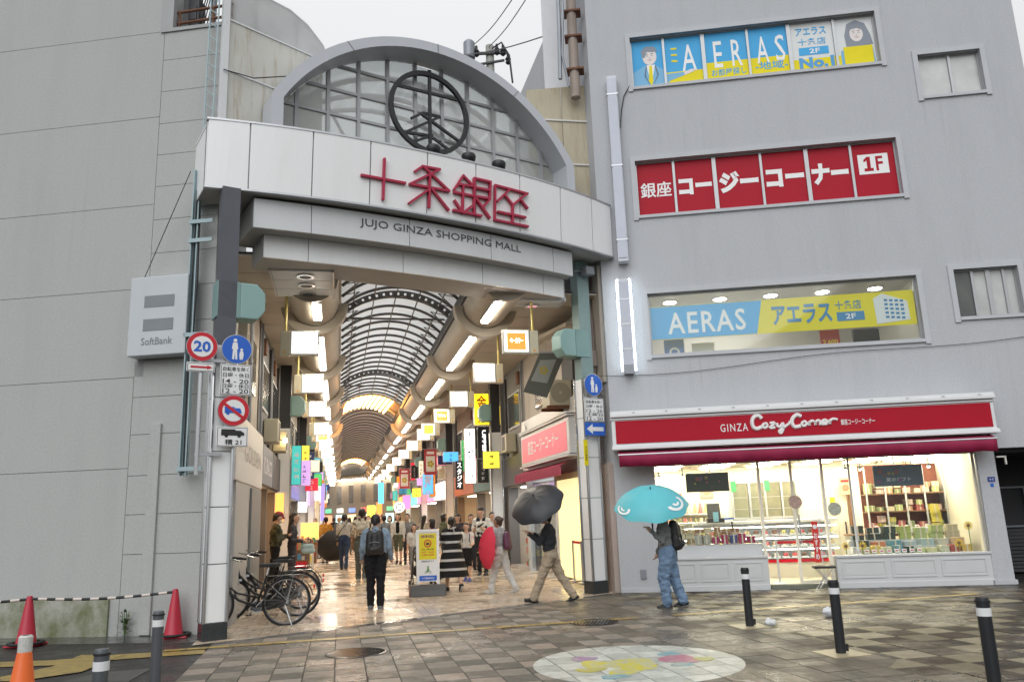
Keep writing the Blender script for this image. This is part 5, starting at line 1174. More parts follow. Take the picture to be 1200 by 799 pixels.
for t_ in (7.2, 19.0):                               # deep plate ribs pierced by round holes
    b = MB(); n = 48; r0, r1 = VR-.17, VR-.0
    for i in range(n):
        a0, a1 = pi*i/n, pi*(i+1)/n
        segs = [(r0,r1)] if i % 3 else [(r0,r0+.045),(r1-.045,r1)]
        for q0, q1 in segs:
            P = [vault_pt(a0,q0,t_),vault_pt(a1,q0,t_),vault_pt(a1,q1,t_),vault_pt(a0,q1,t_)]
            b.add(P+[(p[0],p[1]+.05,p[2]) for p in P], [(0,1,2,3),(7,6,5,4),(0,4,5,1),(1,5,6,2),(2,6,7,3),(3,7,4,0)])
    b.build('pierced_rib', M_rib_, V)
    b = MB(); b.cyl((AX-1.44,t_+1.2,AZ+.06),(AX+1.44,t_+1.2,AZ+.06),.03,n=6); b.build('tie_rod', M_rib_, V)
for a in (20,55,90,125,160):
    b = MB(); p = vault_pt(radians(a), VR-.06, 0); b.bar((p[0],t0,p[2]),(p[0],26,p[2]),.03); b.build('purlin', M_rib_, V)
for sx in (-1,1):
    x = AX+sx*HW
    b = MB(); b.box(min(x,x+sx*.12),max(x,x+sx*.12),t0,TEND,AZ-.22,AZ+.02); b.build('spring_beam', M_rib_, V)
    b = MB()
    for k in range(24): b.bar((x,t0+k*.95,AZ),(x-sx*.45,t0+(k+.5)*.95,AZ+.24),.022); b.bar((x-sx*.45,t0+(k+.5)*.95,AZ+.24),(x,t0+(k+1)*.95,AZ),.022)
    b.build('truss_web', M_rib_, V)
def cornice(cx, sgn):
    cz, r = 6.76, .56
    y0 = 3.0 if cx < 3 else 2.6
    ycuts = [y0]+[5.1+6.3*k+.35 for k in range(0 if cx < 3 else 0, 14)]+[TEND]
    for a, c in zip(ycuts[:-1], ycuts[1:]):
        nb = max(1, int((c-a)/1.3))
        for q in range(nb):
            ya, yb = a+(c-a)*q/nb, a+(c-a)*(q+1)/nb; b = MB(); n = 10
            P = [[(cx+r*cos(pi+pi*i/n), y, cz+r*sin(pi+pi*i/n)) for i in range(n+1)] for y in (ya+.006, yb-.006)]
            b.add(P[0]+P[1], [(i,i+1,n+2+i,n+1+i) for i in range(n)]); b.build('cornice_panel', M_duct, V, smooth='all')
            if ya > 30 and nb > 1 and q == 0 and False: break
    for k in range(14):
        y = 5.1+6.3*k; b = MB(); n = 14; vs = []
        for yy, rr in ((y,.575),(y,.78),(y+.34,.78),(y+.34,.575)): vs += [(cx+rr*cos(pi+pi*i/n), yy, cz+rr*sin(pi+pi*i/n)) for i in range(n+1)]
        N = n+1; b.add(vs, [(j*N+i, j*N+i+1, ((j+1)%4)*N+i+1, ((j+1)%4)*N+i) for j in range(4) for i in range(n)]); b.build('cornice_ring', M_duct, V, smooth=True)
    b = MB(); b.box(cx-r,cx+r,y0,TEND,cz,cz+.02); b.build('cornice_top', M_duct, V)
    b = MB(); b.prism_xz([(cx+r*cos(pi+pi*i/16), cz+r*sin(pi+pi*i/16)) for i in range(17)], y0-.02, y0); b.build('cornice_end', M_duct, V)
    b = MB(); xs = cx+sgn*r; b.box(min(xs,AX+(-sgn)*HW),max(xs,AX+(-sgn)*HW),y0,TEND,AZ-.24,AZ-.20); b.build('inner_fillet', M_duct, V)
cornice(1.20, 1); cornice(5.30, -1)
def ceiling(x0, x1, ys):
    for a, c in zip(ys[:-1], ys[1:]): b = MB(); b.box(x0,x1,a+.012,c-.012,6.62,6.66); b.build('ceiling_panel', M_ceil, V)
    b = MB(); b.box(x0,x1,ys[0],ys[-1],6.68,6.70); b.build('ceiling_back', M_seam, V)
ceiling(-.25, .66, [1.30+1.1*k for k in range(31)]+[TEND]); ceiling(5.84, 7.75, [3.45+1.1*k for k in range(31)]+[TEND])
# bands of lamps round the vault
M_gold = emis('golden_lamp_glow', (1,.50,.13), 22)
for y0, n, lab in ((25.4,11,'golden lamp tube in the nearer lit band under the vault'),(68,9,'golden lamp tube in the farther lit band under the vault')):
    for i in range(n):
        a = pi*(.10+.80*(i+.5)/n); p = vault_pt(a, VR-.10, 0); q = (p[0]-.28, 0, p[2]-.12)
        t = thing_in(AR, 'vault_lamp', lab, 'lamp', x=p[0], y=y0, z=p[2], group='golden lamps, band at %d'%int(y0))
        b = MB(); b.cyl((0,0,0),(q[0]-p[0],3.6,q[2]-p[2]),.055,n=8); b.build('tube', M_gold, t); b = MB(); b.lathe([(.08,-.03),(.08,.03)], n=8); b.build('socket', M_duct, t)
    b = MB(); b.tube([vault_pt(pi*i/16, VR-.06, y0+3.75) for i in range(17)], .07, 6); b.tube([vault_pt(pi*i/16, VR-.06, y0-.1) for i in range(17)], .05, 6); b.build('lamp_band_frame', M_duct, V)
    b = MB(); n_ = 12; P = [[vault_pt(pi*i/n_, VR-.04, y) for i in range(n_+1)] for y in (y0, y0+3.7)]; b.add(P[0]+P[1], [(i,i+1,n_+2+i,n_+1+i) for i in range(n_)]); b.build('lamp_reflector', mat('bronze_reflector', (.22,.15,.08), .5), V, smooth='all')
# fluorescent tubes along both cornices
M_tube = emis('fluorescent_glow', (1,.90,.74), 52)
for side, x, lab in ((0,1.30,'long fluorescent tube under the left rounded cornice'),(1,5.14,'long fluorescent tube under the right rounded cornice')):
    for k in range(15):
        ya = -.5+6.3*k; yb = ya+4.95
        if k == 0: ya = 3.15 if side == 0 else 2.65
        if k and k == 0: continue
        t = thing_in(AR, 'fluorescent_tube', lab, 'tube light', x=x, y=ya, z=6.16, group='tubes of the left cornice' if side == 0 else 'tubes of the right cornice')
        b = MB(); b.box(-.075,.075,0,yb-ya,0,.035); b.build('diffuser', M_tube, t); b = MB(); b.box(-.11,.11,-.02,yb-ya+.02,.036,.08); b.build('tray', M_alu, t)
# ------------------------------------------------------------------ hanging light boxes
def lightbox(side, t_, col, lab, txt=None, s=1.0, big=2.3):
    x = 1.07 if side == 0 else 5.58; nm = 'lightbox_%d_%d_%d'%tuple(int(c*100) for c in col)
    t = thing_in(AR, 'hanging_lightbox', lab, 'light box', x=x, y=t_, z=5.42, group='hanging light boxes, %s row'%('left' if side == 0 else 'right'))
    b = MB(); b.box(-.30,.30,0,.16,-.265,.265); b.build('case', M_offwhite, t, bevel=.012)
    b = MB(); b.box(-.262,.262,-.008,.0,-.228,.228); b.build('lit_face', emis('lightbox_white_glow', (1,.99,.95), big), t)
    if col != (1,1,1): b = MB(); b.box(-.21,.21,-.013,-.009,-.19,.19); b.build('lit_print', emis(nm, col, 1.6), t)
    if col == (1,1,1):
        fm_ = emis('faint_print_glow', (.74,.75,.76), 1.0)
        for zz_, ww_ in ((.10,.17),(.0,.12),(-.10,.16)): b = MB(); b.box(-ww_+R.uniform(-.02,.02),ww_,-.012,-.009,zz_-.018,zz_+.018); b.build('faint_line', fm_, t)
    if txt: text(txt, -.15,.15,-.05,.08,-.016, emis('lit_letters', (1,.95,.9), 2.2), t, bold=.03)
    sg = -1 if side == 0 else 1
    b = MB(); b.box(min(sg*.31,sg*.50),max(sg*.31,sg*.50),.0,.20,-.27,.25); b.build('ballast_box', mat('aged_cream', (.50,.46,.34), .55, var=.1), t, bevel=.012); b = MB(); b.disc((sg*.40,-.2),.04,-.008,0,3); b.build('warning_mark', mat('warn_orange', (.7,.3,.02), .5), t)
    b = MB(); b.cyl((sg*.40,.1,.26),(sg*.40,.1,1.20 if t_ > 3.2 else .93),.026,n=8); b.build('hanger', mat('hanger_yellow', (.55,.44,.12), .5), t)
lab = 'white lit hanging box sign, %s from the gate on the %s'
ordn = ['first','second','third','fourth','fifth','sixth','seventh','eighth','ninth','tenth','eleventh','twelfth','thirteenth','fourteenth']
for i, t_ in enumerate([3.4,8.7,14,20.2,23.0,28,33.5,39,45,52,59,66,73]):
    c = {4:(1,.45,.08),7:(.25,.75,.35),3:(.92,1,1)}.get(i,(1,1,1)); lightbox(0, t_, c, ('orange' if i == 4 else 'green' if i == 7 else 'white')+' lit hanging box sign, %s from the gate on the left'%ordn[i], 'バーガー' if i == 4 else None)
for i, t_ in enumerate([3.05,7.0,11.8,16.3,21,23.2,29,35,41,48,55,62,69]):
    c = {0:(1,.20,.03),3:(1,.26,.06),4:(1,.8,.05),8:(1,.6,.8)}.get(i,(1,1,1)); lightbox(1, t_, c, ('orange' if i in (0,3) else 'yellow' if i == 4 else 'pink' if i == 8 else 'white')+' lit hanging box sign, %s from the gate on the right'%ordn[i], {0:'ベーカリー',3:'Bakery'}.get(i))
# ------------------------------------------------------------------ arcade columns with lamp covers
def column(side, t_, lab):
    x = .12 if side == 0 else 7.30
    t = thing_in(AR, 'arcade_column', lab, 'column', x=x, y=t_, group='arcade columns')
    b = MB(); b.box(-.17,.17,0,.36,2.9 if side else .0,6.62); b.build('steel_post', M_darkmetal, t)
    b = MB(); b.box(-.19,.19,-.02,.38,.27,4.6); b.build('marble_cladding', M_fas, t, bevel=.01); b = MB(); b.box(-.21,.21,-.04,.40,0,.27); b.build('base', _mats['black_granite'], t)
    b = MB(); b.cyl((-.2,-.03,.27),(-.2,-.03,4.6),.025,n=6); b.cyl((.2,-.03,.27),(.2,-.03,4.6),.025,n=6); b.build('chrome_edge', M_chrome, t)
    sg = 1 if side == 0 else -1
    cover(AR, x+sg*.18, t_-.05, 5.0, sg, 'pale teal lamp cover on the arcade column, %s'%lab.split(', ')[1], 'lamp covers on arcade columns', False)
for i, t_ in enumerate([12.4,25,38,51,64]): column(0, t_, 'dark arcade column with marble foot, %s along the left shops'%ordn[i])
for i, t_ in enumerate([14.6,27.3,40,53,66]): column(1, t_, 'dark arcade column with marble foot, %s along the right shops'%ordn[i])
# ------------------------------------------------------------------ shops along the arcade
def goods(t, x0, x1, y0, y1, zs, n, cols, sx):
    b = MB(); ms = [mat('goods_%d_%d_%d'%tuple(int(v*100) for v in c), c, .5, var=.15, scale=9) for c in cols]
    for z in zs:
        y = y0
        while y < y1-.12:
            w = R.uniform(.10,.26); h = R.uniform(.10,.26); b.mat(R.randrange(len(ms))); b.box(min(x0,x1), max(x0,x1)-R.uniform(0,.08), y, y+w-.02, z, z+h); y += w
    stuff(b.build('goods', ms, t))
pal = [(.6,.1,.06),(.65,.5,.08),(.6,.6,.55),(.1,.3,.5),(.1,.35,.15),(.5,.3,.15),(.6,.25,.3),(.12,.1,.1)]
def shop(side, a, c, wallc, signc, lit, glow, lab, txt=None, wins=2, ztop=6.62):
    s = -1 if side == 0 else 1; X = -.12 if side == 0 else 7.62       # wall face; outwards is s
    t = thing_in(AR, 'arcade_shop', lab, 'shop', x=X)
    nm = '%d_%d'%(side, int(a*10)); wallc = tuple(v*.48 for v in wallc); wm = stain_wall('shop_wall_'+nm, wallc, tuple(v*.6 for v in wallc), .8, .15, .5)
    def bx(m, name, u0, u1, y0, y1, z0, z1, par=t, bev=0): b = MB(); b.box(min(s*u0,s*u1),max(s*u0,s*u1),y0,y1,z0,z1); return b.build(name, m, par, bevel=bev)
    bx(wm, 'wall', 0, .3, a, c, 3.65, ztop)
    for k in range(wins):
        y0 = a+(c-a)*(k+.22)/wins; y1 = a+(c-a)*(k+.78)/wins
        w = bx(M_frame, 'window', -.03, .02, y0, y1, 4.55, 5.75); bx(mat('dusk_glass', (.07,.075,.08), .12, var=.3, coat=.4), 'pane', -.04, -.03, y0+.06, y1-.06, 4.62, 5.68, w)
    sm = emis('shop_sign_'+nm, signc, lit) if lit else mat('shop_sign_'+nm, signc, .45, var=.05)
    sg = bx(sm, 'fascia_sign', -.14, .0, a+.05, c-.05, 2.65, 3.60, t, .01)
    if txt:
        vs, fs = text_mesh(txt, .01); ax, bx_ = min(v.x for v in vs), max(v.x for v in vs); ay, by = min(v.y for v in vs), max(v.y for v in vs)
        out = []
        for v in vs:
            u = (v.x-ax)/(bx_-ax); w = (v.y-ay)/(by-ay); y = a+(c-a)*(.12+.76*u) if side == 0 else c-(c-a)*(.12+.76*u)
            out.append((s*-.145, y, 2.90+.42*w))
        me = bpy.data.meshes.new('lettering'); me.from_pydata(out, [], fs); me.materials.append(M_ink if sum(signc) > 1.2 else M_signwhite); link('lettering', me, sg)
    bx(M_greymetal, 'conduit', -.05, .0, a+.3, a+.36, 3.65, ztop); bx(M_darkmetal, 'conduit', -.07, .0, c-.45, c-.38, 3.7, ztop-.2)
    ya = a+(c-a)*R.uniform(.42,.5); ac = bx(mat('ac_beige', (.46,.43,.33), .55, var=.08), 'air_conditioner', -.38, -.02, ya, ya+.8, 3.75, 4.35, t, .02); bx(M_darkmetal, 'fan_grille', -.385, -.381, ya+.2, ya+.7, 3.82, 4.28, ac)
    bx(M_rust, 'cable_box', -.10, .0, a+.5, a+.8, 5.9, 6.3)
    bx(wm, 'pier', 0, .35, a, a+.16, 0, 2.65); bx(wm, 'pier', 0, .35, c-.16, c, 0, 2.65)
    bx(mat('shop_ceiling', (.6,.57,.5), .6), 'interior_ceiling', .0, 2.2, a+.16, c-.16, 2.62, 2.68)
    bx(mat('shop_inner', (.55,.48,.38), .6, var=.1), 'interior_wall', 2.2, 2.3, a, c, 0, 2.7); bx(mat('shop_inner2', (.45,.40,.33), .6, var=.1), 'interior_floor', .0, 2.2, a+.16, c-.16, .0, .03)
    for y in (a+.02, c-.06): bx(_mats['shop_inner'], 'interior_side', .3, 2.2, y, y+.04, .0, 2.62)
    if glow:
        ly = (a+c)/2; bx(emis('shop_glow_%d_%d_%d'%tuple(int(v*100) for v in glow), glow, 14), 'ceiling_lamp', .35, .75, ly-(c-a)*.3, ly+(c-a)*.3, 2.58, 2.615)
        goods(t, s*1.5, s*2.1, a+.3, c-.3, (.05,.5,.95,1.4), 0, pal, s); goods(t, s*.25, s*.7, a+.3, a+.3+(c-a)*.45, (.05,.42,.75), 0, pal, s)
    return t
WH, CR = (1,.93,.82), (1,.72,.42)
shop(0,6.45,9.45,(.30,.30,.31),(.20,.22,.26),0,(1,.55,.22),'small left shop with blue grey signboard beside the white sign','KURACO',1)
shop(0,9.45,12.3,(.42,.36,.30),(.05,.05,.055),0,(1,.55,.22),'left shop with black fascia and orange interior by the first column',None,1)
shop(0,12.8,18.5,(.35,.31,.27),(.32,.07,.05),0,CR,'left shop with dark red fascia beyond the first column','居酒屋')
shop(0,18.5,24.8,(.46,.43,.38),(.12,.14,.40),1.0,WH,'left shop with deep blue lit fascia before the second column','ドラッグ',2)
shop(0,25.4,34,(.38,.34,.30),(.9,.9,.85),1.4,WH,'left shop with white lit fascia beyond the second column','くすり',3)
shop(0,34,44,(.48,.44,.37),(.55,.35,.75),1.2,WH,'left shop with lilac lit fascia far along the arcade',None,3)
shop(0,44,57,(.40,.36,.32),(1,.7,.3),1.0,CR,'left shop with amber lit fascia far along the arcade',None,3)
shop(0,57,75,(.46,.42,.36),(.9,.9,.9),1.2,WH,'leftmost far shop with pale lit fascia where the arcade narrows',None,4)
shop(1,11.2,14.4,(.40,.38,.36),(.05,.05,.06),0,(.85,.92,1),'narrow right shop with black fascia and cool white interior',None,1)
shop(1,15.1,21,(.44,.40,.36),(.10,.20,.18),0,WH,'right shop with dark green fascia under the kick boxing sign',None,2)
shop(1,21,27,(.42,.30,.22),(.45,.12,.03),0,CR,'right shop with burnt orange front before the second column',None,2)
shop(1,27.8,36,(.46,.43,.39),(.85,.88,.9),1.4,WH,'right shop with pale lit fascia and full shelves','100円ショップ',3)
shop(1,36,47,(.42,.38,.35),(1,.25,.45),1.2,WH,'right shop with pink lit fascia far along the arcade',None,3)
shop(1,47,60,(.44,.41,.38),(.15,.6,.55),1.2,WH,'right shop with turquoise lit fascia far along the arcade',None,3)
shop(1,60,75,(.44,.40,.36),(1,.4,.1),1.1,CR,'right far shop with orange lit fascia where the arcade bends',None,3)
# the arcade bends left: a closing front
t = thing_in(AR, 'bend_building', 'pale lit building front closing the view where the arcade bends', 'building', y=78)
b = MB(); b.add([(-3,14,0),(9,0,0),(9,0,6.9),(-3,14,6.9),(-3,14.3,0),(9,.3,0),(9,.3,6.9),(-3,14.3,6.9)], [(0,1,2,3),(7,6,5,4),(0,4,5,1),(1,5,6,2),(2,6,7,3),(3,7,4,0)]); b.build('wall', mat('far_front', (.26,.21,.16), .7, var=.15), t)
for k in range(8):
    u = .06+.115*k; x = -3+12*u; y = 14-14*u
    b = MB(); b.bar((x,y-.1,3.6),(x,y-.1,5.6),.7,.2); b.build('window', mat('dusk_glass2', (.12,.12,.12), .2, var=.3), t)
    b = MB(); b.bar((x-.4,y-.05,1.4),(x+.5,y-.55,1.4),.2,1.7); b.build('lit_shopfront', emis('far_shop_glow_%d'%(k%4), [(1,.75,.45),(.95,.85,.7),(.9,.35,.2),(.5,.75,.8)][k%4], .9), t); b = MB(); b.bar((x-.3,y-.12,2.75),(x+.4,y-.52,2.75),.15,.5); b.build('fascia_sign', emis('far_fascia_%d'%(k%5), [(.9,.15,.1),(.9,.75,.2),(.15,.5,.3),(.95,.95,.9),(.2,.3,.8)][k%5], .9), t)
for k in range(9):
    x = -1+1.0*k; y = 78+11.2-1.16*k
    t = thing_in(AR, 'ceiling_tube', 'short tube light in the line that turns left at the bend', 'tube light', x=x, y=y, z=6.3, group='tube lights at the bend')
    b = MB(); b.bar((-.4,.46,0),(.4,-.46,0),.16,.05); b.build('diffuser', M_tube, t); b = MB(); b.bar((-.4,.46,.05),(.4,-.46,.05),.2,.04); b.build('tray', M_alu, t)
# ------------------------------------------------------------------ white shop sign beside the left gate post
t = thing_in(AR, 'wall_signboard', 'long white shop signboard with faint grey letters on the left wall inside the gate', 'sign', x=.02, y=1.35, z=2.50)
b = MB(); b.box(-.16,.0,0,5.05,0,1.24); b.build('board', mat('warm_white_board', (.66,.64,.60), .4, var=.05), t, bevel=.015)
vs, fs = text_mesh('GOLDEN', .0); ax, bx_ = min(v.x for v in vs), max(v.x for v in vs)
me = bpy.data.meshes.new('lettering'); me.from_pydata([(.006, 1.3+3.2*(v.x-ax)/(bx_-ax), .42+.5*v.y) for v in vs], [], fs); me.materials.append(mat('letter_grey', (.42,.40,.37), .5)); link('lettering', me, t)
b = MB(); b.box(-.3,-.02,.3,5.0,-2.5,0); b.build('wall_below', mat('pale_jamb', (.50,.49,.47), .6, var=.06), t); b = MB(); b.box(-.01,.03,2.6,4.6,-2.5,-.05); b.build('shutter_door', mat('grey_shutter', (.26,.27,.27), .5, .3), t)
t = thing_in(AR, 'upper_wall', 'weathered beige upper wall with louvre and pipes above the white signboard', 'wall', x=-.15, y=3.6)
b = MB(); b.box(-.2,0,.3,2.85,3.75,6.62); b.build('wall', stain_wall('beige_upper', (.40,.36,.31), (.24,.21,.18), .8), t); b = MB(); b.box(0,.03,.9,2.0,4.6,5.8); b.build('window', _mats['dusk_glass'], t); b = MB(); b.cyl((.06,.6,3.8),(.06,.6,6.6),.04,n=8); b.build('pipe', M_greymetal, t)
# side front of the cake shop inside the arcade (right)
t = thing_in(AR, 'side_shop_front', 'side entrance of the cake shop with pink sign and cream glowing panel', 'shop front', x=7.58)
b = MB(); b.box(-.10,.1,4.55,11.2,3.02,4.55); b.build('white_fascia', M_white, t, bevel=.01)
b = MB(); b.box(-.30,-.10,5.15,10.45,3.12,4.02); sgn = b.build('sign_box', M_white, t, bevel=.012); b = MB(); b.box(-.312,-.301,5.35,10.3,3.2,3.92); b.build('pink_panel', emis('pink_sign_glow', (.62,.12,.16), .55), sgn)
vs, fs = text_mesh('銀座コージーコーナー', .015); ax, bx_ = min(v.x for v in vs), max(v.x for v in vs)
me = bpy.data.meshes.new('lettering'); me.from_pydata([(-.32, 9.5-3.4*(v.x-ax)/(bx_-ax), 3.42+.42*v.y) for v in vs], [], fs); me.materials.append(M_signwhite); link('lettering', me, sgn)
for z in (3.06,4.04,4.10): b = MB(); b.box(-.36,-.08,5.1,10.5,z,z+.035); b.build('moulding', M_white, t)
b = MB(); vs = []
for i in range(31):
    y = 5.6+5.4*i/30; w = .008*sin(i*2.3); vs += [(-.10,y,3.0),(-.42+w,y,2.86),(-.42+w,y,2.62)]
b.add(vs, [(i*3+k,i*3+k+1,i*3+4+k,i*3+3+k) for i in range(30) for k in range(2)]); b.build('awning', M_awn, t, smooth=True)
b = MB(); b.box(.0,.12,4.55,7.55,.10,2.55); b.build('cream_glow_panel', emis('cream_panel_glow', (1,.84,.42), .85), t)  # lit look of the cream wall put in as glow, like backlit glass
b = MB(); b.box(-.04,.2,4.45,7.7,.0,.10); b.build('step', M_conc_walk, t)
for ya, yb in ((7.55,7.75),(10.9,11.2)): b = MB(); b.box(-.03,.12,ya,yb,0,3.0); b.build('jamb', M_shopw, t)
b = MB(); b.box(.0,.3,3.25,4.5,0,2.75); b.build('corner_wall', _mats['pinkish_panel'], t)
b = MB(); b.box(-.05,.3,4.5,7.6,2.55,2.70); b.build('shutter_box', mat('wood_slats', (.45,.36,.20), .6, var=.2), t)
b = MB(); b.box(.0,.02,7.75,10.9,.1,2.6); b.build('glass_front', M_glass, t); b = MB(); b.box(.9,1.0,7.6,11.0,.0,2.8); b.build('bright_interior', emis('cool_shop_glow', (.92,.96,1), 1.6), t)
b = MB(); b.box(-.02,-.01,4.95,5.45,1.45,2.0); ps = b.build('poster', M_signwhite, t); b = MB(); b.box(-.024,-.021,4.95,5.45,1.45,1.55); b.build('pink_foot', mat('poster_pink', (.6,.12,.2), .5), ps); b = MB(); b.box(-.024,-.021,5.05,5.35,1.70,1.92); b.build('print', mat('poster_print', (.55,.30,.22), .5, var=.5, scale=14), ps)
for k, y in enumerate((4.85,5.55)):
    b = MB(); b.cyl((-.22,y,.10),(-.22,y,1.05),.028,n=10); b.lathe([(.14,.10),(.14,.12),(.03,.14)], (-.22,y,0), 14); b.build('stanchion', M_chrome, t)
b = MB(); b.box(-.223,-.217,4.87,5.53,.98,1.04); b.build('belt', M_signred, t)
b = MB(); b.box(-.2,-.12,8.0,8.5,.1,1.6); b.build('leaflet_rack', mat('rack_print', (.6,.45,.40), .5, var=.6, scale=12), t)
b = MB(); b.disc((0,0),.34,-.02,0,24); o = b.build('round_notice', M_signwhite, t, loc=(-.13,10.75,4.1), rot=(0,0,-pi/2))
t = thing_in(AR, 'side_upper_wall', 'beige upper wall with dark window above the side shop sign', 'wall', x=7.62)
b = MB(); b.box(0,.3,3.3,11.2,4.56,7.3); b.build('wall', stain_wall('beige_upper_r', (.44,.40,.35), (.28,.25,.22), .8), t); b = MB(); b.box(-.05,.0,7.6,9.6,4.75,5.95); w = b.build('window', M_darkmetal, t); b = MB(); b.box(-.06,-.05,7.7,9.5,4.8,5.9); b.build('pane', _mats['dusk_glass'], w); b = MB(); b.box(-.06,.0,5.5,6.5,4.8,6.2); b.build('dark_opening', M_dk, t); b = MB(); b.prism_yz([(4.4,6.1),(7.4,6.4),(7.4,6.5),(4.4,6.2)], -.5, 0); b.build('small_canopy', M_duct, t)
t = thing_in(AR, 'air_conditioner', 'beige outdoor air conditioner unit on a bracket above the side shop sign', 'air conditioner', x=7.30, y=5.6, z=4.35)
b = MB(); b.box(-.35,.25,0,.75,0,.65); b.build('case', mat('ac_beige', (.46,.43,.33), .55, var=.08), t, bevel=.02); b = MB(); b.ring((-.05,.32),.04,.26,-.01,.0,24); b.build('fan_grille', mat('ac_grille', (.30,.28,.22), .6), t); b = MB(); b.box(-.4,.32,.05,.12,-.08,0); b.box(-.4,.32,.62,.69,-.08,0); b.build('bracket', M_rust, t)
# hanging banner, slanted, with a plain flower
t = thing_in(AR, 'arcade_banner', 'dark grey hanging banner with a plain flower print near the right gate post', 'banner', x=0, y=4.2)
P = [AR.px(*p, 4.2) for p in [(632,414),(663,413),(641,466),(613,459)]]
b = MB(); b.prism_xz(P, 0, .012); b.build('cloth', mat('banner_charcoal', (.075,.078,.065), .7, var=.15), t); b = MB(); P2 = [AR.px(*p, 4.2) for p in [(633,422),(652,421),(641,449),(622,446)]]; b.prism_xz(P2, -.004, -.001); b.build('pale_field', mat('banner_greyfield', (.22,.23,.22), .7), t)
cx_, cz_ = AR.px(637,434,4.2); b = MB(); [b.disc((cx_+.07*cos(q),cz_+.07*sin(q)),.045,-.009,-.005,10) for q in [2*pi*k/5 for k in range(5)]]; b.build('flower_print', mat('banner_flower', (.30,.24,.05), .7), t)
b = MB(); a_, c_ = AR.px(630,413,4.2), AR.px(690,411,4.2); b.cyl((a_[0],.006,a_[1]),(c_[0],.006,c_[1]),.015,n=6); b.build('arm', M_greymetal, t)
def flag(side, px0, px1, t_, field, lab, panel=(.72,.72,.66)):
    (x0,z1),(x1,z0) = AR.px(*px0,t_), AR.px(*px1,t_); w, h = x1-x0, z1-z0
    t = thing_in(AR, 'flower_banner', lab, 'banner', x=x0, y=t_, z=z0); b = MB(); b.box(0,w,0,.02,0,h); b.build('cloth', mat('flag_%d_%d'%(side,int(t_)), field, .6), t); b = MB(); b.box(w*.14,w*.86,-.006,-.001,h*.12,h*.72); b.build('pale_field', mat('flag_field', panel, .6), t)
    b = MB(); [b.disc((w*.5+w*.17*cos(q),h*.42+w*.17*sin(q)),w*.12,-.012,-.007,10) for q in [2*pi*k/5 for k in range(5)]]; b.build('flower_print', mat('flag_flower', (.45,.38,.05), .6), t); b = MB(); b.box(w*.2,w*.8,-.006,-.001,h*.80,h*.90); b.build('heading', M_signwhite, t); b = MB(); b.cyl((-.1,.01,h),(w+.1,.01,h),.02,n=6); b.build('rod', M_greymetal, t)
flag(1,(497,526),(512,556),24,(.40,.04,.05),'red banner with a pale flower panel, nearer of two on the right'); flag(1,(468,549),(480,572),38,(.40,.04,.05),'red banner with a pale flower panel, farther of two on the right')
flag(0,(352,530),(368,561),24,(.05,.08,.24),'navy banner with a pale flower panel on the left column'); flag(0,(372,568),(382,586),40,(.20,.14,.36),'violet banner with a pale flower panel farther left')
def vsign(px0, px1, t_, col, lab, lit=0, txt=None, tm=None, bold=.03, box=(.15,.85,.06,.94)):
    (x0,z1),(x1,z0) = AR.px(*px0,t_), AR.px(*px1,t_); w, h = x1-x0, z1-z0; nm = 'vsign_%d_%d'%(int(px0[0]),int(px0[1]))
    t = thing_in(AR, 'projecting_sign', lab, 'sign', x=x0, y=t_, z=z0); b = MB(); b.box(0,w,0,.22,0,h); b.build('case', M_offwhite if lit else M_darkmetal, t, bevel=.01); b = MB(); b.box(.02,w-.02,-.008,0,.02,h-.02); b.build('face', emis(nm, col, lit) if lit else mat(nm, col, .4), t)
    if txt: text(txt, w*box[0], w*box[1], h*box[2], h*box[3], -.012, tm or M_ink, t, bold=bold)
    return t, w, h
vsign((544,502),(558,566),17.5,(1,1,1),'tall white lit sign with vertical kick boxing letters',3.0,'キ\nッ\nク\nボ\nク\nシ\nン\nグ')
t,w,h = vsign((559.5,500),(575,565),17.4,(.012,.012,.014),'tall black sign with white UPPER lettering beside the white one')
vs, fs = text_mesh('UPPER 9', .04); ax, bx_, ay, by = min(v.x for v in vs), max(v.x for v in vs), min(v.y for v in vs), max(v.y for v in vs)
me = bpy.data.meshes.new('lettering'); me.from_pydata([(w*(.36+.34*(v.y-ay)/(by-ay)), -.012, h*(.94-.55*(v.x-ax)/(bx_-ax))) for v in vs], [], [f[::-1] for f in fs]); me.materials.append(emis('white_letter_glow', (1,1,1), 1.2)); link('lettering', me, t); text('新\n館', w*.3,w*.7,h*.06,h*.28,-.012, _mats['white_letter_glow'], t, bold=.03)
vsign((534,540),(543,573),20,(.015,.015,.017),'small black vertical sign with white characters left of the kick boxing sign',0,'ス\nタ\nジ\nオ', _mats['white_letter_glow'])
vsign((555,461),(574,498),15.2,(1,.75,.02),'yellow lit sign with orange characters above the kick boxing sign',1.5,'金\n券', mat('orange_ink', (.75,.22,.02), .5))
vsign((575,475),(587,498),14.9,(1,.72,.03),'small yellow lit sign beside the orange lettered one',1.6)
vsign((495,555),(508,579),26,(.10,.45,.85),'bright blue lit sign under the nearer red banner',1.2,'薬', M_signwhite)
vsign((443,565),(450,590),45,(.10,.5,.95),'narrow blue lit sign deep in the arcade',1.6)
vsign((472,580),(481,596),40,(1,.2,.5),'pink lit sign deep in the arcade under the farther red banner',1.6)
vsign((430,592),(440,608),48,(.85,.95,.10),'yellow green lit sign deep in the arcade',1.4)
vsign((441,588),(448,602),50,(1,.3,.05),'orange lit sign deep in the arcade beside the yellow green one',1.6)
vsign((349,588),(360,600),24.5,(1,.95,.85),'square white lit sign low on the left column',3.0)
vsign((352,612),(374,632),22,(1,.55,.15),'orange lit shop board low on the left side',1.3)
vsign((376,566),(380,610),30,(.25,.22,.75),'thin indigo lit sign on the left shops',1.0)
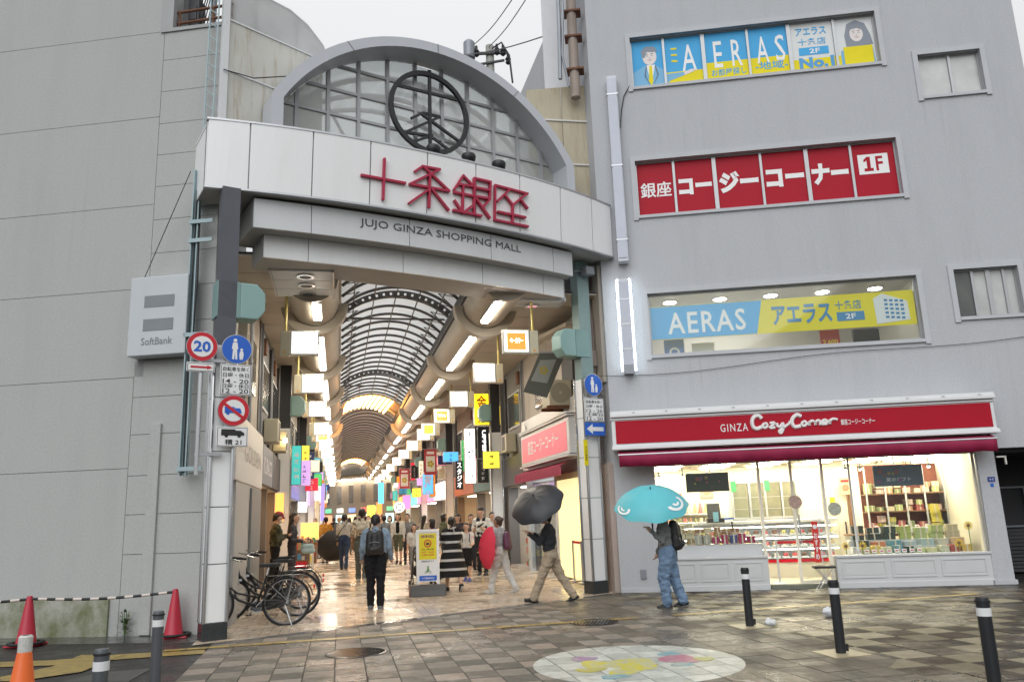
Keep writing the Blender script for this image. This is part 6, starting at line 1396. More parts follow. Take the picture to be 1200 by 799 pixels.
vsign((322,577),(333,612),9.0,(1,.45,.10),'glowing orange shop lantern board on the left',1.4)
t = thing_in(AR, 'wall_lamp', 'warm glowing wall lamp on the left by the dark column', 'lamp', x=.25, y=10.6, z=4.05); b = MB(); b.ell((0,0,0),(.07,.07,.07),12,8); b.build('bulb', emis('wall_lamp_glow', (1,.7,.3), 40), t, smooth=True); b = MB(); b.cyl((-.37,0,.02),(0,0,.02),.02,n=6); b.build('arm', M_darkmetal, t)
t = thing_in(AR, 'round_sign', 'round white sign with a black ring deep in the right shops', 'sign'); x_, z_ = AR.px(468,594,36); t.location = AR.wor(x_,36,z_); b = MB(); b.disc((0,0),.32,0,.1,24); b.build('face', emis('round_sign_glow', (1,1,1), 1.6), t); b = MB(); b.ring((0,0),.16,.22,-.01,0,24); b.build('ring', M_ink, t)

# ------------------------------------------------------------------ many small blade signs down both sides
BC = [('teal',(.05,.42,.40)),('crimson',(.62,.03,.05)),('white',(.9,.9,.86)),('lemon',(.95,.82,.08)),('navy',(.03,.05,.25)),('lilac',(.55,.35,.75)),('green',(.06,.40,.12)),('orange',(.95,.34,.04)),('black',(.02,.02,.02)),('pink',(.95,.30,.45)),('cream',(.85,.75,.55)),('azure',(.10,.50,.90))]
for side in (0, 1):
    for i in range(24):
        nm, col = BC[(i*5+side*3) % 12]; tpos = 13.5+i*2.3+R.uniform(-.5,.5)
        w, h = R.choice(((.32,1.3),(.45,.9),(.6,.6),(.28,1.0),(.7,.45))); z = R.uniform(2.75,4.4); x = (.16+R.uniform(0,.25)) if side == 0 else (7.28-w-R.uniform(0,.25))
        t = thing_in(AR, 'blade_sign', '%s blade sign, %s of the small signs along the %s shops'%(nm, (ordn+['fifteenth','sixteenth','seventeenth','eighteenth','nineteenth','twentieth','twenty-first','twenty-second','twenty-third','twenty-fourth'])[i], 'left' if side == 0 else 'right'), 'sign', x=x, y=tpos, z=z, group='blade signs along the %s shops'%('left' if side == 0 else 'right'))
        lit = nm not in ('black','navy') and R.random() < .7
        b = MB(); b.box(0,w,0,.14,0,h); b.build('case', M_darkmetal if R.random() < .5 else M_offwhite, t)
        b = MB(); b.box(.015,w-.015,-.006,0,.015,h-.015); b.build('face', emis('blade_%s'%nm, col, .9) if lit else mat('blade_dull_%s'%nm, col, .5), t)
        dark = sum(col) > 1.3; mk = M_ink if dark else M_signwhite
        n_ = 4 if h > .8 else 2
        for k in range(n_):
            zz0 = h*(.12+.76*k/n_); hh = h*.76/n_*.74; b = MB(); cw = min(w*.62, hh*1.05); xa = w*.5-cw/2; tk = cw*.10
            for q in range(R.choice((2,3,3))): zq = zz0+hh*R.uniform(.05,.9); xb = R.uniform(0,.25); b.box(xa+cw*xb,xa+cw*(1-R.uniform(0,.25)),-.010-.0004*q,-.007,zq,zq+tk)
            for q in range(R.choice((1,2,2))): xq = xa+cw*R.uniform(.1,.85); b.box(xq,xq+tk,-.0118-.0004*q,-.007,zz0+hh*R.uniform(0,.3),zz0+hh*R.uniform(.7,1))
            if R.random() < .5: b.bar((xa+cw*.2,-.0128,zz0+hh*.05),(xa+cw*.5,-.0128,zz0+hh*.5),tk,.003)
            stuff(b.build('printed_mark', mk, t))
        b = MB(); b.bar((0 if side == 0 else w,.07,h*.8),(-.3 if side == 0 else w+.35,.07,h*.8),.03); b.build('bracket', M_darkmetal, t)
# shop stands pushed out under the arcade
for side in (0, 1):
    for i in range(9):
        tpos = 13+i*4.4+R.uniform(-.6,.6); x = .55 if side == 0 else 6.75
        t = thing_in(AR, 'display_stand', 'stepped goods stand out on the arcade floor, %s along the %s shops'%(ordn[i], 'left' if side == 0 else 'right'), 'stand', x=x, y=tpos, group='goods stands along the %s shops'%('left' if side == 0 else 'right'))
        b = MB(); b.box(-.35,.35,0,1.3,0,.55); b.box(-.35,.35,.35,1.3,.55,.85); b.build('steps', R.choice((M_wood, M_greymetal, M_offwhite)), t)
        b = MB(); ms = [mat('goods_%d_%d_%d'%tuple(int(v*100) for v in c), c, .5, var=.15, scale=9) for c in pal]
        for k in range(26): b.mat(R.randrange(8)); q = R.uniform(-.33,.24); y = R.uniform(.0,1.15); z = .55 if y < .28 else .85; b.box(q,q+R.uniform(.07,.14),y,y+R.uniform(.07,.14),z,z+R.uniform(.06,.28))
        stuff(b.build('goods', ms, t)); b = MB(); b.box(-.3,.3,-.02,-.005,.3,.5); b.build('price_board', R.choice((M_yellow, M_signwhite, M_signred)), t)

# ================================================================== STREET FURNITURE
M_cone = mat('cone_red', (.42,.012,.035), .4, var=.1, scale=4); M_coneo = mat('cone_orange', (.75,.13,.015), .4, var=.08)
def cone(px, lab, h=.80, m=None, band=False, group='traffic cones'):
    c = gnd(*px); t = thing('traffic_cone', lab, 'traffic cone', (c.x, c.y, .008), R.uniform(-.3,.3), group)
    b = MB(); b.lathe([(.17*h/.8,.03),(.155*h/.8,.06),(.045,h-.03),(.035,h),(.0,h)], n=22); b.build('body', m or M_cone, t, smooth=True)
    b = MB(); b.box(-.22,.22,-.22,.22,0,.03); b.build('foot', m or M_cone, t, bevel=.02)
    b = MB(); b.lathe([(.26,.03),(.27,.045),(.26,.06),(.19,.06),(.18,.03)], n=20); b.build('weight_ring', M_rubber, t)
    if band:
        b = MB(); b.lathe([(.078,h*.62),(.062,h*.72)], n=22); b.build('yellow_band', mat('reflective_yellow', (.7,.6,.05), .4), t); b = MB(); b.lathe([(.06,h*.72),(.064,h*.74),(.064,h*.98),(.05,h)], n=16); b.build('reflective_cap', mat('reflector_grey', (.55,.55,.52), .3, var=.2, scale=30), t)
    return c
c1 = cone((30,757), 'red traffic cone at the far end of the striped bar against the mossy wall', .74); c2 = cone((203,747), 'red traffic cone next to the left gate post', .74)
c0 = Vector((c1.x-2.6, c1.y+.4, 0)); co = gnd(22,822); t_ = cone((22,842), 'orange traffic cone with pale reflective cap beside the low bollard', .75, M_coneo, True)
t = thing('cone_bar', 'black and white striped bar resting between the red cones', 'barrier bar', (c2.x, c2.y, .705)); v = Vector((c1.x-c2.x, c1.y-c2.y, 0)); L = v.length; t.rotation_euler = (0,0,atan2(v.y, v.x))
n = 17
for i in range(n):
    m = M_black if i % 2 == 0 else mat('bar_white', (.62,.55,.50), .5); a, e = L*i/n, L*(i+1)/n; f = lambda s: -.10*sin(pi*min(1,max(0,s/L)))*.5
    b = MB(); b.cyl((a,0,f(a)),(e,0,f(e)),.022,n=10); b.build('stripe', m, t)
t2 = thing('cone_bar', 'striped bar running off left from the far red cone', 'barrier bar', (c1.x, c1.y, .70), pi-.12)
for i in range(9): b = MB(); b.cyl((i*.16,0,-.01*i),((i+1)*.16,0,-.01*(i+1)),.022,n=10); b.build('stripe', M_black if i % 2 == 0 else _mats['bar_white'], t2)
M_boll = mat('bollard_dark', (.022,.024,.028), .35, .2, var=.15); M_bollg = mat('bollard_grey', (.10,.11,.12), .35, .3, var=.12)
def bollard(base, h, lab, m, r=.058, plate=False, lean=(0,0), group='bollards'):
    t = thing('bollard', lab, 'bollard', (base.x, base.y, .012), 0, group)
    b = MB(); b.lathe([(r,0),(r,h-.05),(r*.98,h-.05),(r*.98,h-.02),(r*.9,h),(.0,h)], n=20); b.build('post', m, t, smooth=True)
    b = MB(); b.lathe([(r+.004,h-.16),(r+.004,h-.09)], n=20); b.build('white_band', mat('reflective_white', (.70,.71,.72), .35), t, smooth=True)
    b = MB(); b.lathe([(r+.006,h-.045),(r+.006,h-.03)], n=20); b.build('cap_groove', M_rubber, t)
    if plate:
        b = MB(); b.box(-.24,.24,-.24,.24,0,.012); b.build('base_plate', mat('tan_plate', (.36,.31,.20), .45, var=.15, scale=6), t, rot=(0,0,AR.a)); b = MB(); b.box(r,r+.03,-.015,.015,.03,.11); b.build('lock', M_black, t)
bollard(gnd(879,735), .83, 'black bollard with white band nearest the shop door stool', M_boll, plate=True)
bollard(gnd(986,767), .83, 'black bollard with white band on a tan plate between two other bollards', M_boll, plate=True)
g = gnd(1169,822); bollard(g, .86, 'black bollard with white band farthest out towards the street', M_boll, plate=True)
g = gnd(181,812); bollard(g, .83, 'grey metal bollard standing in front of the red cone', M_bollg)
g = gnd(111,890); bollard(g, .80, 'low looking grey bollard beside the orange cone', M_bollg)
# weed at the wall
c = LW.wor(-1.28,-.05,0); t = thing('weed', 'small green weed growing at the foot of the concrete wall', 'plant', c)
ml = [mat('leaf_%d'%i, cc, .5, var=.3, scale=20) for i, cc in enumerate([(.06,.12,.02),(.09,.16,.03),(.13,.17,.04)])]
b = MB()
for k in range(70):
    z = R.uniform(.03,.40); a = R.uniform(0,2*pi); r = R.uniform(.01,.09); x, y = r*cos(a), -abs(r*sin(a)); d = Vector((cos(a),-.5,R.uniform(-.2,.6))).normalized()*R.uniform(.05,.10); s_ = d.cross(Vector((0,0,1))).normalized()*.026
    p = Vector((x,y,z)); b.mat(R.randrange(3)); b.add([p,p+d*.5+s_,p+d,p+d*.5-s_], [(0,1,2,3)])
stuff(b.build('leaves', ml, t)); b = MB(); [b.tube([(0,0,0),(.02*k-.03,-.02,.2),(.04*k-.06,-.03,.4)], .005, 5) for k in range(4)]; b.build('stems', ml[0], t)
# plastic bags on the pavement
for px, s, lab in (((903,734),.085,'small crumpled white plastic bag on the shop pavement'),((975,723),.13,'larger white plastic bag lying behind the middle bollard')):
    c = gnd(*px); b = MB(); b.ell((0,0,s*.45),(s,s*.8,s*.5),18,12); b.v = [tuple(Vector(v)*(1+.45*noise.noise(Vector(v)*2.6/s+Vector((s*30,0,0)))+.2*noise.noise(Vector(v)*6/s))) for v in b.v]; b.v = [(v[0],v[1],max(.0,v[2])) for v in b.v]
    o = b.build('plastic_bag', translucent('bag_plastic', (.85,.87,.9), .3), None, smooth=True); o.location = (c.x, c.y, .016); tag(o, lab, 'plastic bag')
c = gnd(75,797); 
# no-driving A-board at the gate
c = gnd(502,698); t = thing('traffic_notice_board', 'white framed yellow no driving notice board on a grey weighted foot', 'notice board', (c.x, c.y, .012), radians(6))
W_, H_ = .46, 1.42
b = MB()
for x in (-W_/2, W_/2): b.box(x-.03,x+.03,-.03,.03,.12,H_)
b.box(-W_/2-.03,W_/2+.03,-.035,.035,H_-.04,H_+.02); b.build('frame', M_signwhite, t, bevel=.008)
b = MB(); b.box(-W_/2+.03,W_/2-.03,-.015,.015,.30,H_-.04); bd = b.build('panel', M_signwhite, t)
def pan(z0, z1, m, name): b = MB(); b.box(-W_/2+.035,W_/2-.035,-.019,-.0155,z0,z1); return b.build(name, m, bd)
pan(.78,1.35,mat('notice_yellow', (.72,.62,.02), .45, var=.04),'yellow_panel'); pan(.32,.43,M_blue,'blue_foot')
text('自動車の禁止', -.15,.15,1.25,1.32,-.021, mat('notice_purple', (.20,.05,.15), .5), bd, bold=.03); b = MB(); b.ring((0,1.13),.062,.085,-.024,-.020,24); b.bar((-.05,-.022,1.18),(.05,-.022,1.08),.016,.004); b.build('ban_ring', M_signred, bd); b = MB(); b.prism_xz([(-.04,1.10),(.04,1.10),(.04,1.13),(.025,1.15),(-.025,1.15),(-.04,1.13)], -.0235, -.0195); b.build('car_symbol', M_ink, bd)
for s, z, m in (('平日 14時-20時',.98,M_ink),('日曜・休日',.92,M_signred),('12時-20時',.86,M_signred),('自転車は降りて',.72,M_ink),('十条銀座商店街',.355,M_signwhite)): text(s, -.14,.14,z,z+.04,-.021, m, bd, bold=.015)
b = MB(); b.disc((0,.62),.022,-.021,-.018,10); b.prism_xz([(-.02,.595),(.02,.595),(.035,.53),(.0,.50),(-.04,.50),(-.03,.55)],-.021,-.018); b.build('cyclist_symbol', mat('symbol_green', (.15,.3,.12), .5), bd); b = MB(); b.ring((-.05,.50),.018,.025,-.021,-.018,14); b.ring((.05,.50),.018,.025,-.021,-.018,14); b.build('cycle_wheels', M_ink, bd)
b = MB(); b.prism_yz([(-.26,.0),(.26,.0),(.20,.12),(.10,.24),(-.10,.24),(-.20,.12)], -.40, .40); b.build('weighted_foot', mat('foot_grey', (.06,.06,.06), .5, var=.15), t, bevel=.02); b = MB(); b.prism_yz([(-.2,.01),(.2,.01),(.1,.22),(-.1,.22)], -.43, -.402); b.build('foot_side', mat('foot_red', (.25,.09,.06), .6), t)

# ------------------------------------------------------------------ bicycles
def bicycle(lab, loc, rz, col, basket=True, group='bicycles parked inside the left gate post', lean=.06):
    t = thing('bicycle', lab, 'bicycle', loc, rz, group); t.rotation_euler = (lean,0,rz); t.scale = (1.13,)*3
    fm = mat('bike_paint_%d'%int(col[0]*1000), col, .3, .2, var=.1); RW = .345; WB = 1.12
    for x in (0, WB):
        b = MB(); b.tube([(x+RW*cos(2*pi*k/40),0,RW+RW*sin(2*pi*k/40)) for k in range(40)], .019, 8, closed=True); w = b.build('wheel', M_rubber, t, smooth='all')
        b = MB(); b.tube([(x+(RW-.026)*cos(2*pi*k/40),0,RW+(RW-.026)*sin(2*pi*k/40)) for k in range(40)], .009, 6, closed=True); b.build('rim', mat('bike_rim', (.22,.22,.23), .35, .9), w, smooth='all')
        b = MB()
        for k in range(18): a = 2*pi*k/18+.1; b.cyl((x+.02*cos(a+1.2),.02*(-1)**k,RW+.02*sin(a+1.2)),(x+(RW-.035)*cos(a),0,RW+(RW-.035)*sin(a)),.0028,n=4)
        stuff(b.build('spokes', M_chrome, w)); b = MB(); b.cyl((x,-.05,RW),(x,.05,RW),.022,n=10); b.build('hub', M_chrome, w)
        b = MB(); n_ = 12; vs = []
        for k in range(n_+1):
            a = radians(20+150*k/n_) if x == 0 else radians(35+130*k/n_)
            vs += [(x+(RW+.045)*cos(a),-.03,RW+(RW+.045)*sin(a)),(x+(RW+.06)*cos(a),0,RW+(RW+.06)*sin(a)),(x+(RW+.045)*cos(a),.03,RW+(RW+.045)*sin(a))]
        b.add(vs, [(i*3+q,i*3+q+1,i*3+4+q,i*3+3+q) for i in range(n_) for q in range(2)]); b.build('mudguard', fm, t, smooth=True)
    BB = (.44,0,.29); ST_ = (.30,0,.74); HT_ = (.98,0,.80); HB = (1.0,0,.66)
    b = MB(); b.tube([BB,ST_],.018,8); b.tube([(.93,0,.60),(.70,0,.40),BB],.021,8); b.tube([(.95,0,.68),(.72,0,.50),(.40,0,.42)],.016,8); b.tube([(.91,0,.56),(.985,0,.84)],.022,8)
    b.tube([(0,.05,RW),(.33,.03,.66)],.010,6); b.tube([(0,-.05,RW),(.33,-.03,.66)],.010,6); b.tube([(0,.05,RW),(BB[0],.03,BB[2])],.011,6); b.tube([(0,-.05,RW),(BB[0],-.03,BB[2])],.011,6); b.build('frame', fm, t, smooth='all')
    b = MB(); b.tube([(.93,.055,.62),(1.03,.055,.45),(WB,.05,RW)],.013,6); b.tube([(.93,-.055,.62),(1.03,-.055,.45),(WB,-.05,RW)],.013,6); b.box(.90,.97,-.06,.06,.60,.64); b.build('fork', M_chrome, t, smooth=True)
    b = MB(); b.tube([(.985,0,.84),(.975,0,1.02)],.014,8); b.tube([(.66,.27,1.0),(.82,.28,1.02),(.97,.16,1.05),(.98,0,1.03),(.97,-.16,1.05),(.82,-.28,1.02),(.66,-.27,1.0)],.011,8); b.build('handlebar', M_chrome, t, smooth='all')
    for s in (-1,1): b = MB(); b.tube([(.64,s*.27,1.0),(.78,s*.278,1.015)],.018,8); b.build('grip', M_rubber, t); b = MB(); b.tube([(.82,s*.24,1.0),(.70,s*.25,.96)],.006,5); b.build('brake_lever', M_chrome, t)
    b = MB(); b.prism_xy([(.10,-.09),(.16,-.12),(.25,-.07),(.40,-.025),(.43,0),(.40,.025),(.25,.07),(.16,.12),(.10,.09)], .86, .92); b.build('saddle', M_black, t, bevel=.02); b = MB(); b.tube([ST_,(.27,0,.88)],.014,8); b.build('seat_post', M_chrome, t)
    b = MB(); b.lathe([(.09,0),(.09,.008)], n=20); o = b.build('chainring', M_chrome, t, loc=(BB[0],-.055,BB[2]), rot=(pi/2,0,0)); b = MB(); b.box(-.02,.50,-.075,-.055,.26,.40) if False else b.prism_xz([(-.06,.30),(.02,.27),(.46,.21),(.53,.25),(.53,.34),(.46,.37),(.0,.40),(-.06,.37)], -.072, -.055); b.build('chain_guard', fm, t, bevel=.006)
    b = MB(); b.tube([(BB[0],-.08,BB[2]),(BB[0]+.12,-.09,BB[2]-.12)],.010,6); b.build('crank', M_chrome, t); b = MB(); b.tube([(BB[0],.08,BB[2]),(BB[0]-.12,.09,BB[2]+.12)],.010,6); b.build('crank', M_chrome, t)
    for s in (-1,1): b = MB(); b.box(BB[0]+s*-.12-.04 if s > 0 else BB[0]+.08,BB[0]+s*-.12+.04 if s > 0 else BB[0]+.16,s*.09-.0 if s > 0 else -.17,s*.17 if s > 0 else -.09,BB[2]+s*.12-.012,BB[2]+s*.12+.012); b.build('pedal', M_rubber, t)
    b = MB(); b.tube([(.02,-.07,RW-.05),(-.10,-.20,.0)],.009,6); b.tube([(.02,.07,RW-.05),(-.10,.20,.0)],.009,6); b.tube([(-.10,-.20,.004),(-.10,.20,.004)],.009,6); b.build('kickstand', M_chrome, t)
    b = MB(); 
    for y in (-.06,0,.06): b.tube([(-.20,y,.73),(.28,y,.73)],.006,5)
    b.tube([(-.2,-.07,.73),(-.2,.07,.73)],.006,5); b.tube([(0,.05,RW),(-.1,.07,.73)],.006,5); b.tube([(0,-.05,RW),(-.1,-.07,.73)],.006,5); b.build('carrier', M_chrome, t)
    b = MB(); b.box(-.42,-.395,-.03,.03,.52,.57); b.build('reflector', mat('reflector_red', (.6,.03,.02), .2), t)
    if basket:
        b = MB(); x0,x1,z0,z1 = 1.02,1.34,.80,1.04
        for k in range(9):
            x = x0+(x1-x0)*k/8
            for y in (-.18,.18): b.tube([(x0+(x-x0)*.8+.02,y*.8,z0),(x,y,z1)],.003,4)
        for k in range(9):
            y = -.18+.36*k/8
            for x in (x0,x1): b.tube([(x0+(x-x0)*.8+.02,y*.8,z0),(x,y,z1)],.003,4)
        for z, q in ((z0,.8),(z0+.08,.87),(z0+.16,.94),(z1,1)): b.tube([(x0,-.18*q,z),(x0+(x1-x0)*q,-.18*q,z),(x0+(x1-x0)*q,.18*q,z),(x0,.18*q,z)],.004,4,closed=True)
        b.build('basket', M_darkmetal, t)
    b = MB(); b.ell((1.04,0,.74),(.05,.035,.035),10,8); b.build('headlamp', M_black, t, smooth=True)
    return t
c = gnd(335,733); bicycle('black city bicycle leaning nearest the left gate post, rear wheel outwards', (c.x, c.y, .012), radians(192), (.012,.012,.014), True)
c = gnd(349,722); bicycle('dark bicycle parked behind the black city bicycle', (c.x, c.y, .012), radians(197), (.02,.02,.024), True)
c = gnd(352,713); bicycle('third bicycle in the row, nearest the two people standing by the wall', (c.x, c.y, .012), radians(203), (.03,.032,.035), False)
for px, rz, lab, col in (((372,655),150,'bicycle parked before the orange shop board on the left',(.03,.03,.03)),((378,652),170,'second bicycle parked near the orange shop board',(.15,.02,.02))):
    c = gnd(*px); bicycle(lab, (c.x, c.y, .012), radians(rz), col, False, 'bicycles by the orange shop board')
# small floor litter strip lettering painted by the bicycles is skipped; potted plant stand by left shop
c = gnd(344,668); t = thing('flower_stand', 'small stand with warm lit flowers by the left shops', 'flower stand', (c.x, c.y, .012))
b = MB(); b.box(-.3,.3,-.2,.2,0,.7); b.build('stand', M_wood, t, bevel=.01); b = MB()
for k in range(90): a, r, z = R.uniform(0,6.28), R.uniform(0,.32), R.uniform(.7,1.15); b.mat(R.randrange(4)); b.ell((r*cos(a),r*sin(a)*.7,z),(.045,.045,.04),6,4)
stuff(b.build('flowers', [ml[0], ml[1], mat('bloom_orange', (.7,.25,.05), .6), mat('bloom_pink', (.6,.2,.25), .6)], t))

# ================================================================== PEOPLE
import numpy as np
def cloth(name, col, var=.18, scale=9, rough=.85, bump=.5, bs=28): return mat(name, col, rough, var=var, scale=scale, bump=bump, bscale=bs, spec=.25)
SKIN = mat('skin', (.52,.33,.24), .55, var=.06, scale=8, spec=.3); SKIN_T = mat('skin_tan', (.30,.17,.11), .55, var=.06, scale=8)
HAIR = mat('black_hair', (.012,.010,.010), .45, var=.3, scale=40, stretch=(1,1,.15)); HAIRB = mat('brown_hair', (.05,.028,.018), .45, var=.3, scale=40, stretch=(1,1,.15)); SOLE = mat('white_sole', (.55,.55,.53), .6)
def stripes(name, c1, c2, scale, axis='Z', cut=.55):
    m = cloth(name, c1); n = m.node_tree; b = n.nodes['Principled BSDF']; src = b.inputs['Base Color'].links[0].from_socket
    t = n.nodes.new('ShaderNodeTexCoord'); w = n.nodes.new('ShaderNodeTexWave'); w.bands_direction = axis; w.inputs['Scale'].default_value = scale; w.inputs['Distortion'].default_value = .6; w.inputs['Detail'].default_value = 1
    n.links.new(t.outputs['Object'], w.inputs['Vector']); r = n.nodes.new('ShaderNodeMapRange'); r.inputs['From Min'].default_value = cut; r.inputs['From Max'].default_value = cut+.12; n.links.new(w.outputs['Fac'], r.inputs['Value'])
    mx = n.nodes.new('ShaderNodeMix'); mx.data_type = 'RGBA'; mx.inputs['B'].default_value = (*c2, 1); n.links.new(src, mx.inputs['A']); n.links.new(r.outputs[0], mx.inputs['Factor']); n.links.new(mx.outputs['Result'], b.inputs['Base Color']); return m
def blotch(name, c1, c2, scale, cut=.52, soft=.04):
    m = cloth(name, c1); n = m.node_tree; b = n.nodes['Principled BSDF']; src = b.inputs['Base Color'].links[0].from_socket
    t = n.nodes.new('ShaderNodeTexCoord'); w = n.nodes.new('ShaderNodeTexNoise'); w.inputs['Scale'].default_value = scale; w.inputs['Detail'].default_value = 2; n.links.new(t.outputs['Object'], w.inputs['Vector'])
    r = n.nodes.new('ShaderNodeMapRange'); r.inputs['From Min'].default_value = cut; r.inputs['From Max'].default_value = cut+soft; n.links.new(w.outputs['Fac'], r.inputs['Value'])
    mx = n.nodes.new('ShaderNodeMix'); mx.data_type = 'RGBA'; mx.inputs['B'].default_value = (*c2, 1); n.links.new(src, mx.inputs['A']); n.links.new(r.outputs[0], mx.inputs['Factor']); n.links.new(mx.outputs['Result'], b.inputs['Base Color']); return m

def blob(name, caps, mats, parent, vox=.014, fold=.0, smooth=4, seed=0):
    """one continuous surface grown over tapered capsules (p0, r0, p1, r1, material index)"""
    m = MB()
    for p0, r0, p1, r1, mi in caps:
        p0, p1 = Vector(p0), Vector(p1); d = p1-p0; L = d.length; n = 10
        if L < 1e-5: m.ell(p0, (r0,r0,r0), n, 6); continue
        pts = []; rs = []
        for k in range(4): a = pi/2*(k+.35)/4; pts.append(p0-d/L*r0*cos(a)); rs.append(r0*sin(a))
        for k in range(5): u = k/4; pts.append(p0+d*u); rs.append(r0+(r1-r0)*u)
        for k in range(3,-1,-1): a = pi/2*(k+.35)/4; pts.append(p1+d/L*r1*cos(a)); rs.append(r1*sin(a))
        m.tube(pts, rs, n)
    me = bpy.data.meshes.new(name); me.from_pydata(m.v, [], m.f); o = bpy.data.objects.new(name, me); COL.objects.link(o)
    bm = bmesh.new(); bm.from_mesh(me); bmesh.ops.recalc_face_normals(bm, faces=bm.faces); bm.to_mesh(me); bm.free()
    rm = o.modifiers.new('r','REMESH'); rm.mode = 'VOXEL'; rm.voxel_size = vox; rm.use_smooth_shade = True
    if smooth: sm = o.modifiers.new('s','SMOOTH'); sm.factor = .5; sm.iterations = smooth
    out = bpy.data.meshes.new_from_object(o.evaluated_get(bpy.context.evaluated_depsgraph_get())); bpy.data.objects.remove(o); bpy.data.meshes.remove(me); out.name = name
    if len(mats) > 1:
        N = len(out.polygons); C = np.empty(N*3); out.polygons.foreach_get('center', C); C = C.reshape(-1,3); best = np.full(N, 1e9); idx = np.zeros(N, int)
        for p0, r0, p1, r1, mi in caps:
            a = np.array(p0, float); e = np.array(p1, float)-a; L2 = max(e@e, 1e-12); u = np.clip(((C-a)@e)/L2, 0, 1); dist = np.linalg.norm(C-a-u[:,None]*e, axis=1)-(r0+(r1-r0)*u); k = dist < best; best[k] = dist[k]; idx[k] = mi
        out.materials.clear()
        for q in mats: out.materials.append(q)
        out.polygons.foreach_set('material_index', idx)
    else:
        out.materials.clear(); out.materials.append(mats[0])
    if fold:
        nn = [v.normal.copy() for v in out.vertices]
        for v, nr in zip(out.vertices, nn):
            if v.co.z < 1.42: v.co += nr*fold*(noise.noise(Vector((v.co.x*9+seed, v.co.y*9, v.co.z*14)))+.6*noise.noise(Vector((v.co.x*22, v.co.y*22+seed, v.co.z*30))))
    out.polygons.foreach_set('use_smooth', [True]*len(out.polygons))
    return link(name, out, parent)

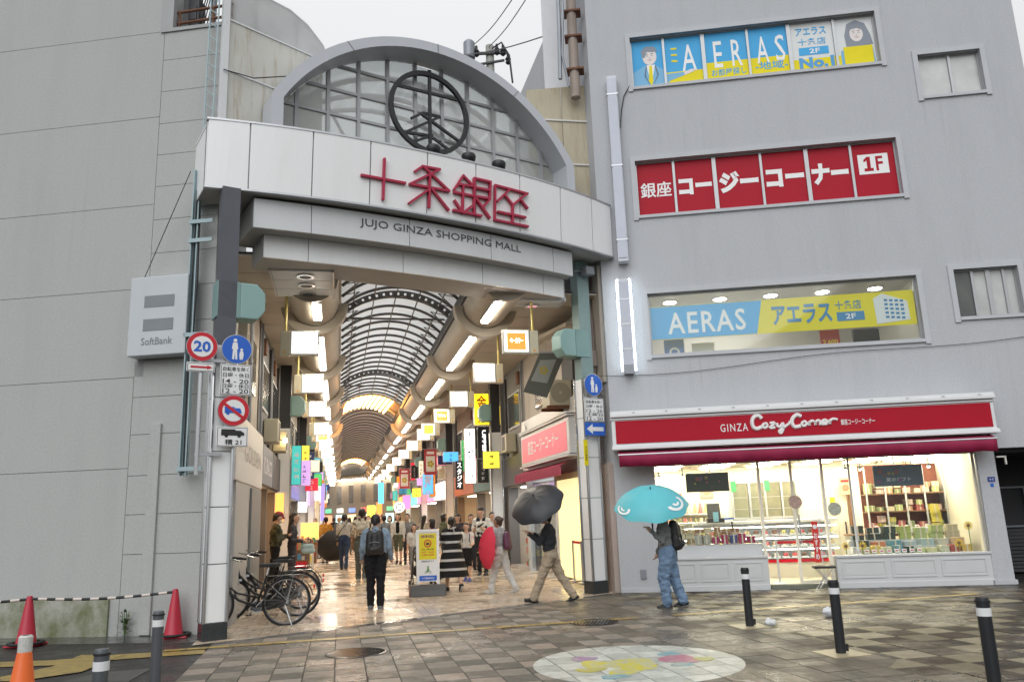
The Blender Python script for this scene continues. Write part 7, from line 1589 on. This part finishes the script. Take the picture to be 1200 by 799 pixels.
def person(lab, pos, h, face, top, bottom, shoes, skin=SKIN, hair=HAIR, style='short', sleeves='long', legs='long', lean=2, L=(8,4), Rr=(-8,4), AL=(4,8,12), ARm=(4,8,12), head=(0,0), loose=1.0, hood=False, vox=.015, mask=False, slim=1.0, inward=(0,0), girl=False, pleg=1.0):
    t = thing('person', lab, 'person', (pos[0], pos[1], 0), radians(face))
    t.scale = (h/1.70,)*3
    caps = []; hipz = .90
    def legpts(s, th, kn):
        th, kn = radians(th), radians(kn); hp = Vector((s*.088,0,hipz)); k = hp+Vector((s*.015,sin(th),-cos(th)))*.42; a = k+Vector((0,sin(th-kn),-cos(th-kn)))*.40; return hp, k, a, th-kn
    lg = [legpts(-1,*L), legpts(1,*Rr)]; dz = .085-min(q[2].z for q in lg)
    up = Vector((0,0,dz)); la = radians(lean)
    def tor(p):       # lean the upper body about the pelvis
        y, z = p[1], p[2]-hipz; return Vector((p[0], y*cos(la)+z*sin(la), hipz+z*cos(la)-y*sin(la)))+up
    sl = loose
    for hp, k, a, sh in lg:
        hp, k, a = hp+up, k+up, a+up; mi = 1 if legs == 'long' else 2
        caps.append((hp, .098*pleg*slim, k, .068*(pleg if legs != 'bare' else .9), 1 if legs != 'bare' else 2)); caps.append((k, (.066 if mi == 1 else .056)*(pleg if mi == 1 else 1), a+Vector((0,0,.02)), (.058 if mi == 1 else .036)*(pleg if mi == 1 else 1), mi))
        caps.append((k+(a-k)*.25+Vector((0,-.018,0)), .058*(pleg if mi == 1 else .95), k+(a-k)*.5, .05*(pleg if mi == 1 else .85), mi))
        lift = max(0, a.z-.085); fp = -min(1.0, lift*3.0+max(0,-sh)*.55) if sh < 0 else (.25 if sh > .25 else 0)
        d = Vector((0,cos(fp),sin(fp))); u = Vector((0,-sin(fp),cos(fp))); heel = a-u*.045-d*.045; toe = a-u*.052+d*.145
        caps += [(heel, .044, toe, .040, 3), (a-u*.01, .046, a-u*.035+d*.08, .041, 3), (heel-u*.02, .034, toe-u*.012, .028, 5)]
    # trunk
    w = slim
    for s in (-1,1):
        caps += [(tor((s*.07*w,0,.93)), .105*w*pleg**.5, tor((s*.065*w,0,1.05)), .098*w*sl, 1 if not hood else 0), (tor((s*.066*w,.005,1.02)), .100*w*sl, tor((s*.085*w,.005,1.28)), .105*w*sl, 0), (tor((s*.085*w,0,1.28)), .098*sl*w, tor((s*.14*w,-.005,1.385)), .062*sl, 0)]
    caps += [(tor((0,-.01,1.38)), .07, tor((0,-.005,1.44)), .058, 0), (tor((0,0,1.40)), .055, tor((0,.012,1.51)), .050, 2)]
    if girl: caps += [(tor((s*.07,.085,1.25)), .055, tor((s*.07,.085,1.26)), .055, 0) for s in (-1,1)]
    hands = []
    for s, (fw, ot, bd), inn in ((-1,AL,inward[0]),(1,ARm,inward[1])):
        fw_, ot_, bd_ = radians(fw), radians(ot), radians(bd); sh = tor((s*.178*w,0,1.37)); f2 = fw_+la*0
        d1 = Vector((s*sin(ot_), sin(f2)*cos(ot_), -cos(f2)*cos(ot_))); el = sh+d1*.27
        d2 = Vector((s*sin(ot_)*.4-s*sin(radians(inn)), sin(f2+bd_), -cos(f2+bd_))).normalized(); wr = el+d2*.235
        caps += [(sh, .058*sl, el, .046*sl, 0), (el, .046*(sl if sleeves == 'long' else .9), wr, .036*(sl if sleeves == 'long' else .85), 0 if sleeves == 'long' else 2)]
        if sleeves == 'short': caps.append((sh, .062*sl, sh+d1*.17, .060*sl, 0))
        sd = d2.cross(Vector((0,1,0)) if abs(d2.y) < .8 else Vector((0,0,1))).normalized(); pal = wr+d2*.07
        caps.append((wr, .028, pal, .032, 2))
        nrm = sd.cross(d2).normalized()
        for q in range(4):
            o_ = sd*(.027-.018*q); ln = (.062,.072,.068,.054)[q]; f0 = pal+o_+d2*.015; f1 = f0+d2*ln*.55+nrm*.008; f2_ = f1+d2*ln*.35+nrm*.028; caps += [(f0,.0095,f1,.009,2),(f1,.009,f2_,.008,2)]
        th0 = wr+d2*.025+sd*.03; th1 = th0+d2*.03+sd*.028+nrm*.012; caps += [(th0,.013,th1,.011,2),(th1,.011,th1+d2*.03+nrm*.01,.009,2)]
        hands.append(pal+d2*.03)
    # head
    hy, hp_ = radians(head[0]), radians(head[1]); hc = tor((0,.018,1.575))
    def hd(x, y, z):
        v = Vector((x, y*cos(hp_)+z*sin(hp_), z*cos(hp_)-y*sin(hp_))); return hc+Vector((v.x*cos(hy)-v.y*sin(hy), v.x*sin(hy)+v.y*cos(hy), v.z))
    caps += [(hd(0,-.022,.03), .090, hd(0,.018,.028), .086, 2), (hd(0,.02,-.01), .078, hd(0,.045,-.062), .052, 2), (hd(0,.096,.012), .009, hd(0,.112,-.018), .014, 2)]
    for s in (-1,1): caps += [(hd(s*.083,-.005,.01), .016, hd(s*.083,-.008,-.018), .012, 2), (hd(s*.032,.091,.016), .010, hd(s*.036,.090,.016), .010, 4), (hd(s*.022,.096,.036), .007, hd(s*.046,.088,.036), .006, 4)]
    caps += [(hd(-.018,.088,-.048), .008, hd(.018,.088,-.048), .008, 6)]
    if mask: caps += [(hd(-.03,.078,-.03), .036, hd(.03,.078,-.03), .036, 7)]
    body = blob('body', caps, [top, bottom, skin, shoes, HAIR, SOLE, mat('lips', (.34,.12,.10), .5), M_signwhite], t, vox, .018, 3, R.uniform(0,50))
    hcaps = [(hd(0,-.034,.044), .094, hd(0,-.004,.064), .086, 0), (hd(0,-.06,.0), .062, hd(0,-.062,-.05), .045, 0), (hd(-.062,-.02,.02), .036, hd(-.07,-.03,-.03), .022, 0), (hd(.062,-.02,.02), .036, hd(.07,-.03,-.03), .022, 0)]
    if style == 'long': hcaps += [(hd(s*.055,-.04,-.02), .05, tor((s*.07,-.075,1.22)), .035, 0) for s in (-1,1)]+[(hd(0,-.06,-.03), .06, tor((0,-.095,1.16)), .04, 0)]
    if style == 'bob': hcaps += [(hd(s*.065,-.02,.0), .042, hd(s*.072,-.01,-.09), .030, 0) for s in (-1,1)]+[(hd(0,-.06,-.02), .06, hd(0,-.06,-.10), .045, 0)]
    if style == 'bun': hcaps += [(hd(0,-.10,.06), .042, hd(0,-.115,.065), .04, 0)]
    if style == 'pony': hcaps += [(hd(0,-.10,.03), .03, hd(0,-.14,-.02), .036, 0), (hd(0,-.14,-.02), .036, hd(0,-.13,-.16), .018, 0)]
    if style != 'none': blob('hair', hcaps, [hair], t, .013, 0, 2)
    M_ = Matrix.Translation(Vector((pos[0],pos[1],0))) @ Matrix.Rotation(radians(face),4,'Z') @ Matrix.Scale(h/1.70,4)
    return t, tor, hd, hands, M_
def backpack(t, tor, m, w=.15, lab='backpack', z=(1.02,1.36), d=.13):
    b = blob(lab, [(tor((s*w*.55,-.17,z[0]+.06)), .085, tor((s*w*.5,-.16,z[1]-.06)), .075, 0) for s in (-1,1)]+[(tor((0,-.20,z[0]+.07)), .095, tor((0,-.19,z[1]-.10)), .08, 0),(tor((-.06,-.27,z[0]+.08)), .05, tor((.06,-.27,z[0]+.10)), .05, 0)], [m], t, .013, .004, 2)
    for s in (-1,1):
        st = MB(); st.tube([tor((s*.10,-.11,1.10)),tor((s*.13,-.09,1.32)),tor((s*.115,-.03,1.455)),tor((s*.12,.07,1.42)),tor((s*.135,.125,1.25)),tor((s*.15,.07,1.10)),tor((s*.13,-.10,1.06))], .016, 6); st.build('strap', m, b, smooth='all')
    q = MB(); q.tube([tor((-.02,-.13,1.40)),tor((0,-.15,1.43)),tor((.02,-.13,1.40))], .008, 5); q.build('loop', m, b)
    q = MB(); q.tube([tor((-.09,-.285,z[0]+.20)),tor((0,-.295,z[0]+.22)),tor((.09,-.285,z[0]+.20))], .006, 5); q.build('zip', M_greymetal, b); return b
def skirt(t, tor, m, z0, z1, r0, r1, name='skirt', folds=9, amp=.02):
    b = MB(); n, k = 48, 12; vs = []
    for i in range(k+1):
        u = i/k; z = z0+(z1-z0)*u; r = r0+(r1-r0)*u**.9
        for j in range(n):
            a = 2*pi*j/n; rr = r*(1+amp*u*4*(.5*sin(folds*a+2*u)+.5*sin((folds-4)*a+1))); vs.append(tuple(tor((rr*1.08*cos(a), rr*.82*sin(a), z))))
    b.add(vs, [(i*n+j, i*n+(j+1)%n, (i+1)*n+(j+1)%n, (i+1)*n+j) for i in range(k) for j in range(n)]+[tuple(range(n))]); return b.build(name, m, t, smooth='all')
def umbrella(lab, apex, axis, r, m, mark=None, shaft=.78, ribs=8, group=None, dome=.42):
    t = thing('umbrella', lab, 'umbrella', apex, 0, group); ax = Vector(axis).normalized(); t.rotation_euler = Vector((0,0,1)).rotation_difference(ax).to_euler()
    n, k = ribs*6, 10; dep = dome*r; vs = [(0,0,0)]
    for i in range(1, k+1):
        u = i/k; 
        for j in range(n):
            a = 2*pi*j/n; ph = (j % 6)/6; sag = .5-.5*cos(2*pi*ph); rr = r*sin(u*1.02)/sin(1.02)*(1-.055*sag*u*u); z = -dep*(1-cos(u*1.02))/(1-cos(1.02))-.0*sag+.05*r*sag*u*(1-u*.6); vs.append((rr*cos(a), rr*sin(a), z))
    b = MB(); b.add(vs, [(0,1+j,1+(j+1)%n) for j in range(n)]+[(1+(i-1)*n+j,1+i*n+j,1+i*n+(j+1)%n,1+(i-1)*n+(j+1)%n) for i in range(1,k) for j in range(n)]); cn = b.build('canopy', m, t, smooth=True); cn.data.set_sharp_from_angle(angle=radians(9))
    def surf(u, a, off=0): return Vector((r*sin(u*1.02)/sin(1.02)*cos(a), r*sin(u*1.02)/sin(1.02)*sin(a), -dep*(1-cos(u*1.02))/(1-cos(1.02))+off))
    for q in range(ribs):
        a = 2*pi*q/ribs; b = MB(); b.tube([surf(u/6,a,-.008) for u in range(7)], .004, 5); rb = b.build('rib', M_darkmetal, t); b = MB(); b.tube([(0,0,-.42*r),surf(.55,a,-.01)], .003, 4); b.build('stretcher', M_darkmetal, rb)
    b = MB(); b.cyl((0,0,.05),(0,0,-shaft),.006,n=8); b.build('shaft', M_darkmetal, t); b = MB(); b.lathe([(.014,-.01),(.008,.05)], n=8); b.build('ferrule', M_black, t); b = MB(); b.cyl((0,0,-shaft+.02),(0,0,-shaft-.10),.016,n=10); b.build('handle', M_black, t)
    if mark:
        for aa, uu, sc in mark:
            b = MB()
            for w0, w1, us in ((.13,.19,range(-30,186,12)),(.03,.08,range(20,210,19))):
                P = [[surf(uu+w*sc*sin(radians(q)), aa+w*2.3*sc*cos(radians(q)), .006) for q in us] for w in (w0,w1)]; n_ = len(P[0]); b.add(P[0]+P[1], [(i,i+1,n_+i+1,n_+i) for i in range(n_-1)])
            b.build('white_mark', M_signwhite, t, smooth='all')
    return t
G0 = lambda x, y: gnd(x, y)
J_black = cloth('black_cloth', (.012,.012,.014)); J_denim = cloth('denim', (.10,.16,.25), .25, 14); J_jean = cloth('dark_jeans', (.03,.05,.10), .25, 14)
BAG_BLK = mat('black_nylon', (.012,.012,.013), .5, var=.2, scale=12, bump=.3, bscale=50); SH_BLK = mat('black_shoe', (.012,.012,.012), .5); SH_WH = mat('white_shoe', (.5,.5,.48), .5); SH_GR = mat('grey_shoe', (.13,.14,.15), .6)
# man with black backpack
p = G0(440,714); t,tor,hd,hn,MX = person('man from behind in pale denim jacket, black trousers and black backpack', p, 1.81, 5, cloth('washed_denim', (.25,.33,.42), .3, 7), J_black, SH_GR, hair=HAIR, lean=3, L=(6,3), Rr=(-3,2), AL=(6,12,28), ARm=(4,12,28), loose=1.22, slim=1.1, vox=.012, head=(-5,18), pleg=1.22); backpack(t, tor, BAG_BLK, .17, z=(.98,1.40))
# tall man in printed shirt
p = G0(424,682); t,tor,hd,hn,MX = person('tall man from behind in cream shirt with black leaf print and grey trousers', p, 2.02, 3, blotch('leaf_print', (.58,.53,.44), (.06,.06,.05), 16, .56), cloth('grey_green_trousers', (.10,.115,.105)), SH_WH, skin=SKIN_T, sleeves='short', L=(9,6), Rr=(-9,6), ARm=(0,8,8), loose=1.15, pleg=1.15)
bp = mat('cream_bag', (.42,.40,.33), .7, var=.2, scale=14); backpack(t, tor, bp, .10, 'small_backpack', (1.14,1.38))
# man in striped shirt with shoulder bag
p = G0(403,668); t,tor,hd,hn,MX = person('man from behind in pale striped shirt and jeans with black shoulder bag', p, 1.92, 2, stripes('beige_stripes', (.52,.50,.46), (.30,.29,.27), 9, 'X'), J_jean, SH_BLK, sleeves='short', L=(10,4), Rr=(-8,12), loose=1.1)
b = blob('shoulder_bag', [(tor((-.20,-.06,.92)), .07, tor((-.20,.10,.92)), .07, 0), (tor((-.21,-.05,1.02)), .06, tor((-.21,.08,1.02)), .06, 0)], [BAG_BLK], t, .016); q = MB(); q.tube([tor((-.20,-.02,1.05)),tor((-.08,-.14,1.22)),tor((.10,-.07,1.44)),tor((.08,.10,1.35)),tor((-.12,.13,1.1)),tor((-.2,.05,1.04))], .012, 5); q.build('strap', BAG_BLK, b)
# person in orange jacket with black umbrella held low
p = G0(381,660); t,tor,hd,hn,MX = person('person from behind in orange jacket and cream trousers holding a lowered black umbrella', p, 1.86, -4, cloth('orange_jacket', (.55,.25,.04)), cloth('cream_trousers', (.50,.46,.38)), SH_BLK, L=(6,3), Rr=(-4,3), ARm=(15,14,30), loose=1.15)
umbrella('open black umbrella lowered beside the person in the orange jacket', MX@hn[1]+Vector((.2,-.95,-.35)), (.30,-.80,-.30), .68, mat('black_umbrella', (.010,.010,.011), .5, var=.1), shaft=.85)
# two people by the bicycles
p = G0(341,692); t,tor,hd,hn,MX = person('long haired woman in dark trouser suit facing the shops, pale blue bag on her arm', p, 1.95, -78, cloth('charcoal_suit', (.05,.05,.06)), cloth('charcoal_suit', (.05,.05,.06)), SH_BLK, style='long', L=(3,2), Rr=(-2,2), AL=(-4,8,80), ARm=(-2,8,84), slim=.94, vox=.013)
b = blob('handbag', [(hn[1]+Vector((.02,-.06,-.20)), .07, hn[1]+Vector((.02,.12,-.20)), .07, 0),(hn[1]+Vector((.02,-.05,-.10)), .06, hn[1]+Vector((.02,.10,-.10)), .06, 0)], [mat('pale_blue_bag', (.34,.48,.52), .6)], t, .016); q = MB(); q.tube([hn[1]+Vector((.02,-.06,-.06)),hn[1]+Vector((0,-.02,.03)),hn[1]+Vector((.02,.10,-.06))], .008, 5); q.build('handle', M_wood, b)
p = G0(321,694); t,tor,hd,hn,MX = person('man in camouflage jacket, red cap and white mask looking down at a phone', p, 1.97, -65, blotch('camouflage', (.035,.04,.025), (.075,.075,.05), 11, .50), J_black, SH_BLK, style='short', mask=True, AL=(2,8,112), ARm=(2,8,112), head=(0,22), loose=1.22, vox=.013, inward=(25,25))
b = blob('cap', [(hd(0,-.02,.075), .088, hd(0,.015,.085), .082, 0), (hd(0,.09,.065), .03, hd(0,.13,.055), .022, 0), (hd(-.04,.09,.063), .022, hd(.04,.09,.063), .022, 0)], [mat('cap_red', (.20,.015,.025), .7)], t, .012); q = MB(); c_ = (hn[0]+hn[1])/2; q.box(c_.x-.035,c_.x+.035,c_.y-.006,c_.y+.006,c_.z-.02,c_.z+.12); q.build('phone', M_black, t)
# woman in black dress with white stripes pushing a stroller
p = G0(531,693); dm = stripes('black_white_bands', (.014,.014,.016), (.50,.50,.49), 1.55, 'Z', .78)
t,tor,hd,hn,MX = person('woman from behind in long black dress with white bands, pushing a stroller', p, 1.72, 20, dm, dm, SH_BLK, style='bun', sleeves='short', legs='bare', L=(14,4), Rr=(-16,22), AL=(30,5,40), ARm=(28,8,30), loose=1.14, vox=.013, girl=False); skirt(t, tor, dm, 1.10, .34, .17, .34, 'dress_skirt', 8)
q = blob('scarf_knot', [(tor((-.06,-.10,1.43)), .022, tor((.06,-.10,1.46)), .022, 0), (tor((.0,-.12,1.44)), .02, tor((.03,-.14,1.34)), .014, 0)], [mat('scarf_grey', (.4,.38,.38), .7)], t, .012)
SP = gnd(497,694)+Vector((-.05,.15,0)); st = thing('stroller', 'black folding stroller half hidden behind the yellow notice board', 'stroller', (SP.x, SP.y, .012), radians(15))
for x, y in ((-.26,.35),(.26,.35),(-.26,-.25),(.26,-.25)):
    b = MB(); b.tube([(x,y+.11*cos(2*pi*k/20),.12+.11*sin(2*pi*k/20)) for k in range(20)], .022, 6, closed=True); w_ = b.build('wheel', M_rubber, st, smooth='all'); b = MB(); b.cyl((x-.02,y,.12),(x+.02,y,.12),.05,n=12); b.build('hub', M_greymetal, w_)
b = MB()
for x in (-.24,.24): b.tube([(x,.35,.12),(x,.0,.55),(x,-.35,1.02)],.014,6); b.tube([(x,-.25,.12),(x,.05,.5),(x,.2,.7)],.014,6)
b.tube([(-.24,-.35,1.02),(.24,-.35,1.02)],.016,6); b.build('frame', M_darkmetal, st, smooth='all')
blob('seat', [((-.14,0,.45),.10,(.14,0,.45),.10,0),((-.14,-.18,.75),.09,(.14,-.18,.75),.09,0),((-.14,-.05,.52),.1,(.14,-.16,.68),.1,0)], [BAG_BLK], st, .02); blob('hood', [((-.16,-.12,.95),.10,(.16,-.12,.95),.10,0),((-.15,.02,1.0),.07,(.15,.02,1.0),.07,0)], [mat('stroller_hood', (.22,.20,.20), .8)], st, .02)
# schoolgirl
p = G0(548,681); t,tor,hd,hn,MX = person('girl in white and pink T-shirt, black shorts and blue trainers walking to the street', p, 1.53, 172, blotch('white_pink_tee', (.60,.58,.56), (.55,.32,.35), 4, .52, .1), J_black, mat('blue_trainer', (.03,.06,.30), .5), style='pony', sleeves='short', legs='shorts', L=(12,6), Rr=(-8,10), AL=(20,10,60), ARm=(24,8,70), loose=1.12, slim=.92, vox=.013); skirt(t, tor, J_black, .98, .62, .15, .19, 'shorts', 6)
b = MB(); [b.tube([tor((s*.10,.10,1.15)),tor((s*.11,.09,1.35)),tor((s*.10,-.03,1.45)),tor((s*.10,-.12,1.2))], .018, 5) for s in (-1,)]; b.build('bag_strap', BAG_BLK, t); b = MB(); b.tube([tor((.10,.10,1.15)),tor((.11,.09,1.35)),tor((.10,-.03,1.45)),tor((.10,-.12,1.2))], .018, 5); b.build('bag_strap', BAG_BLK, t)
# young man with dark vest
p = G0(566,674); t,tor,hd,hn,MX = person('young man in dark knitted vest over white shirt looking down at his hands', p, 1.93, 168, cloth('white_shirt', (.62,.62,.60)), cloth('dark_slacks', (.022,.022,.026)), SH_BLK, sleeves='short', AL=(6,8,100), ARm=(6,8,100), inward=(28,28), head=(0,20), vox=.013, L=(2,2), Rr=(-2,2), loose=1.08)
blob('vest', [(tor((s*.066,.005,1.02)), .108, tor((s*.085,.005,1.26)), .113, 0) for s in (-1,1)]+[(tor((s*.09,.0,1.26)), .10, tor((s*.085,0,1.38)), .075, 0) for s in (-1,1)], [cloth('navy_vest', (.016,.018,.026))], t, .014)
# woman in grey top with red umbrella
p = G0(588,695); dots = blotch('dotted_trousers', (.56,.56,.54), (.16,.16,.16), 34, .66)
t,tor,hd,hn,MX = person('woman in grey top and wide white dotted trousers walking in with a red umbrella', p, 1.70, 62, cloth('grey_tee', (.36,.37,.38)), dots, SH_WH, skin=SKIN_T, hair=HAIRB, style='bun', sleeves='short', L=(17,4), Rr=(-15,14), AL=(30,10,20), ARm=(-8,10,10), loose=1.08, vox=.012, pleg=1.25)
bk = blob('purple_backpack', [(tor((.10,-.17,1.02)), .085, tor((.10,-.15,1.30)), .07, 0),(tor((0,-.18,1.04)), .09, tor((.02,-.16,1.28)), .07, 0)], [mat('plum_bag', (.10,.03,.07), .6)], t, .014); q = MB(); q.tube([tor((.12,-.12,1.1)),tor((.14,-.06,1.40)),tor((.13,.08,1.34)),tor((.15,.06,1.08)),tor((.13,-.1,1.02))], .014, 5); q.build('strap', _mats['plum_bag'], bk)
H_ = MX@hn[0]
umbrella('open red umbrella held low at her side by the woman in grey', at_y(563,641,H_.y-.25), (-.93,-.33,.10), .48, translucent('red_umbrella', (.72,.07,.12), .45), shaft=.60)
# man under the black umbrella
p = G0(648,706); t,tor,hd,hn,MX = person('man in dark jacket and khaki cargo trousers walking under a black umbrella', p, 1.84, 80, cloth('charcoal_jacket', (.030,.031,.035)), cloth('khaki', (.36,.29,.21), .2, 6), SH_BLK, L=(25,3), Rr=(-22,10), AL=(30,6,100), ARm=(22,4,105), loose=1.28, vox=.011, pleg=1.25, lean=4)
for s, z in ((-1,.62),(1,.60)): 
    pass
H_ = MX@((hn[0]+hn[1])/2)
ap = at_y(625,581,H_.y-.45); umbrella('black umbrella tilted towards the street by the man in khaki trousers', ap, (-.34,-.62,.70), .56, mat('charcoal_umbrella', (.022,.023,.028), .45, var=.12), shaft=(ap-H_).length)
# man under the turquoise umbrella
p = G0(787,712); t,tor,hd,hn,MX = person('man in grey jacket and baggy blue jeans with black backpack under a turquoise umbrella', p, 1.80, 78, cloth('grey_jacket', (.18,.185,.19)), J_denim and cloth('blue_jeans', (.16,.24,.36), .3, 8), SH_BLK, L=(12,16), Rr=(-10,8), AL=(6,6,128), ARm=(6,8,22), loose=1.22, vox=.011, pleg=1.5, lean=4); backpack(t, tor, BAG_BLK, .16, z=(.95,1.42))
q = MB(); q.tube([tor((.12,-.16,.98)),tor((.12,-.14,.75))], .010, 5); q.build('hanging_strap', BAG_BLK, t)
H_ = MX@hn[0]; ap = at_y(762,573,H_.y-.12); umbrella('turquoise umbrella with white crescent mark over the man in jeans', ap, (-.06,-.42,.90), .68, mat('turquoise_umbrella', (.10,.46,.52), .5, var=.06), mark=[(-.72,.66,1.0),(-2.75,.80,.7)], shaft=(ap-H_).length, dome=.50)
# people deeper in the arcade
def far(lab, px, h, face, topc, botc, style='short', **kw):
    p = G0(*px); k = lambda c: '%d_%d_%d'%tuple(int(v*100) for v in c)
    return person(lab, p, h, face, cloth('top_'+k(topc), topc), cloth('bottom_'+k(botc), botc), SH_BLK, style=style, vox=.019, L=(R.uniform(2,12),R.uniform(2,8)), Rr=(R.uniform(-12,-2),R.uniform(2,10)), **kw)
r = far('woman facing the street in white cardigan, black top and olive shorts', (467,661), 1.88, 175, (.55,.55,.52), (.10,.11,.07), 'bob', legs='shorts'); blob('black_top', [(r[1]((0,.07,1.10)), .075, r[1]((0,.07,1.36)), .07, 0)], [J_black], r[0], .016)
far('person in maroon hooded top behind the woman in the banded dress', (508,680), 1.66, 60, (.12,.02,.035), (.03,.03,.035), 'bob')
far('child in white T-shirt behind the yellow notice board', (486,676), 1.52, 185, (.58,.57,.55), (.25,.24,.23), 'bob', sleeves='short')
far('woman looking at her phone behind the schoolgirl', (538,669), 1.78, 170, (.05,.045,.05), (.04,.04,.04), 'bob', head=(0,20))
far('person with dark hair between the girl and the man in the vest', (553,668), 1.74, 195, (.10,.09,.09), (.03,.03,.04))
far('person in white shirt and backpack strap beside the vest wearer', (578,665), 1.80, 200, (.55,.55,.54), (.03,.03,.04), sleeves='short')
far('masked person in pale shirt facing the street in mid arcade', (457,655), 1.82, 178, (.48,.46,.42), (.20,.19,.17), 'bob', mask=True)
far('person in grey hoodie just behind the woman in shorts', (478,660), 1.86, 185, (.22,.22,.23), (.05,.05,.06))
far('blond haired person walking in beside the striped shirt', (397,652), 1.84, 5, (.12,.12,.13), (.05,.05,.06), hair=mat('blond_hair', (.38,.22,.10), .5))
far('dark dressed walker with long hair deep in the arcade', (416,645), 1.86, 0, (.03,.03,.035), (.03,.03,.04), 'long')
far('walker in brown coat deep in the arcade', (428,646), 1.85, 0, (.18,.12,.08), (.05,.05,.05))
far('walker in beige top deep in the arcade beside the brown coat', (447,646), 1.84, 175, (.42,.36,.28), (.07,.07,.08))
far('walker in black cap and jacket far along the left shops', (391,643), 1.85, 5, (.02,.02,.025), (.03,.03,.035))
far('walker in pink top far along the arcade', (437,641), 1.82, 178, (.45,.20,.22), (.10,.10,.12), 'long')

for lab, px, h, face, tc_, bc_, st in [('walker in grey parka between the tall man and the woman in shorts', (450,659), 1.84, 4, (.20,.21,.23), (.04,.04,.05), 'short'),
    ('walker in navy top with long hair near the left banner', (409,650), 1.80, 2, (.03,.04,.09), (.10,.09,.08), 'long'), ('walker in white shirt coming out beside the left shops', (369,652), 1.83, 170, (.5,.5,.48), (.05,.05,.06), 'short'),
    ('shopper in olive jacket standing by the right goods stands', (520,664), 1.80, -60, (.10,.11,.06), (.04,.04,.04), 'bob'), ('shopper in cream coat beside the right goods stands', (497,657), 1.78, -40, (.45,.40,.32), (.08,.08,.09), 'long'),
    ('person in dark blue suit walking out in mid arcade', (432,652), 1.86, 178, (.025,.03,.05), (.025,.03,.05), 'short'), ('walker in teal cardigan far along the arcade', (422,639), 1.83, 3, (.06,.18,.18), (.09,.09,.1), 'bob'),
    ('walker in red scarf and black coat far along the arcade', (444,638), 1.84, 176, (.02,.02,.022), (.03,.03,.03), 'short'), ('child in yellow top far along the arcade', (456,641), 1.40, 170, (.5,.42,.05), (.06,.07,.12), 'bob'),
    ('walker in light blue shirt far along the left shops', (401,639), 1.84, 0, (.25,.34,.45), (.05,.05,.06), 'short')]:
    far(lab, px, h, face, tc_, bc_, st)

# ================================================================== to metres
for o in list(SC.objects):
    if o.parent is None and o.type in ('MESH','EMPTY'):
        o.location = o.location*K; o.scale = o.scale*K
